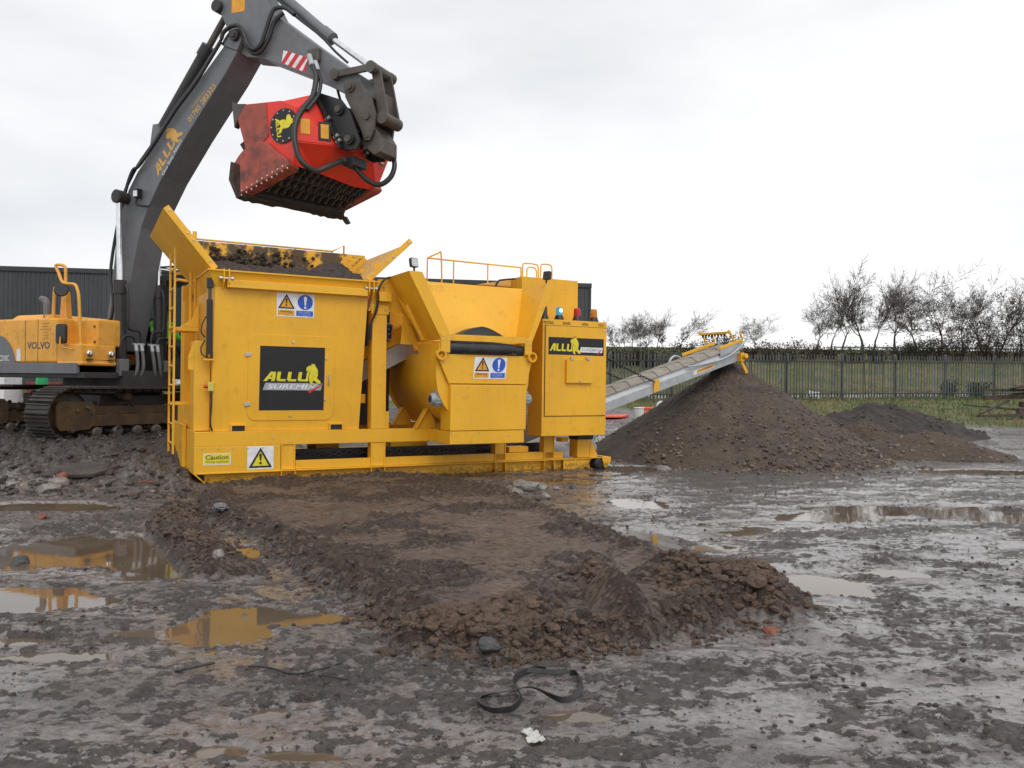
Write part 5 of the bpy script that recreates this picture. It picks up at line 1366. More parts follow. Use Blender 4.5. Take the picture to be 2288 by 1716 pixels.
rgd.tube([(0.10,0.58,3.16),(1.38,0.58,3.16),(1.38,1.38,3.16),(0.10,1.38,3.16)],0.018,6,closed=True)
for a, b in ((0.15,0.58),(1.33,0.58),(1.33,1.38),(0.15,1.38)): rgd.cyl((a,b,2.98),(a,b,3.16),0.015,n=6)
ep(rgd, 'roof_guard', M['black'], cab)

# ------------------------------------------------------------------ red screening bucket on the coupler
bkt = empty('screening_bucket', EXC_O, EXC_RZ)
bkt.scale = (EXC_K,)*3
tag(bkt, 'red screening bucket with dark blade drums hanging from the excavator stick', 'bucket')
def bp_(mb, name, mat, parent=bkt, bevel=0.0): return mb.build(name, mat, parent, bevel)
RINGS = [(-0.85,[(3.86,5.29),(4.78,5.24),(5.08,5.10),(5.06,4.62),(5.0,4.27)]),
         (-0.36,[(3.90,5.33),(4.80,5.42),(5.05,5.48),(5.44,4.64),(5.03,4.28)]),
         (0.50,[(3.97,5.33),(4.86,5.42),(5.10,5.48),(5.48,4.62),(5.09,4.25)]),
         (1.05,[(4.02,5.33),(4.90,5.28),(5.30,5.17),(5.40,4.78),(5.17,4.30)])]
m = MB()
for (l0, P0), (l1, P1) in zip(RINGS[:-1], RINGS[1:]):
    for i in range(4):
        m.add([(P0[i][0],l0,P0[i][1]),(P0[i+1][0],l0,P0[i+1][1]),(P1[i+1][0],l1,P1[i+1][1]),(P1[i][0],l1,P1[i][1])], [(0,1,2,3)])
shell = bp_(m, 'shell', M['red'])
so = shell.modifiers.new('thickness','SOLIDIFY'); so.thickness = 0.025; so.offset = 0
be = shell.modifiers.new('bevel','BEVEL'); be.width = 0.008; be.segments = 2; be.limit_method = 'ANGLE'
def side(l, t, dx):
    P = [(3.86,5.30),(4.78,5.25),(5.08,5.11),(5.07,4.60),(5.02,4.25),(4.55,4.28),(4.15,4.48)]
    return MB().prism([(a+dx,l,b) for a, b in P], (0,t,0))
bp_(side(-0.875,0.03,0.0), 'side_plate', M['red'], bevel=0.004)
bp_(side(1.04,0.03,0.12), 'side_plate', M['red_muddy'], bevel=0.004)
P = [(3.87,5.29),(4.50,5.255),(4.56,4.75),(4.40,4.62),(4.14,4.52)]
bp_(MB().prism([(a,-0.888,b) for a, b in P], (0,0.012,0)), 'wear_plate', M['red_muddy'], bevel=0.003)
DC = [(3.93,4.12),(3.94,4.36),(4.03,4.47),(4.12,4.55),(4.30,4.63),(4.45,4.66),(4.60,4.62),(4.72,4.50),(4.98,4.33),(5.02,4.24),(4.96,4.19),(4.10,3.90),(4.02,3.87)]
bp_(MB().prism([(a,-0.97,b) for a, b in DC], (0,0.25,0)), 'drive_cover', M['red_muddy'], bevel=0.02)
bp_(MB().prism([(a+0.24,0.90,b+0.06) for a, b in DC], (0,0.22,0)), 'drive_cover', M['red_muddy'], bevel=0.02)
# muddy lip along the lower edge of the mouth
def lipp(k, a, b): # interpolate near -> far
    return (a[0]+0.09*(1-k)+(b[0]-a[0])*k, -0.97+2.05*k, a[1]+(b[1]-a[1])*k)
random.seed(5)
m = MB(); vs = []; N = 28
for i in range(N+1):
    k = i/N
    j = lambda s: random.uniform(-s, s)
    P = [((3.80,4.40),(4.24,4.44)),((3.76,4.12),(4.20,4.17)),((3.92,3.82),(4.42,3.86)),((4.02,3.86),(4.50,3.91)),((3.98,4.34),(4.42,4.38))]
    for a, b in P:
        q = lipp(k, a, b); vs.append((q[0]+j(0.012), q[1], q[2]+j(0.016)))
for i in range(N):
    for j in range(5):
        j2 = (j+1) % 5
        m.add([vs[i*5+j],vs[i*5+j2],vs[(i+1)*5+j2],vs[(i+1)*5+j]], [(3,2,1,0)])
m.add(vs[:5], [(0,1,2,3,4)]); m.add(vs[-5:], [(4,3,2,1,0)])
M['soil'] = paint('dark_soil', (0.050, 0.036, 0.027, 1), 0.8, var=0.35, dirt=0.6, dlo=0.45, dhi=0.65, dirt_col=(0.028, 0.02, 0.016, 1), scale=14, dirt_scale=25)
bp_(m, 'lower_lip', M['soil'])
bp_(MB().prism([lipp(1,(3.9,3.78),(4.42,3.90)),lipp(1,(4.0,3.78),(4.52,3.92)),lipp(1,(4.0,3.7),(4.60,3.80)),lipp(1,(3.95,3.7),(4.52,3.78))], (0,0.06,0)), 'lip_tooth', WS, bevel=0.004)
bp_(MB().prism([(3.82,-0.89,5.36),(3.95,-0.89,5.31),(4.1,-0.89,5.29),(3.98,-0.89,5.12),(3.88,-0.89,4.95)], (0,0.10,0)), 'lip_tooth', WS, bevel=0.004)
# bottom frame, inner back and blade drums
def lerp3(a, b, k): return tuple(a[i]+(b[i]-a[i])*k for i in range(3))
na, fa = (4.05,-0.72,3.92), (4.52,0.92,3.94)
nb_, fb_ = (4.98,-0.72,4.25), (5.15,0.92,4.27)
bp_(MB().prism([na, lerp3(na,nb_,0.16), lerp3(fa,fb_,0.16), fa], (0.02,0,-0.05)), 'screen_frame', ED, bevel=0.004)
bp_(MB().prism([(3.95,-0.84,4.7),(4.15,-0.84,4.42),(4.55,1.0,4.35),(4.2,1.0,4.7)], (0.5,0,0.25)), 'load', M['soil'])
for kk in (0.36, 0.60, 0.84):
    a = V(lerp3(na, nb_, kk))+V((-0.05,0,0.10)); b = V(lerp3(fa, fb_, kk))+V((-0.05,0,0.10))
    dr = bp_(MB().cyl(a, b, 0.075, n=12), 'blade_drum', ED)
    ax = (b-a).normalized(); ND = 12
    for i in range(ND):
        c = a.lerp(b, (i+0.5)/ND)
        m = MB(); u = ax.orthogonal().normalized(); w = ax.cross(u)
        pts = []
        for q in range(16):
            t = 2*math.pi*q/16; r = 0.165 if (q//2) % 2 else 0.125
            pts.append(c + u*math.cos(t)*r + w*math.sin(t)*r)
        m.prism(pts, ax*0.02)
        bp_(m, 'blade', WS, dr)
m = MB()
for i in range(9):
    c = V((4.14+0.098*i,-0.974,3.94+0.036*i)); m.cyl(c, c+V((0.0,-0.012,0)), 0.014, n=8)
for i in range(10):
    c = V(lerp3((4.10,-0.95,3.885),(4.98,-0.95,4.205),i/9)); m.cyl(c, c+V((0.01,0,-0.015)), 0.016, n=8)
bp_(m, 'bolts', M['bolt'])['kind'] = 'stuff'
# hub cover with print
hf = Frame((4.85,-0.878,4.86),(1,0,0),(0,0,1))
hd = MB(); hf.poly(hd, circle(0,0,0.262,36), 0.0, 0.014)
hub = bp_(hd, 'hub_cover', M['decal_black'], bevel=0.002)
m = MB()
for i in range(12):
    t = 2*math.pi*i/12; m.cyl(hf.p(0.228*math.cos(t),0.228*math.sin(t),0.014), hf.p(0.228*math.cos(t),0.228*math.sin(t),0.022), 0.012, n=8)
bp_(m, 'hub_bolts', M['bolt'], hub)['kind'] = 'stuff'
hf2 = Frame(hf.p(0,0,0.016),(0.16,0,-0.98),(0.98,0,0.16))
put_wordmark(hf2, hub, -0.15, -0.14, 0.30, 0.075, 0.0, M['decal_yellow'], beast=False)
put_poly(MB(), hf2, [(((a-750)*0.0014)*1.0-0.02, (1120-b)*0.0012+0.02) for a, b in BEAST][::-1], 0.0).build('emblem', M['decal_yellow'], hub)
# warning plates on the back face
def plate_on(p, q, r, u0, v0, w, h, mat, frame_mat=None):
    p, q, r = V(p), V(q), V(r)
    f = Frame(p, q-p, (r-p) - (q-p).normalized()*((r-p).dot((q-p).normalized())))
    if frame_mat:
        m = MB(); f.poly(m, rect(u0-0.035,v0-0.035,u0+w+0.035,v0+h+0.035), 0.014, 0.006); o = bp_(m, 'plate_holder', frame_mat)
        m = MB(); put_poly(m, f, rect(u0,v0,u0+w,v0+h), 0.0215); bp_(m, 'warning_plate', mat, o)
    else:
        m = MB(); f.poly(m, rect(u0,v0,u0+w,v0+h), 0.014, 0.002); bp_(m, 'warning_plate', mat)
plate_on((5.06,-0.85,4.62),(5.44,-0.36,4.64),(5.08,-0.85,5.10), 0.06, 0.12, 0.14, 0.22, M['decal_amber'])
plate_on((5.06,-0.85,4.62),(5.44,-0.36,4.64),(5.08,-0.85,5.10), 0.36, 0.08, 0.12, 0.21, M['decal_amber'], M['decal_black'])
plate_on((5.48,0.50,4.62),(5.40,1.05,4.66),(5.10,0.50,5.48), 0.28, 0.02, 0.11, 0.15, M['decal_amber'], M['decal_black'])
# black mounting ears
for l in (-0.38, 0.34):
    e = bp_(MB().prism([(5.02,l,5.52),(5.50,l,5.33),(5.66,l,5.14),(5.86,l,4.66),(5.80,l,4.54),(5.56,l,4.56)], (0,0.045,0)), 'mounting_ear', M['black'], bevel=0.004)
    bp_(MB().prism([(5.02,l-0.10,5.52),(5.04,l-0.10,5.52),(5.58,l-0.10,4.57),(5.56,l-0.10,4.56)], (0,0.20,0)), 'ear_flange', M['black'], e, 0.002)
    for (a, b) in ((5.49,5.17),(5.68,4.70)):
        bp_(MB().cyl((a,l-0.045,b),(a,l+0.09,b),0.085,n=18), 'boss', M['black'], e)
        bp_(MB().cyl((a,l-0.075,b),(a,l-0.03,b),0.050,n=14), 'pin', WS, e)
    for k in (0.10,0.50,0.80,0.88):
        c = V((5.02,l-0.05,5.52)).lerp(V((5.56,l-0.05,4.56)),k)
        bp_(MB().cyl(c+V((-0.02,0,-0.01)),c+V((0.05,0,0.03)),0.03,n=10), 'mounting_bolt', M['bolt'], e)
bp_(MB().box(5.45,5.66,-0.25,0.10,4.36,4.50).box(5.48,5.58,-0.36,-0.25,4.38,4.46), 'hose_manifold', ED, bevel=0.01)
# bucket supply hoses
bh = MB().tube([(4.83,-0.30,6.13),(4.95,-0.37,5.93),(5.07,-0.43,5.72),(5.11,-0.55,5.38),(5.12,-0.75,5.15),(5.11,-0.9,4.92),(5.13,-0.98,4.65),(5.21,-0.98,4.35),(5.31,-0.9,4.2),(5.37,-0.75,4.17),(5.44,-0.6,4.26),(5.50,-0.35,4.40)],0.042,10,spline=5)
ep(bh, 'bucket_hose', M['hose'])
ep(MB().tube([(4.93,-0.28,6.02),(5.02,-0.33,5.85),(5.12,-0.38,5.66),(5.17,-0.48,5.44),(5.18,-0.58,5.30),(5.16,-0.74,5.10)],0.030,9,spline=5), 'bucket_hose', M['hose'])
for a, b in (((4.83,-0.30,6.13),(4.95,-0.37,5.93)),((4.93,-0.28,6.02),(5.02,-0.33,5.85))):
    ep(MB().cyl(a, b, 0.045, n=10), 'hose_ferrule', M['galv'])
ep(MB().box(4.76,4.98,-0.27,-0.20,6.05,6.25), 'hose_bracket', WS, bevel=0.01)
ep(MB().tube([(5.54,-0.15,4.49),(5.56,-0.08,4.38),(5.69,0.03,4.20),(5.88,0.1,4.11),(6.04,0.17,4.22),(6.08,0.23,4.43),(5.96,0.3,4.70)],0.040,10,spline=5), 'bucket_hose', M['hose'])
ep(MB().tube([(5.15,0.0,5.65),(5.28,-0.1,5.45),(5.42,-0.15,5.22)],0.022,8,spline=4), 'bucket_hose', M['hose'])
# ------------------------------------------------------------------ background helpers
def at(px, d): return (px-1144.0)/1796.0*d          # sideways metres of photo column px at distance d
_ico = {}
def ico(sub):
    if sub not in _ico:
        bm = bmesh.new(); bmesh.ops.create_icosphere(bm, subdivisions=sub, radius=1.0)
        bm.verts.ensure_lookup_table()
        _ico[sub] = (np.array([v.co[:] for v in bm.verts]), np.array([[v.index for v in f.verts] for f in bm.faces]))
        bm.free()
    return _ico[sub]
def tri_mesh(name, verts, faces, mat, smooth=False):
    me = bpy.data.meshes.new(name)
    me.vertices.add(len(verts)); me.vertices.foreach_set("co", np.asarray(verts, np.float32).ravel())
    f = np.asarray(faces, np.int32); k = f.shape[1]
    me.loops.add(f.size); me.loops.foreach_set("vertex_index", f.ravel())
    me.polygons.add(len(f)); me.polygons.foreach_set("loop_start", np.arange(len(f), dtype=np.int32)*k)
    me.polygons.foreach_set("loop_total", np.full(len(f), k, np.int32))
    me.polygons.foreach_set("use_smooth", np.full(len(f), smooth, bool))
    me.update(calc_edges=True)
    if mat: me.materials.append(mat)
    return me
def blobs(name, P, S, mat, sub=1, seed=0, flat=0.7, jit=0.28, parent=None, smooth=False):
    """many separate stones or clods in one mesh"""
    rng = np.random.default_rng(seed)
    bv, bf = ico(sub); n = len(P); nv = len(bv)
    sc = np.stack([S*rng.uniform(0.75,1.3,n), S*rng.uniform(0.75,1.3,n), S*rng.uniform(flat*0.8,flat*1.2,n)], 1)
    v = bv[None]*(1+rng.uniform(-jit,jit,(n,nv,1)))
    v = v*sc[:,None,:]
    a = rng.uniform(0,2*np.pi,n); t = rng.uniform(-0.5,0.5,n)
    ct, st = np.cos(t)[:,None], np.sin(t)[:,None]
    y, z = v[...,1]*ct-v[...,2]*st, v[...,1]*st+v[...,2]*ct
    ca, sa = np.cos(a)[:,None], np.sin(a)[:,None]
    x, y = v[...,0]*ca-y*sa, v[...,0]*sa+y*ca
    v = np.stack([x,y,z],-1) + np.asarray(P)[:,None,:]
    f = bf[None]+(np.arange(n)*nv)[:,None,None]
    me = tri_mesh(name, v.reshape(-1,3), f.reshape(-1,3), mat, smooth)
    return link_mesh(name, me, parent)
def hgts(x, y): return ground_fields(np.asarray(x, float), np.asarray(y, float))[0]

# ------------------------------------------------------------------ dark clad warehouse
BA, BB_ = V((-31.0, 37.6, 0)), V((4.05, 42.4, 0))
bdir = (BB_-BA).normalized(); bnrm = V((bdir.y, -bdir.x, 0)); blen = (BB_-BA).length
wh = empty('warehouse', (BA.x, BA.y, 0.0), math.atan2(bdir.y, bdir.x))
tag(wh, 'long dark grey corrugated warehouse behind the machines', 'building')
M['clad'] = paint('dark_cladding', (0.045, 0.050, 0.053, 1), 0.5, var=0.18, dirt=0.5, dlo=0.45, dhi=0.75, dirt_col=(0.08, 0.085, 0.085, 1), dirt_scale=0.9, scale=0.6, per_object=0.14, streak=0.5)
M['clad_trim'] = plain('cladding_trim', (0.030, 0.032, 0.034, 1), 0.5)
def clad_sheet():
    m = MB(); w = 1.0; prof = []
    for k in range(5):
        x = k*0.2
        prof += [(x,0.0),(x+0.10,0.0),(x+0.125,-0.035),(x+0.175,-0.035)]
    prof.append((1.0,0.0))
    z0, z1 = 0.0, 6.75
    vs = [(x,y,z0) for x, y in prof]+[(x,y,z1) for x, y in prof]; n = len(prof)
    m.add(vs, [(i,i+1,n+i+1,n+i) for i in range(n-1)])
    return m.mesh('cladding_sheet', M['clad'])
cs_me = clad_sheet()
ns = int(blen)
for i in range(ns):
    s = link_mesh('cladding_sheet', cs_me, wh); s.location = (i*blen/ns, 0, 0); s.scale = (blen/ns,1,1)
for i in range(8):
    s = link_mesh('cladding_sheet', cs_me, wh); s.location = (blen+0.002, i*1.0, 0); s.rotation_euler = (0,0,rad(90))
MB().box(-0.1,blen+0.08,-0.09,0.06,6.72,6.95).build('eaves_trim', M['clad_trim'], wh, 0.01)
MB().box(blen-0.02,blen+0.07,-0.07,8.0,6.72,6.95).build('eaves_trim', M['clad_trim'], wh, 0.01)
MB().box(blen-0.05,blen+0.06,-0.075,0.05,0.0,6.72).build('corner_trim', M['clad_trim'], wh)
MB().add([(0,0.0,6.9),(blen,0.0,6.9),(blen,8,6.9),(0,8,6.9)],[(0,1,2,3)]).build('roof', M['clad_trim'], wh)
MB().box(11.55,12.05,-0.14,-0.04,4.15,4.80).build('wall_light', M['decal_white'], wh, 0.02)
MB().cyl((11.8,-0.06,0.3),(11.8,-0.06,4.15),0.03,n=8).build('light_conduit', M['galv'], wh)

# ------------------------------------------------------------------ palisade fence
FA, FBv = V((1.5, 34.86, 0)), V((33.0, 42.65, 0))
fdir = (FBv-FA).normalized(); flen = (FBv-FA).length
fence = empty('palisade_fence', (FA.x, FA.y, 0), math.atan2(fdir.y, fdir.x))
tag(fence, 'grey steel palisade fence across the back of the yard', 'fence')
M['pale'] = paint('weathered_galvanised', (0.095, 0.10, 0.105, 1), 0.6, metal=0.0, var=0.2, dirt=0.5, dlo=0.45, dhi=0.75, dirt_col=(0.08, 0.075, 0.065, 1), scale=0.8, per_object=0.35)
pm = MB()
for a, b in (((-0.037,0.0),(-0.013,-0.020)),((-0.013,-0.020),(0.013,-0.020)),((0.013,-0.020),(0.037,0.0))):
    pm.add([(a[0],a[1],0.05),(b[0],b[1],0.05),(b[0],b[1],2.10),(a[0],a[1],2.10)],[(0,1,2,3)])
    pm.add([(a[0],a[1],2.10),(b[0],b[1],2.10),((a[0]+b[0])/2,(a[1]+b[1])/2-0.004,2.22)],[(0,1,2)])
pale_me = pm.mesh('pale', M['pale'])
post_me = MB().box(-0.045,0.045,0.06,0.16,-0.4,2.25).mesh('post', M['pale'])
def fz(u):
    p = FA+fdir*u
    return 0.05*max(0, p.y-18)-0.02
u = 0.0; k = 0
while u < flen:
    s = link_mesh('pale', pale_me, fence); s.location = (u, 0, fz(u)); s.rotation_euler = (0, rad(random.uniform(-0.8,0.8) if random.random() < 0.93 else random.uniform(-3.5,3.5)), 0)
    u += 0.157; k += 1
nb = int(flen/2.75)
for i in range(nb+1):
    u = i*flen/nb
    s = link_mesh('post', post_me, fence); s.location = (u, 0, fz(u))
    if i < nb:
        u2 = (i+1)*flen/nb
        for dz in (0.32, 1.86):
            MB().beam((u,-0.045,fz(u)+dz),(u2,-0.045,fz(u2)+dz),0.04,0.05).build('rail', M['clad_trim'], fence)

# ------------------------------------------------------------------ bare winter trees
M['bark'] = plain('wet_bark', (0.060, 0.045, 0.042, 1), 0.8)
M['twig'] = plain('winter_twigs', (0.120, 0.098, 0.092, 1), 0.85)
M['leaf_green'] = plain('hedge_leaves_green', (0.040, 0.062, 0.022, 1), 0.7)
M['leaf_dark'] = plain('hedge_leaves_dark', (0.034, 0.043, 0.025, 1), 0.7)
M['leaf_brown'] = plain('hedge_leaves_brown', (0.062, 0.046, 0.030, 1), 0.8)
def grow(rng, h, spread, lean, levels, twig_r, forks, trunk_frac):
    """winter tree: limbs that keep climbing, straight fine twigs fanning upward"""
    thick, thin = [], []
    NS_ = (6, 6, 5, 4, 3)
    def off(d, ang):
        ax = d.orthogonal().normalized(); ax.rotate(Matrix.Rotation(rng.uniform(0, 2*math.pi), 3, d))
        return (d*math.cos(ang)+ax*math.sin(ang)).normalized()
    def branch(p, d, L, r, lev):
        n = NS_[lev]; q = p.copy(); dd = d.copy()
        wob = (0.14, 0.30, 0.24, 0.16, 0.10)[lev]
        for i in range(n):
            dd = (dd + V((rng.uniform(-1,1),rng.uniform(-1,1),rng.uniform(-0.6,0.6)))*wob + V((lean*0.06, 0, 0.07))).normalized()
            q2 = q+dd*L/n
            r0 = max(twig_r, r*(1-0.6*i/n)); r1 = max(twig_r, r*(1-0.6*(i+1)/n))
            (thick if lev < 2 else thin).append((q.copy(), q2.copy(), r0, r1))
            q = q2
            if lev < levels and i >= (4 if lev == 0 else 1):
                for _ in range(2 if lev in (1, 2, 3) and rng.random() < 0.5 else 1):
                    sd = (off(dd, rad(rng.uniform(30, 62))*spread/0.7)+V((0, 0, 0.05))).normalized()
                    branch(q.copy(), sd, L*rng.uniform(0.42, 0.66)*(1.25 if lev == 0 else 1-0.35*i/n), r1*rng.uniform(0.45, 0.62), lev+1)
        if lev < levels:
            for _ in range(forks if lev == 0 else 1):
                sd = (off(dd, rad(rng.uniform(10, 40))*spread/0.7)+V((lean*0.2, 0, 0.12))).normalized()
                branch(q.copy(), sd, L*(rng.uniform(1.15, 1.6) if lev == 0 else rng.uniform(0.5, 0.7)), r1*rng.uniform(0.6, 0.8), lev+1)
    branch(V((0,0,-0.2)), V((lean*0.25,rng.uniform(-0.05,0.05),1)).normalized(), h*trunk_frac, h*0.014+0.03, 0)
    return thick, thin
def segs_mesh(name, segs, mat, n):
    P0 = np.array([s[0][:] for s in segs]); P1 = np.array([s[1][:] for s in segs])
    R0 = np.array([s[2] for s in segs]); R1 = np.array([s[3] for s in segs])
    D = P1-P0; D /= np.linalg.norm(D,axis=1,keepdims=True)+1e-9
    ref = np.where(np.abs(D[:,2:3]) > 0.9, np.array([[1.,0,0]]), np.array([[0,0,1.]]))
    A = np.cross(D,ref); A /= np.linalg.norm(A,axis=1,keepdims=True); B = np.cross(D,A)
    N = len(segs); V0 = np.zeros((N,2*n,3))
    for k in range(n):
        t = 2*np.pi*k/n; o = A*np.cos(t)+B*np.sin(t)
        V0[:,k] = P0+o*R0[:,None]; V0[:,n+k] = P1+o*R1[:,None]
    f = np.array([[k,(k+1) % n,n+(k+1) % n,n+k] for k in range(n)])
    F = f[None]+(np.arange(N)*2*n)[:,None,None]
    return tri_mesh(name, V0.reshape(-1,3), F.reshape(-1,4), mat, True)
_proto = {}
def proto(kind):
    """a few crowns grown once and shared; kinds differ in habit"""
    if kind in _proto: return _proto[kind]
    spread, lean, forks, trunk, seed = {'round':(0.95,0.0,5,0.24,6),'broad':(0.85,0.05,4,0.26,12),'upright':(0.60,0.10,3,0.30,10),'lean':(0.55,0.8,3,0.32,5),'multi':(0.75,0.0,5,0.16,7),'wavy':(0.68,0.15,3,0.34,9)}[kind]
    rng = random.Random(seed)
    thick, thin = grow(rng, 7.0, spread, lean, 4, 0.0105, forks, trunk)
    pass
    if len(thin) > 16000: thin = rng.sample(thin, 16000)
    top = sorted(s[1].z for s in thin)[int(len(thin)*0.995)]
    k = 7.0/top
    for L in (thick, thin):
        for i, s in enumerate(L): L[i] = (V((s[0].x*k*1.2, s[0].y*k*1.2, s[0].z*k)), V((s[1].x*k*1.2, s[1].y*k*1.2, s[1].z*k)), s[2], s[3])
    _proto[kind] = (segs_mesh('trunk', thick, M['bark'], 6), segs_mesh('crown', thin, M['twig'], 3), [s[1] for s in thin])
    return _proto[kind]
def tree(px, d, top_px, label, seed, kind, rz=0.0, wide=1.0, group=None, leaves=None):
    x = at(px, d); z0 = hgt(x, d)
    hor = 858+(px-1144)*0.0122
    h = max(2.0, 1.6+(hor-top_px)/1796.0*d - z0)
    tm, cm, tips = proto(kind)
    t = empty('bare_tree', (x, d, z0-0.1), rz); tag(t, label, 'tree', group)
    s = h/7.0; t.scale = (s*wide*1.12, s*wide*1.12, s)
    link_mesh('trunk', tm, t); link_mesh('crown', cm, t)
    if leaves:
        rng = random.Random(seed)
        leaf_mesh('leaves', [rng.choice(tips) for _ in range(leaves)], 0.09, M['leaf_brown'], t, seed, 0.22)
    return t
def leaf_mesh(name, pts, size, mat, parent, seed, spread=0.3):
    rng = np.random.default_rng(seed); P = np.array([p[:] for p in pts])+rng.normal(0,spread,(len(pts),3))
    n = len(P); u = rng.normal(size=(n,3)); u /= np.linalg.norm(u,axis=1,keepdims=True)
    w = np.cross(u,rng.normal(size=(n,3))); w /= np.linalg.norm(w,axis=1,keepdims=True)
    s = size*rng.uniform(0.5,1.2,(n,1))
    v = np.stack([P-u*s,P+w*s*0.55,P+u*s,P-w*s*0.55],1)
    f = np.arange(n*4).reshape(n,4)
    return link_mesh(name, tri_mesh(name, v.reshape(-1,3), f, mat), parent)
G1 = 'bare trees left of the conveyor head'; G2 = 'bare trees behind the fence on the right'
tree(1376, 58, 708, 'slim bare tree right beside the control cabinet, behind the fence', 1, 'upright', 1.0, 0.9, G1)
tree(1412, 60, 702, 'low spreading bare tree, second from the control cabinet', 2, 'multi', 0.5, 1.0, G1)
tree(1446, 57, 697, 'bare tree with a dense fan of twigs, third from the control cabinet', 3, 'broad', 2.0, 1.0, G1)
tree(1394, 59, 704, 'bare tree wedged between the slim one and the low spreading one', 21, 'broad', 3.3, 0.8, G1)
tree(1430, 61, 700, 'bare tree close behind the low spreading one', 22, 'round', 2.1, 0.8, G1)
tree(1466, 60, 694, 'bare tree between the dense fan tree and the dark trunked one', 23, 'upright', 5.1, 0.9, G1)
tree(1484, 58, 692, 'dark trunked bare tree behind the middle of the conveyor', 4, 'wavy', 0.3, 1.0, G1)
tree(1508, 59, 688, 'bare tree leaning right with long bent limbs, above the conveyor', 5, 'lean', 0.0, 1.0, G1)
tree(1686, 60, 700, 'lone round bare tree just right of the conveyor head', 6, 'round', 0.0, 1.1, G1)
tree(1822, 60, 660, 'small twiggy multi stemmed bare tree, leftmost of the right hand row', 7, 'multi', 2.5, 0.9, G2)
tree(1856, 61, 640, 'slender wavy bare tree next to the small multi stemmed one', 8, 'upright', 4.0, 0.8, G2)
tree(1880, 60, 612, 'bare tree with forked trunk left of the tallest one', 9, 'wavy', 2.2, 0.8, G2)
tree(1926, 59, 582, 'tallest bare tree of the right hand row, trunk dividing low', 10, 'upright', 0.0, 0.95, G2)
tree(1950, 61, 600, 'thin bare tree close behind the tallest one, leaning right', 11, 'lean', 0.2, 0.7, G2)
tree(1998, 60, 608, 'broad bare tree with fanning limbs right of the tallest one', 12, 'broad', 0.0, 1.0, G2)
tree(2044, 62, 622, 'mid height bare tree between two broader ones', 13, 'multi', 4.0, 0.85, G2)
tree(2104, 60, 605, 'broad bare tree with thick straight trunk in the right hand row', 14, 'broad', 2.6, 1.05, G2)
tree(2150, 62, 640, 'smaller bare tree left of the leafy leaning one', 15, 'round', 1.2, 0.8, G2)
tree(2192, 61, 615, 'bare tree with clinging brown leaves near the right edge', 16, 'wavy', 5.0, 0.9, G2, 700)
tree(2226, 57, 572, 'tall leaning tree with leafy tips at the right edge', 17, 'lean', -0.1, 0.75, G2, 450)
tree(2282, 60, 630, 'bare tree cut by the right picture edge', 18, 'broad', 1.5, 0.9, G2)
# shrubs and hedge bushes, each a thing
def shrub(px, d, top_px, w, mat, label, seed, dens=2600, size=0.085, group=None):
    x = at(px, d); z0 = hgt(x, d); hor = 858+(px-1144)*0.0122
    h = max(0.6, 1.6+(hor-top_px)/1796.0*d - z0)
    rng = random.Random(seed)
    sh = empty('shrub', (x, d, z0)); tag(sh, label, 'shrub', group)
    segs = []; tips = []
    for i in range(26):
        a = rng.uniform(0,2*math.pi); r = rng.uniform(0,0.25)*w
        p = V((r*math.cos(a), r*math.sin(a)*0.7, -0.1)); dd = V((math.cos(a)*rng.uniform(0,0.7), math.sin(a)*0.5, 1)).normalized()
        L = h*rng.uniform(0.6,1.0); q = p
        for k in range(5):
            dd = (dd+V((rng.uniform(-0.3,0.3),rng.uniform(-0.3,0.3),0.05))).normalized(); q2 = q+dd*L/5
            segs.append((q,q2,0.03*(1-k*0.17),0.03*(1-(k+1)*0.17))); tips.append(q2)
            for _ in range(4):
                e = q2+V((rng.uniform(-1,1),rng.uniform(-1,1),rng.uniform(-0.2,0.9)))*L*0.16
                segs.append((q2,e,0.012,0.007)); tips.append(e)
            q = q2
    link_mesh('stem', segs_mesh('stem', segs, M['bark'], 3), sh)
    pts = []
    for _ in range(dens):
        t = rng.choice(tips); pts.append(t)
    lm = leaf_mesh('foliage', pts, size, mat, sh, seed, 0.16*w*0.5)
    return sh
G3 = 'hedge shrubs behind the fence'
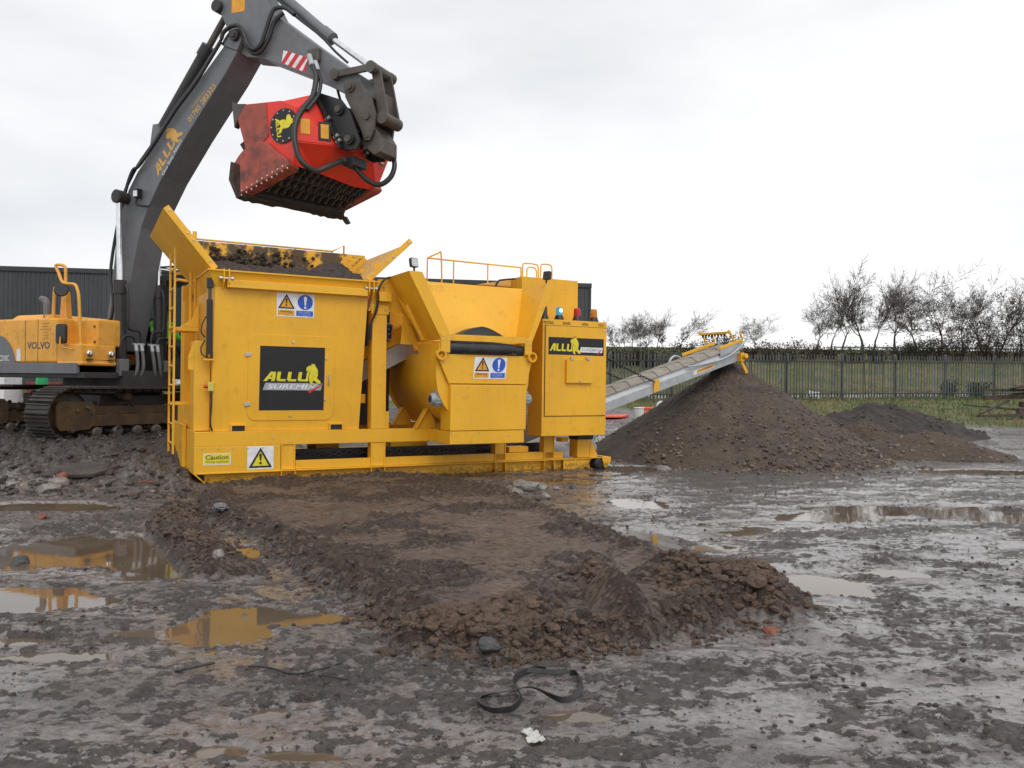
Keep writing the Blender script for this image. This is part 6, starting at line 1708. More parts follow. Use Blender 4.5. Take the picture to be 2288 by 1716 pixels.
SH = [(1372,53,762,1.8,'leaf_dark','dark shrub beside the cabinet behind the fence'),(1415,54,770,1.7,'leaf_brown','brownish shrub under the low spreading tree'),
      (1455,53,765,1.7,'leaf_dark','dark shrub under the dense fan tree'),(1503,50,752,1.3,'leaf_green','bright green bush behind the conveyor belt'),
      (1545,55,758,1.7,'leaf_dark','dark shrub right of the bright green bush'),(1590,57,745,1.8,'leaf_dark','dark evergreen behind the conveyor scraper frame'),
      (1632,56,735,1.6,'leaf_dark','dark evergreen bush behind the conveyor head'),(1668,57,768,1.6,'leaf_brown','low brown shrub right of the conveyor head'),
      (1712,56,758,2.0,'leaf_brown','rounded brown shrub right of the lone round tree'),(1762,56,752,2.2,'leaf_brown','wide brown shrub, second right of the lone round tree'),
      (1808,57,758,2.0,'leaf_brown','brown shrub under the small twiggy tree'),(1852,57,770,1.8,'leaf_brown','tan shrub left of the forked tree'),
      (1905,56,768,1.9,'leaf_green','green shrub between the forked tree and the tallest tree'),(1960,56,765,2.0,'leaf_dark','dark shrub right of the tallest tree'),
      (2008,57,762,1.9,'leaf_dark','dark shrub beneath the broad fanning tree'),(2032,58,756,1.7,'leaf_brown','brownish shrub left of the mid height tree'),(2062,57,745,1.9,'leaf_dark','dark shrub under the mid height tree'),(2098,57,748,1.9,'leaf_brown','brownish shrub at the foot of the thick straight trunk'),(2140,57,722,2.3,'leaf_brown','tall brown hedge shrub near the right edge'),
      (2182,57,712,2.3,'leaf_brown','tall hedge shrub below the brown leaved tree'),(2222,57,700,2.4,'leaf_dark','dark tall hedge shrub near the right edge'),
      (2262,57,690,2.4,'leaf_dark','dark tall hedge shrub at the right edge'),(2120,44,845,0.9,'leaf_dark','dark low bush right behind the fence bars'),(2186,41,845,0.7,'leaf_green','scrubby yellow green weed at the fence foot')]
for i, (px, d, tp, w, mt, lb) in enumerate(SH): shrub(px, d, tp+2, w, M[mt], lb, 100+i, 850, 0.075, G3)
# crash barrier beyond the trees
gr_ = empty('guard_rail', (0,0,0)); tag(gr_, 'pale horizontal guard rail among the tree trunks beyond the fence', 'guard rail')
GA, GB = V((at(1865,62),62,0)), V((at(2330,62),62,0)); gz = hgt(20,62)
MB().beam((GA.x,62,gz+0.20),(GB.x,62,gz+0.20),0.06,0.11).build('rail', M['galv'], gr_)
for i in range(9):
    x = GA.x+(GB.x-GA.x)*i/8; MB().box(x-0.06,x+0.06,62.04,62.14,gz-0.3,gz+0.30).build('post', M['galv'], gr_)

# ------------------------------------------------------------------ grass tufts (stuff)
rng = np.random.default_rng(3)
N = 26000
gy = rng.uniform(24, 58, N); gx_ = rng.uniform(-2, 36, N)
gz_, _, gm_ = ground_fields(gx_, gy)[:3]
keep = (gm_ > rng.uniform(0.2, 0.9, N)) & (np.abs(gx_/gy) < 0.72)
gx_, gy, gz_ = gx_[keep], gy[keep], gz_[keep]
n = len(gx_); L = rng.uniform(0.08, 0.26, n)*(1+1.2*np.exp(-((gy-(34.9+0.247*(gx_-1.5)))/1.2)**2))
def blades(name, sel, mat):
    x, y, z, l = gx_[sel], gy[sel], gz_[sel], L[sel]; k = len(x)
    a = rng.uniform(0, np.pi, k); w = 0.022; le = rng.normal(0, 0.35, (k, 2))
    d = np.stack([np.cos(a), np.sin(a), np.zeros(k)], 1)*w
    b = np.stack([x, y, z-0.02], 1); t = b+np.stack([le[:,0]*l, le[:,1]*l, l], 1)
    v = np.stack([b-d, b+d, t], 1).reshape(-1, 3)
    o = link_mesh(name, tri_mesh(name, v, np.arange(k*3).reshape(k, 3), mat)); return o
M['grass_g'] = plain('grass_green', (0.070, 0.115, 0.022, 1), 0.7); M['grass_t'] = plain('grass_straw', (0.20, 0.155, 0.060, 1), 0.8)
pick = fbm(gx_*0.4, gy*0.4, 7, 3) + rng.normal(0, 0.12, n) > 0.0
tag(blades('grass', pick, M['grass_g']), 'green grass growing along the fence and the bank behind it', 'grass', kind='stuff')
tag(blades('dry_grass', ~pick, M['grass_t']), 'straw coloured dry grass among the green along the fence', 'grass', kind='stuff')

# ------------------------------------------------------------------ gravel pile under the conveyor head
def heap(name, cx, cy, rx, ry, h, rot, mat, label, cat, seed, power=1.0, nr=60, na=120, rough=0.05, lump=0.10, lump_a=0.05, top_round=0.05):
    c, s = math.cos(rot), math.sin(rot)
    rr = np.linspace(0, 1.12, nr)[:, None]; aa = np.linspace(0, 2*np.pi, na, endpoint=False)[None, :]
    wob = 1+0.10*fbm(np.cos(aa)*1.5+seed, np.sin(aa)*1.5, seed, 3)*2
    lx = rr*np.cos(aa)*rx*wob; ly = rr*np.sin(aa)*ry*wob
    x = cx+lx*c-ly*s; y = cy+lx*s+ly*c
    q = np.sqrt(rr**2+top_round**2)-top_round + 0*aa
    z = h*(1-q/(1-top_round*0.5))
    z = np.where(z > 0, h*np.clip(z/h, 0, 1)**power, z)
    fx, fy = x.ravel(), y.ravel()
    g = hgts(fx, fy).reshape(x.shape)
    k = np.clip(z/h*4, 0, 1)
    zz = g*(0.6)+z + k*(rough*fbm(x*1.2, y*1.2, seed+3, 4)*4 + lumps(x, y, lump, seed+5, 0.7)*lump_a + lumps(x, y, lump*0.45, seed+9, 0.7)*lump_a*0.5)
    zz = np.where(rr >= 1.03, np.minimum(zz, g-0.06), zz)
    me_v = np.stack([x, y, zz], -1).reshape(-1, 3)
    i = np.arange(nr-1)[:, None]*na+np.arange(na)[None, :]; j = np.arange(nr-1)[:, None]*na+(np.arange(na)[None, :]+1) % na
    f = np.stack([i, i+na, j+na, j], -1).reshape(-1, 4)
    t = empty(name, (0, 0, 0)); tag(t, label, cat)
    link_mesh('heap_body', tri_mesh('heap_body', me_v, f, mat, True), t)
    return t, (x, y, zz)
def soil_mat(name, a, b, sc=6.0, rough=0.85):
    m, nt, bs = new_mat(name)
    n1 = nodes_noise(nt, sc, 7, 0.7); n2 = nodes_noise(nt, sc*9, 5, 0.7)
    c = ramp(nt, n1.outputs["Fac"], [(0.32, a), (0.68, b)]).outputs["Color"]
    c = mixc(nt, 1.0, c, ramp(nt, n2.outputs["Fac"], [(0.35, 0.6), (0.65, 1.25)]).outputs["Color"], 'MULTIPLY')
    nt.links.new(c, bs.inputs["Base Color"]); bs.inputs["Roughness"].default_value = rough
    bump(nt, bs, n2.outputs["Fac"], 0.5, 0.03)
    return m
M['gravel'] = soil_mat('brown_gravel', (0.050, 0.036, 0.027, 1), (0.108, 0.080, 0.061, 1), 3.0)
M['stone_mix'] = soil_mat('gravel_stones', (0.085, 0.062, 0.048, 1), (0.24, 0.19, 0.15, 1), 2.3, 0.7)
M['stone_dark'] = soil_mat('dark_stones', (0.045, 0.034, 0.028, 1), (0.12, 0.09, 0.07, 1), 2.9, 0.7)
M['brown_soil'] = soil_mat('brown_soil', (0.052, 0.036, 0.026, 1), (0.098, 0.070, 0.051, 1), 1.4)
M['black_soil'] = soil_mat('black_soil', (0.020, 0.015, 0.013, 1), (0.060, 0.046, 0.040, 1), 2.0, 0.75)
PX, PY = 5.06, 18.62
pile, (hx_, hy_, hz_) = heap('gravel_pile', PX, PY, 3.35, 3.30, 2.12, 0.3, M['gravel'], 'large cone of brown crushed gravel under the conveyor head', 'pile', 11, 1.0, 110, 260, 0.03, 0.10, 0.035, 0.03)
def on_heap(n, seed, rmin, rmax, HX, HY, HZ, bias):
    r = np.random.default_rng(seed); nr, na = HX.shape
    i = np.clip((nr/1.12*(rmin+(rmax-rmin)*np.sqrt(r.uniform(0, 1, n)))).astype(int), 0, nr-1); j = r.integers(0, na, n)
    x, y, z = HX[i, j], HY[i, j], HZ[i, j]
    ok = r.uniform(0, 1, n) < bias(x, y, z, i/(nr/1.12))
    x = x+r.normal(0, 0.02, n); y = y+r.normal(0, 0.02, n)
    return np.stack([x, y, z+0.005], 1)[ok]
coarse = lambda x, y, z, q: np.clip(0.05+0.85*q**1.5+0.65*((x-PX)/3.3)+1.3*fbm(x*0.9, y*0.9, 77, 3), 0.01, 1)
P = on_heap(17000, 21, 0.02, 1.04, hx_, hy_, hz_, coarse); r0 = np.random.default_rng(5)
S = 0.008+0.034*r0.uniform(0, 1, len(P))**3.5*(0.4+1.2*np.clip(1-P[:, 2]/2.0, 0, 1)**2)
k = r0.uniform(0, 1, len(P)) < 0.55
o = blobs('stones', P[k], S[k], M['stone_mix'], 1, 31, parent=pile); o['kind'] = 'stuff'
o = blobs('stones', P[~k], S[~k], M['stone_dark'], 1, 32, parent=pile); o['kind'] = 'stuff'
def ring_stones(n, seed, cx, cy, r0_, r1_):
    r = np.random.default_rng(seed); a = r.uniform(0, 2*np.pi, n); q = r0_+(r1_-r0_)*r.uniform(0, 1, n)**1.8
    x = cx+q*np.cos(a); y = cy+q*np.sin(a); return np.stack([x, y, hgts(x, y)+0.01], 1)
P = ring_stones(1500, 8, PX, PY, 2.9, 4.3); S = 0.012+0.040*np.random.default_rng(9).uniform(0, 1, len(P))**3
o = blobs('stray_stones', P, S, M['stone_mix'], 1, 33, parent=pile); o['kind'] = 'stuff'
# other mounds
mA, HA = heap('dark_mound', at(1962, 22.8), 22.8, 3.1, 1.6, 0.92, 0.05, M['black_soil'], 'dark lumpy earth mound behind the brown mounds, near the fence', 'mound', 41, 0.85, 60, 140, 0.06, 0.22, 0.10, 0.12)
mB, HB_ = heap('brown_mound', at(1925, 20.4), 20.4, 1.75, 1.1, 0.62, 0.1, M['brown_soil'], 'low brown soil mound touching the gravel pile on its right', 'mound', 51, 0.9, 50, 120, 0.05, 0.12, 0.05, 0.1)
mC, HC = heap('brown_mound', at(2072, 18.7), 18.7, 1.80, 1.15, 0.56, -0.25, M['brown_soil'], 'smooth brown soil mound furthest right, sloping down to the wet yard', 'mound', 61, 0.85, 50, 120, 0.03, 0.07, 0.025, 0.14)
for mm, HH, nn, sd, mt in ((mA, HA, 420, 1, 'stone_dark'), (mB, HB_, 420, 2, 'stone_dark'), (mC, HC, 420, 3, 'stone_mix')):
    P = on_heap(nn, 70+sd, 0.1, 1.1, *HH, lambda x, y, z, q: 0.5+0.5*q); S = 0.012+0.05*np.random.default_rng(sd).uniform(0, 1, len(P))**3
    o = blobs('stones', P, S, M[mt], 1, 80+sd, parent=mm); o['kind'] = 'stuff'
# ------------------------------------------------------------------ soil in the hopper
def soil_load():
    nx, ny = 90, 80
    X, Yy = np.meshgrid(np.linspace(0.10, 2.52, nx), np.linspace(-0.035, 2.31, ny), indexing='ij')
    z = 3.19 + 0.17*sstep(-0.02, 0.35, Yy) + 0.12*sstep(0.5, 2.0, Yy)
    z = z + 0.20*np.exp(-((X-2.05)/0.26)**2-((Yy-0.55)/0.40)**2) + 0.12*np.exp(-((X-0.7)/0.6)**2-((Yy-1.9)/0.5)**2)
    z = z + 0.14*fbm(X*2.4, Yy*2.4, 3, 4) + lumps(X, Yy, 0.20, 5, 0.7)*0.07 + lumps(X, Yy, 0.09, 8, 0.7)*0.035
    e = np.minimum(np.minimum(X-0.10, 2.52-X), np.minimum(Yy+0.035, 2.31-Yy))
    z = np.where(e < 0.10, z*(e/0.10)+3.20*(1-e/0.10), z)
    z = np.maximum(z, 3.06)
    v = np.stack([X, Yy, z], -1).reshape(-1, 3)
    i = (np.arange(nx-1)[:, None]*ny+np.arange(ny-1)[None, :])
    f = np.stack([i, i+ny, i+ny+1, i+1], -1).reshape(-1, 4)
    o = link_mesh('soil_load', tri_mesh('soil_load', v, f, M['load_soil'], True))
    o.location = (PLANT_O[0], PLANT_O[1], 0); o.rotation_euler = (0, 0, PLANT_TH)
    tag(o, 'dark brown soil heaped inside the yellow hopper', 'soil')
    r = np.random.default_rng(4); n = 420
    x = r.uniform(0.15, 2.48, n); y = r.uniform(-0.02, 2.2, n)
    ii = np.clip(((x-0.10)/2.42*(nx-1)).astype(int), 0, nx-1); jj = np.clip(((y+0.035)/2.345*(ny-1)).astype(int), 0, ny-1)
    P = np.stack([x, y, z[ii, jj]], 1)
    c = blobs('clods', P, 0.008+0.022*r.uniform(0, 1, n)**2, M['load_soil'], 1, 5, parent=o); c['kind'] = 'stuff'
    # cake stuck to the back board
    n = 900; x = 0.35+np.abs(r.normal(0, 0.9, n)); zz = 3.35+0.6*r.uniform(0, 1, n)**1.4
    k = (x < 2.2) & (fbm(x*1.8, zz*2.5, 12, 3) > -0.02)
    P = np.stack([x[k], np.full(k.sum(), 2.325), zz[k]], 1)
    c = blobs('caked_clods', P, 0.010+0.040*r.uniform(0, 1, k.sum())**2, M['load_soil'], 1, 6, flat=0.8, parent=o); c['kind'] = 'stuff'
M['load_soil'] = soil_mat('hopper_soil', (0.030, 0.022, 0.018, 1), (0.080, 0.058, 0.046, 1), 5.0)
soil_load()

# ------------------------------------------------------------------ clods on the ramp edges, rubble under the excavator, grit on the yard (uncountable)
M['clod'] = soil_mat('brown_clods', (0.056, 0.036, 0.025, 1), (0.13, 0.085, 0.060, 1), 4.0)
M['rubble_d'] = soil_mat('dark_rubble', (0.030, 0.024, 0.021, 1), (0.085, 0.066, 0.054, 1), 2.0, 0.7)
M['rubble_l'] = soil_mat('pale_rubble', (0.12, 0.10, 0.085, 1), (0.30, 0.26, 0.22, 1), 1.3, 0.75)
def edge_points(poly, n, seed, sd, closed=True):
    r = np.random.default_rng(seed); P = np.array(poly, float); Q = np.roll(P, -1, 0) if closed else P[1:]
    if not closed: P = P[:-1]
    L = np.hypot(*(Q-P).T); k = r.choice(len(P), n, p=L/L.sum()); t = r.uniform(0, 1, n)[:, None]
    p = P[k]*(1-t)+Q[k]*t + r.normal(0, sd, (n, 2))
    return p
def clod_field(name, p, smin, smax, powr, mat, seed, label, cat='soil', sub=1, sink=0.3, jit=0.25):
    r = np.random.default_rng(seed); S = smin+(smax-smin)*r.uniform(0, 1, len(p))**powr
    z = hgts(p[:, 0], p[:, 1])
    X = (p[:, 0]-PLANT_O[0])*math.cos(PLANT_TH)+(p[:, 1]-PLANT_O[1])*math.sin(PLANT_TH); Yl = -(p[:, 0]-PLANT_O[0])*math.sin(PLANT_TH)+(p[:, 1]-PLANT_O[1])*math.cos(PLANT_TH)
    ok = ~((X > -0.3) & (X < 7.2) & (Yl > -0.05) & (Yl < 2.5)) & (p[:, 1] > 2.6)
    P = np.stack([p[:, 0], p[:, 1], z+S*(0.5-sink)], 1)[ok]
    o = blobs(name, P, S[ok], mat, sub, seed+1, jit=jit, smooth=False)
    tag(o, label, cat, kind='stuff'); return o
front = [q for q in RAMP[4:]]
clod_field('ramp_clods', np.concatenate([edge_points(RAMP, 2200, 1, 0.12), edge_points(RAMP[12:18], 500, 2, 0.08, False), edge_points(BERM, 800, 3, 0.13, False)]), 0.006, 0.036, 3.0, M['clod'], 11, 'brown earth clods along the edges of the spread soil ramp', sub=1, jit=0.38)
def nose_points(n, seed):
    r = np.random.default_rng(seed)
    out = []
    for P, sd, k in (([(-0.52,4.86),(-0.15,4.98),(0.14,5.25)], 0.10, 0.42), ([(-0.05,4.78),(0.22,4.95)], 0.10, 0.12), ([(0.68,5.85),(0.64,6.25)], 0.07, 0.06), ([(1.34,6.3),(1.54,6.05),(1.80,5.88),(1.62,5.66)], 0.16, 0.38)):
        out.append(edge_points(P, int(n*k), seed+len(out), sd, False))
    return np.concatenate(out)
clod_field('nose_clods', nose_points(1900, 91), 0.010, 0.050, 2.2, M['clod'], 93, 'packed crumbly clods on the lobes at the near end of the soil ramp', sub=2, sink=0.55, jit=0.20)
r_ = np.random.default_rng(12)
pp = np.stack([r_.uniform(-3.6, 1.8, 2400), r_.uniform(5.0, 12.0, 2400)], 1); sd_ = poly_sdf(pp[:, 0], pp[:, 1], RAMP)
pp = pp[(sd_ > 0.1) & (fbm(pp[:, 0]*1.6, pp[:, 1]*1.6, 141, 4) > -0.05)]
clod_field('ramp_crumbs', pp, 0.005, 0.020, 2.2, M['clod'], 13, 'fine earth crumbs lying on top of the spread soil ramp')
n_ = 3000; q = np.stack([r_.uniform(-12, -4.4, n_), 10.6+r_.uniform(0, 1, n_)**1.2*6.5], 1)
clod_field('rubble', q[: n_*4//5], 0.010, 0.070, 4.0, M['rubble_d'], 15, 'dark broken rubble under the excavator tracks', 'rubble', jit=0.32)
clod_field('pale_rubble', q[n_*9//10:], 0.008, 0.040, 3.0, M['rubble_l'], 17, 'pale stone chips among the rubble under the excavator', 'rubble', jit=0.32)
n_ = 5200; t_ = r_.uniform(-0.62, 0.62, n_); yy_ = 3.0+14*r_.uniform(0, 1, n_)**1.4; q = np.stack([t_*(yy_+1), yy_], 1)
dens = fbm(q[:, 0]*0.9, q[:, 1]*1.2, 51, 3)
q = q[(dens > -0.10) & (poly_sdf(q[:, 0], q[:, 1], RAMP) < 0)]
q = q[hgts(q[:, 0], q[:, 1]) > 0.004]
clod_field('yard_grit', q, 0.003, 0.021, 4.0, M['rubble_d'], 19, 'dark grit and small stones scattered over the wet yard', 'gravel', jit=0.32)
clod_field('yard_chips', q[::9]+0.03, 0.004, 0.016, 2.5, M['rubble_l'], 21, 'pale stone chips scattered over the wet yard', 'gravel', jit=0.32)

for sd_, P_, S_ in MUDP:
    o = blobs('caked_mud', P_, S_, M['rubble_d'], 1, 61, parent=exc, jit=0.35); o.matrix_local = UM; o['kind'] = 'stuff'

# ------------------------------------------------------------------ single stones, bricks
M['rock'] = soil_mat('grey_rock', (0.14, 0.125, 0.115, 1), (0.33, 0.30, 0.27, 1), 5.0, 0.7)
M['rock_dark'] = soil_mat('dark_rock', (0.035, 0.033, 0.034, 1), (0.09, 0.085, 0.085, 1), 5.0, 0.5)
M['brick'] = soil_mat('brick_red', (0.17, 0.055, 0.032, 1), (0.32, 0.12, 0.075, 1), 8.0, 0.8)
def rock(name, x, y, s, mat, label, seed, cat='stone', group=None, flat=0.65, dz=0.0):
    o = blobs(name, np.zeros((1, 3)), np.array([s]), mat, 3, seed, flat=flat, jit=0.07)
    rr = np.random.default_rng(seed); me = o.data
    co = np.array([v.co[:] for v in me.vertices])
    for _ in range(6):       # knock flat facets off
        nrm = rr.normal(size=3); nrm /= np.linalg.norm(nrm); lim = s*rr.uniform(0.45, 0.75)
        dd = co@nrm; co = co-np.outer(np.maximum(0, dd-lim), nrm)
    me.vertices.foreach_set('co', co.astype(np.float32).ravel()); me.update()
    o.location = (x, y, hgt(x, y)+s*flat*0.30+dz)
    tag(o, label, cat, group); return o
GR = 'loose grey stones in front of the base frame'
for i, (x, y, s, l) in enumerate([(0.18,12.35,0.14,'grey stone leftmost and furthest back of the stones before the base frame'),(0.30,11.85,0.16,'largest grey stone of the group before the base frame'),
        (0.47,12.07,0.10,'grey stone just right of the largest one before the base frame'),(0.68,12.10,0.07,'small grey stone right of the group before the base frame'),(0.10,11.55,0.10,'grey stone nearest the ramp edge before the base frame'),
        (0.48,11.05,0.08,'small stone lying nearest the camera before the base frame'),(0.95,12.25,0.06,'lone dark pebble furthest right before the base frame')]):
    rock('stone', x, y, s, M['rock'] if i < 6 else M['rock_dark'], l, 200+i, group=GR)
rock('stone', -4.22, 6.92, 0.11, M['rock_dark'], 'dark rock at the left end of the yellow reflecting puddle', 220)
rock('stone', -2.40, 6.66, 0.065, M['rock'], 'pale brown stone at the tip of the left earth berm', 221)
rock('stone', -6.45, 11.2, 0.20, M['rock'], 'flat grey brown slab of stone on the left, before the excavator', 222, flat=0.4)
rock('stone', -6.58, 11.75, 0.17, M['rock'], 'brown stone behind the flat slab on the left', 223, flat=0.5)
rock('brick', -6.72, 12.05, 0.11, M['brick'], 'broken orange brick lying above the flat slab on the left', 224, 'brick')
rock('brick', -5.31, 9.10, 0.06, M['brick'], 'small red brick piece near the round brown puddle', 225, 'brick')
rock('brick', 1.70, 5.22, 0.05, M['brick'], 'small red brick chip at the right foot of the ramp nose', 226, 'brick')
rock('stone', 1.72, 5.62, 0.08, M['clod'], 'squarish brown clod at the right end of the ramp nose', 227, dz=0.04)
rock('stone', -0.12, 4.62, 0.075, M['rock_dark'], 'round grey stone at the left foot of the ramp nose', 228)
rock('stone', -1.65, 4.90, 0.025, M['rubble_l'], 'tiny white stone in the yellow puddle', 229)
rock('stone', 2.9, 15.3, 0.16, M['rock'], 'pale flat stone at the foot of the gravel pile by the roller', 230, flat=0.4)
rock('stone', 7.6, 16.9, 0.13, M['rock_dark'], 'loose brown stone right of the gravel pile', 231)
rock('stone', 7.9, 17.2, 0.09, M['stone_mix'], 'smaller loose stone beside the brown one right of the gravel pile', 232)
sl = blobs('concrete_slab', np.zeros((1, 3)), np.array([0.01]), M['rock_dark'], 1, 1); bpy.data.objects.remove(sl)
cslab = MB().prism([(-0.55,-0.18,0),(0.2,-0.30,0),(0.5,0.05,0),(0.05,0.3,0),(-0.5,0.22,0)], (0,0,0.06)).build('paving_piece', M['rubble_d'], None, 0.01)
cslab.location = (-6.55, 12.35, hgt(-6.55, 12.35)+0.05); cslab.rotation_euler = (rad(14), rad(-4), 0.2)
tag(cslab, 'flat grey concrete slab tilted on the rubble before the excavator track', 'slab')

# ------------------------------------------------------------------ black strap loop in the foreground
SA = [(-0.145,3.978),(-0.129,3.886),(-0.087,3.836),(-0.035,3.819),(0.019,3.846),(0.056,3.93),(0.065,4.016),(0.045,4.097),(0.036,4.19),(0.053,4.288),(0.095,4.363),(0.152,4.418),(0.205,4.424)]
SB = [(-0.14,4.009),(-0.093,4.051),(-0.013,4.07),(0.084,4.073),(0.147,4.05),(0.209,3.996),(0.258,3.963),(0.309,3.984),(0.353,4.057),(0.383,4.158),(0.387,4.263),(0.367,4.344),(0.331,4.371)]
def ribbon(mb, pts, lift, tilt, w=0.030, t=0.005):
    P = catmull([V((a, b, 0)) for a, b in pts], 6)
    g = hgts([p.x for p in P], [p.y for p in P]); g = np.maximum(g, 0.0)
    gs = np.convolve(np.pad(g, 4, 'edge'), np.ones(9)/9, 'valid')
    vs = []; n = len(P)
    for i, p in enumerate(P):
        d = (P[min(i+1, n-1)]-P[max(i-1, 0)]).normalized(); s = V((d.y, -d.x, 0)); k = i/(n-1)
        tl = tilt(k); up = V((0, 0, math.cos(tl)))+s*math.sin(tl); nn = d.cross(up).normalized()*t
        b = V((p.x, p.y, gs[i]+0.002+lift(k)))
        vs += [b, b+up*w, b+up*w+nn, b+nn]
    fs = []
    for i in range(n-1):
        for j in range(4):
            j2 = (j+1) % 4; fs.append((i*4+j, i*4+j2, (i+1)*4+j2, (i+1)*4+j))
    mb.add(vs, fs, False); mb.add(vs[:4], [(3,2,1,0)]); mb.add(vs[-4:], [(0,1,2,3)])
sm_ = MB()
ribbon(sm_, SA, lambda k: 0.012*math.sin(math.pi*k), lambda k: 0.5*math.cos(5*k))
ribbon(sm_, SB, lambda k: 0.045*math.exp(-((k-0.3)/0.16)**2), lambda k: 0.2+1.0*math.sin(6.0*k+0.4))
ribbon(sm_, [SB[-1],(0.28,4.33),(0.20,4.335),(0.10,4.36),(0.05,4.30)], lambda k: 0.02, lambda k: 0.9)
strap = sm_.build('rubber_strap', M['rubber']); tag(strap, 'black rubber strap twisted into loops on the mud in the foreground', 'strap')
# white scrap
sc_ = MB(); rr_ = random.Random(8)
for (cx, cy, w, h, a) in ((0.10,3.60,0.030,0.040,0.6),(0.122,3.525,0.034,0.036,0.5)):
    nx = 6; vs = []
    for i in range(nx):
        for j in range(nx):
            u, v = (i/(nx-1)-0.5)*2*w*rr_.uniform(0.85,1.1), (j/(nx-1)-0.5)*2*h*rr_.uniform(0.85,1.1)
            x, y = cx+u*math.cos(a)-v*math.sin(a), cy+u*math.sin(a)+v*math.cos(a)
            vs.append((x, y, max(0.0, hgt(x, y))+0.014+rr_.uniform(0, 0.012)))
    sc_.add(vs, [(i*nx+j,(i+1)*nx+j,(i+1)*nx+j+1,i*nx+j+1) for i in range(nx-1) for j in range(nx-1)])
M['paper'] = paint('wet_white_paper', (0.50,0.50,0.46,1), 0.7, var=0.1, dirt=0.7, dlo=0.5, dhi=0.7, dirt_scale=40, dirt_col=(0.2,0.18,0.15,1))
scr = sc_.build('paper_scrap', M['paper']); tag(scr, 'crumpled white paper scrap on the mud at the bottom centre', 'litter')
sd3 = scr.modifiers.new('thick', 'SOLIDIFY'); sd3.thickness = 0.003
def wire(pts, r, mat, name, label, cat='wire', lift=0.01):
    P = [(a, b, max(0.0, hgt(a, b))+lift+dz) for a, b, dz in pts]
    o = MB().tube(P, r, 6, spline=5).build(name, mat); tag(o, label, cat)
wire([(-1.42,4.40,0),(-1.30,4.33,0.01),(-1.15,4.30,0.0),(-1.02,4.34,0.01),(-0.92,4.42,0)], 0.006, M['hose'], 'wire', 'thin black bent wire lying on the mud left of the strap')
wire([(-1.05,4.26,0),(-0.95,4.22,0.005),(-0.84,4.22,0)], 0.005, M['hose'], 'wire', 'short black wire beside the longer bent one')
wire([(-1.80,4.34,0),(-1.72,4.37,0.01),(-1.62,4.43,0.015)], 0.011, M['rock_dark'], 'stick', 'short dark stick on the mud at lower left', 'stick')
wire([(-5.45,11.75,0.0),(-5.35,11.80,0.01),(-5.22,11.82,0.0)], 0.016, M['brick'], 'red_pipe', 'short red plastic pipe on the ground left of the plant', 'pipe', 0.04)
# foil junk on the berm
jk = blobs('foil_wrap', np.zeros((1,3)), np.array([0.075]), plain('crumpled_foil',(0.16,0.16,0.18,1),0.3,0.4), 3, 77, jit=0.16); jk.location = (-3.22,8.92,hgt(-3.22,8.92)+0.05); tag(jk, 'crumpled grey plastic wrap on the left berm of the ramp', 'litter')

# ------------------------------------------------------------------ items near the fence
def tub(x, y):
    z = hgt(x, y); t = empty('plastic_tub', (x, y, z)); tag(t, 'white plastic tub standing left of the gravel pile', 'tub')
    wm = paint('white_plastic', (0.72,0.72,0.70,1), 0.35, var=0.03, dirt=0.3, dlo=0.5, dhi=0.8, dirt_col=(0.35,0.32,0.28,1))
    MB().lathe((0,0,0),(0,0,1),[(0.135,0.0),(0.142,0.01),(0.165,0.37)],24).build('tub_body', wm, t)
    MB().lathe((0,0,0.37),(0,0,1),[(0.165,0.0),(0.182,0.003),(0.182,0.03),(0.165,0.034)],24).build('rim', wm, t)
tub(4.28, 27.0)
OR = paint('orange_plastic', (0.78,0.09,0.03,1), 0.45, var=0.05, dirt=0.3)
def barrier(x, y, rz, L, lab):
    b = empty('barrier', (x, y, hgt(x, y)), rz); tag(b, lab, 'barrier', 'orange barriers lying by the fence')
    for z in (0.06, 0.22): MB().cyl((0,0,z),(L,0,z),0.05,n=10).build('tube', OR, b)
    for u in (0.08, L/2, L-0.08): MB().cyl((u,0,0.05),(u,0,0.23),0.04,n=8).build('bar', OR, b)
barrier(4.62, 29.3, 0.1, 0.62, 'orange tube barrier lying just right of the white tub')
barrier(5.30, 29.3, -0.05, 0.75, 'orange tube barrier lying behind the edge of the gravel pile')
bd = MB().hexa([(3.05,27.0,0.0),(3.75,27.2,0.0),(4.15,28.4,0.0),(3.2,28.3,0.0),(3.05,27.0,0.05),(3.75,27.2,0.05),(4.15,28.4,0.08),(3.2,28.3,0.06)]).build('barrier_board', OR, None, 0.01)
bd.location = (0, 0, hgt(3.6, 27.6)+0.03); tag(bd, 'flat orange red plastic board lying behind the control cabinet', 'board')
def sack(name, x, y, z, sx, sy, sz, label, seed, mat):
    v, f = ico(4); r = np.random.default_rng(seed)
    n = fbm(v[:,0]*2+seed, v[:,1]*2+v[:,2]*1.7, seed, 4)*0.9
    p = v*(1+n[:,None])*np.array([sx,sy,sz]); p[:,2] = np.maximum(p[:,2], -sz*0.35)
    o = link_mesh(name, tri_mesh(name, p, f, mat, True)); o.location = (x, y, z+sz*0.35); tag(o, label, 'bag'); return o
WB = paint('white_bag', (0.70,0.70,0.70,1), 0.5, var=0.05, dirt=0.4, dlo=0.5, dhi=0.75, dirt_col=(0.25,0.23,0.2,1))
sack('white_bag', 5.9, 30.6, hgt(5.9,30.6), 0.45, 0.3, 0.28, 'white bag lying behind the orange barriers', 3, WB)
sack('white_bag', at(1812,39.0), 38.6, hgt(at(1812,39.0),38.6), 0.34, 0.22, 0.28, 'white bag at the fence foot right of the gravel pile', 5, WB)
sack('plastic_sheet', 1.05, 17.6, hgt(1.05,17.6), 0.75, 0.4, 0.42, 'white plastic sheeting bundled behind the plant base at its right end', 7, WB)
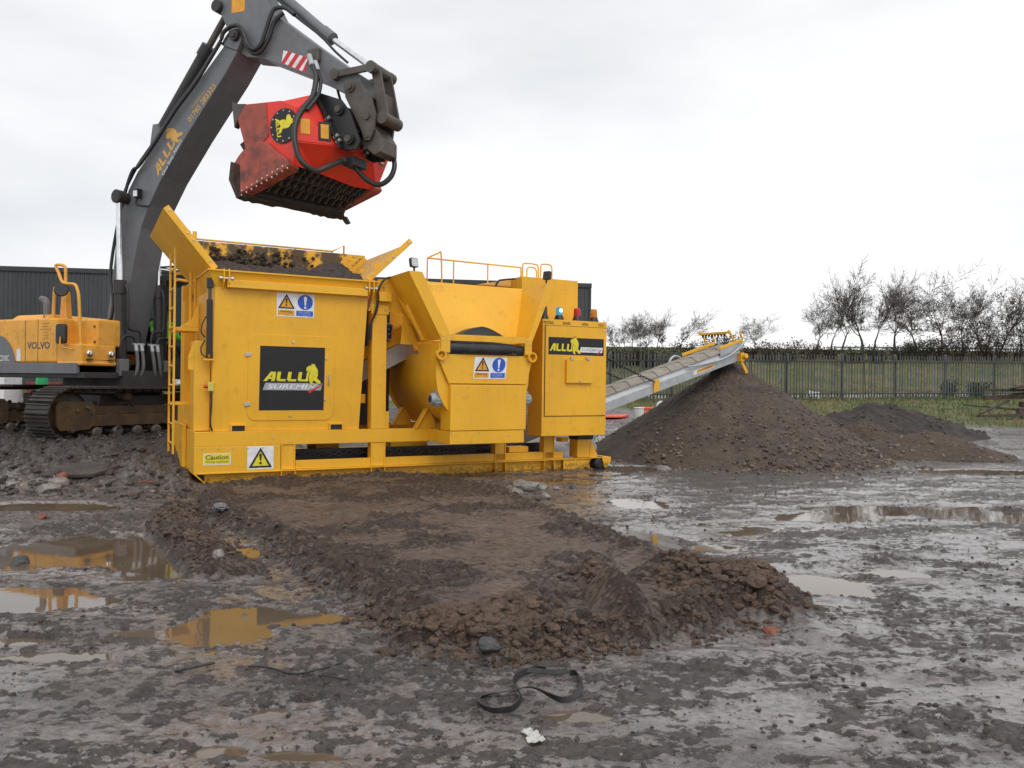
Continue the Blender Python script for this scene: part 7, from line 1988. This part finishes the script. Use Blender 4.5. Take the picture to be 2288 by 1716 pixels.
sack('white_bag', -7.26, 17.64, 1.47, 0.30, 0.19, 0.12, 'crumpled white bag beside the ladder at the excavator track', 9, WB)
# things standing far behind the excavator
def crate(name, x, y, w, d, h, mat, label, cat):
    z = hgt(x, y); c = empty(name, (x, y, z)); tag(c, label, cat)
    MB().box(-w/2,w/2,-d/2,d/2,0.1,h).build('crate_body', mat, c, 0.03)
    MB().box(-w/2-0.03,w/2+0.03,-d/2-0.03,d/2+0.03,h-0.12,h).build('rim', mat, c, 0.02)
    for sx in (-1, 1): MB().box(sx*w/2*0.8-0.06,sx*w/2*0.8+0.06,-d/2,d/2,0,0.1).build('runner', M['rock_dark'], c)
crate('blue_crate', -14.6, 28.5, 1.3, 1.0, 1.25, plain('blue_plastic',(0.03,0.30,0.62,1),0.4), 'bright blue crate seen under the excavator house', 'crate')
crate('white_tank', -19.0, 29.5, 1.4, 1.1, 1.35, WB, 'white tank at the left edge beneath the counterweight', 'tank')
crate('red_skip', -17.4, 30.2, 1.2, 0.8, 0.85, plain('dull_red',(0.22,0.03,0.03,1),0.6), 'dull red bin between the white tank and green sheet', 'bin')
sack('green_sheet', -16.95, 29.0, hgt(-16.95,29.0)+0.30, 0.22, 0.2, 0.75, 'green plastic sheet hanging beneath the excavator counterweight', 12, plain('green_plastic',(0.02,0.32,0.10,1),0.5))

# ------------------------------------------------------------------ scrap timber heap at the right edge
M['timber'] = soil_mat('wet_timber', (0.040, 0.026, 0.020, 1), (0.13, 0.095, 0.072, 1), 6.0, 0.8)
GT = 'scrap timber heaped at the right edge'
def plank(x0, y0, x1, y1, z0, z1, w, h, label, mat='timber'):
    p0 = V((x0, y0, hgt(x0, y0)+z0)); p1 = V((x1, y1, hgt(x1, y1)+z1)); c = (p0+p1)/2
    o = MB().beam(p0-c, p1-c, w, h).build('scrap_timber', M[mat], None, 0.008); o.location = c; tag(o, label, 'timber', GT)
plank(16.6,28.6,20.6,28.9,0.10,0.20,0.16,0.09,'long pale edged beam lying lowest across the front of the timber heap')
plank(16.9,29.0,18.3,29.6,0.14,0.62,0.10,0.07,'thin beam leaning up from the left tip of the timber heap')
plank(16.7,29.7,18.6,29.6,0.42,0.30,0.14,0.06,'dark board poking out left at the foot of the timber heap')
plank(17.5,29.8,19.8,29.6,0.72,0.78,0.20,0.16,'thick dark beam end sticking out left at mid height')
plank(17.45,29.9,20.2,29.9,1.00,0.98,0.16,0.10,'dark beam resting above the thick one in the timber heap')
plank(18.0,29.5,20.6,30.2,1.05,1.35,0.22,0.05,'sloping board across the top of the timber heap')
plank(18.3,29.3,20.4,29.4,1.22,1.28,0.30,0.06,'pale wide board on top of the timber heap', 'stone_mix')
plank(18.5,29.2,21.0,29.5,0.52,0.50,0.25,0.20,'broad blackened sleeper in the middle of the timber heap')
plank(18.2,28.9,21.0,29.1,0.30,0.32,0.20,0.20,'blackened sleeper below the broad one in the timber heap')
plank(18.7,30.0,21.2,29.8,0.80,0.95,0.20,0.18,'sleeper at the back of the timber heap')
plank(18.9,29.2,21.2,29.6,0.98,1.12,0.18,0.12,'beam stacked under the top boards at the right edge')
plank(19.2,29.5,20.9,29.1,1.42,1.62,0.16,0.06,'short board topping the timber heap')
rock('brick', 17.6, 28.1, 0.14, M['brick'], 'pinkish brick on the grass before the timber heap', 240, 'brick', flat=0.5)

# ------------------------------------------------------------------ operator in the cab
def skin_body(name, joints, bones, radii, mat, root, parent, sub=2):
    me = bpy.data.meshes.new(name); me.from_pydata([joints[k] for k in joints], [], []) if False else None
    names = list(joints); idx = {k: i for i, k in enumerate(names)}
    me.from_pydata([joints[k] for k in names], [(idx[a], idx[b]) for a, b in bones], [])
    o = link_mesh(name, me, parent)
    sk = o.modifiers.new('skin', 'SKIN'); sk.use_smooth_shade = True
    for k in names:
        d = me.skin_vertices[0].data[idx[k]]; d.radius = radii[k]; d.use_root = (k == root)
    sb_ = o.modifiers.new('sub', 'SUBSURF'); sb_.levels = sub; sb_.render_levels = sub
    me.materials.append(mat); return o
per = empty('person', EXC_O, EXC_RZ); per.scale = (EXC_K,)*3; tag(per, 'person in a green high visibility jacket seated in the excavator cab', 'person')
J = {'pelvis':(0.42,0.84,1.66),'belly':(0.42,0.84,1.84),'chest':(0.45,0.84,2.04),'neck':(0.47,0.84,2.22),'head':(0.50,0.84,2.34),'crown':(0.49,0.84,2.46)}
Rr = {'pelvis':(0.16,0.13),'belly':(0.15,0.12),'chest':(0.17,0.125),'neck':(0.058,0.058),'head':(0.085,0.10),'crown':(0.075,0.085)}
Bn = [('pelvis','belly'),('belly','chest'),('chest','neck'),('neck','head'),('head','crown')]
for s, sg in (('l',1),('r',-1)):
    J.update({f'sh_{s}':(0.44,0.84+0.20*sg,2.10),f'el_{s}':(0.56,0.84+0.25*sg,1.86),f'wr_{s}':(0.82,0.84+0.20*sg,1.80),f'pa_{s}':(0.90,0.84+0.19*sg,1.81),
              f'hip_{s}':(0.46,0.84+0.10*sg,1.62),f'kn_{s}':(0.90,0.84+0.14*sg,1.60),f'an_{s}':(1.02,0.84+0.14*sg,1.20),f'to_{s}':(1.20,0.84+0.15*sg,1.16)})
    Rr.update({f'sh_{s}':(0.075,0.07),f'el_{s}':(0.05,0.05),f'wr_{s}':(0.034,0.03),f'pa_{s}':(0.045,0.022),f'hip_{s}':(0.10,0.09),f'kn_{s}':(0.07,0.07),f'an_{s}':(0.045,0.045),f'to_{s}':(0.04,0.03)})
    Bn += [('chest',f'sh_{s}'),(f'sh_{s}',f'el_{s}'),(f'el_{s}',f'wr_{s}'),(f'wr_{s}',f'pa_{s}'),('pelvis',f'hip_{s}'),(f'hip_{s}',f'kn_{s}'),(f'kn_{s}',f'an_{s}'),(f'an_{s}',f'to_{s}')]
    for k in range(4):
        y0 = 0.84+0.19*sg+(k-1.5)*0.021
        J[f'f{k}a_{s}'] = (0.955,y0,1.815); J[f'f{k}b_{s}'] = (0.985-0.006*abs(k-1.2),y0,1.79); J[f'f{k}c_{s}'] = (0.975-0.006*abs(k-1.2),y0,1.765)
        for c, rd in (('a',0.0095),('b',0.0088),('c',0.0075)): Rr[f'f{k}{c}_{s}'] = (rd, rd)
        Bn += [(f'pa_{s}',f'f{k}a_{s}'),(f'f{k}a_{s}',f'f{k}b_{s}'),(f'f{k}b_{s}',f'f{k}c_{s}')]
    J[f'ta_{s}'] = (0.905,0.84+0.19*sg-0.045*sg,1.80); J[f'tb_{s}'] = (0.945,0.84+0.19*sg-0.055*sg,1.785)
    Rr[f'ta_{s}'] = (0.011,0.011); Rr[f'tb_{s}'] = (0.009,0.009)
    Bn += [(f'pa_{s}',f'ta_{s}'),(f'ta_{s}',f'tb_{s}')]
SKN = plain('skin', (0.42,0.24,0.17,1), 0.55)
body = skin_body('body', J, Bn, Rr, SKN, 'pelvis', per)
HV = plain('hi_vis_green', (0.30,0.80,0.05,1), 0.6); TRS = plain('dark_trousers', (0.02,0.022,0.03,1), 0.8); TAPE = plain('reflective_tape', (0.75,0.76,0.75,1), 0.3)
jk_names = ['pelvis','belly','chest','sh_l','el_l','wr_l','sh_r','el_r','wr_r']
JJ = {k: J[k] for k in jk_names}; JJ['collar'] = (0.46,0.84,2.17)
JR = {k: (Rr[k][0]*1.14+0.008, Rr[k][1]*1.14+0.008) for k in jk_names}; JR['collar'] = (0.085,0.085)
skin_body('jacket', JJ, [('pelvis','belly'),('belly','chest'),('chest','collar'),('chest','sh_l'),('sh_l','el_l'),('el_l','wr_l'),('chest','sh_r'),('sh_r','el_r'),('el_r','wr_r')], JR, HV, 'pelvis', per)
tn = ['pelvis','hip_l','kn_l','an_l','hip_r','kn_r','an_r']
skin_body('trousers', {k: J[k] for k in tn}, [('pelvis','hip_l'),('hip_l','kn_l'),('kn_l','an_l'),('pelvis','hip_r'),('hip_r','kn_r'),('kn_r','an_r')], {k: (Rr[k][0]*1.12+0.006, Rr[k][1]*1.12+0.006) for k in tn}, TRS, 'pelvis', per)
def ringband(c, rx, ry, h, mat):
    m = MB(); n = 24; vs = []
    for z in (-h/2, h/2): vs += [(c[0]+rx*math.cos(2*math.pi*i/n), c[1]+ry*math.sin(2*math.pi*i/n), c[2]+z) for i in range(n)]
    m.add(vs, [(i,(i+1) % n,n+(i+1) % n,n+i) for i in range(n)], True); return m.build('reflective_band', mat, per)
ringband((0.42,0.84,1.84), 0.175, 0.20, 0.05, TAPE)
ringband((0.50,0.615,1.97), 0.085, 0.085, 0.05, TAPE); ringband((0.50,1.065,1.97), 0.085, 0.085, 0.05, TAPE)
MB().lathe((0.49,0.84,2.38),(0,0,1),[(0.115,-0.02),(0.112,0.03),(0.10,0.075),(0.06,0.11),(0.01,0.12)],18).build('hair', plain('dark_hair',(0.03,0.02,0.015,1),0.7), per)
face = MB().cyl((0.585,0.84,2.345),(0.625,0.84,2.325),0.010,0.016,n=8).box(0.585,0.592,0.815,0.865,2.275,2.283)
face.build('nose_and_mouth', SKN, per)
for sg in (-1, 1):
    MB().lathe((0.578,0.84+0.034*sg,2.36),(1,0,0),[(0.013,0.0),(0.010,0.008),(0.003,0.011)],10).build('eye', M['decal_white'], per)
    MB().lathe((0.49,0.84+0.095*sg,2.34),(0,sg,0),[(0.03,0.0),(0.034,0.012),(0.02,0.02)],10).build('ear', SKN, per)
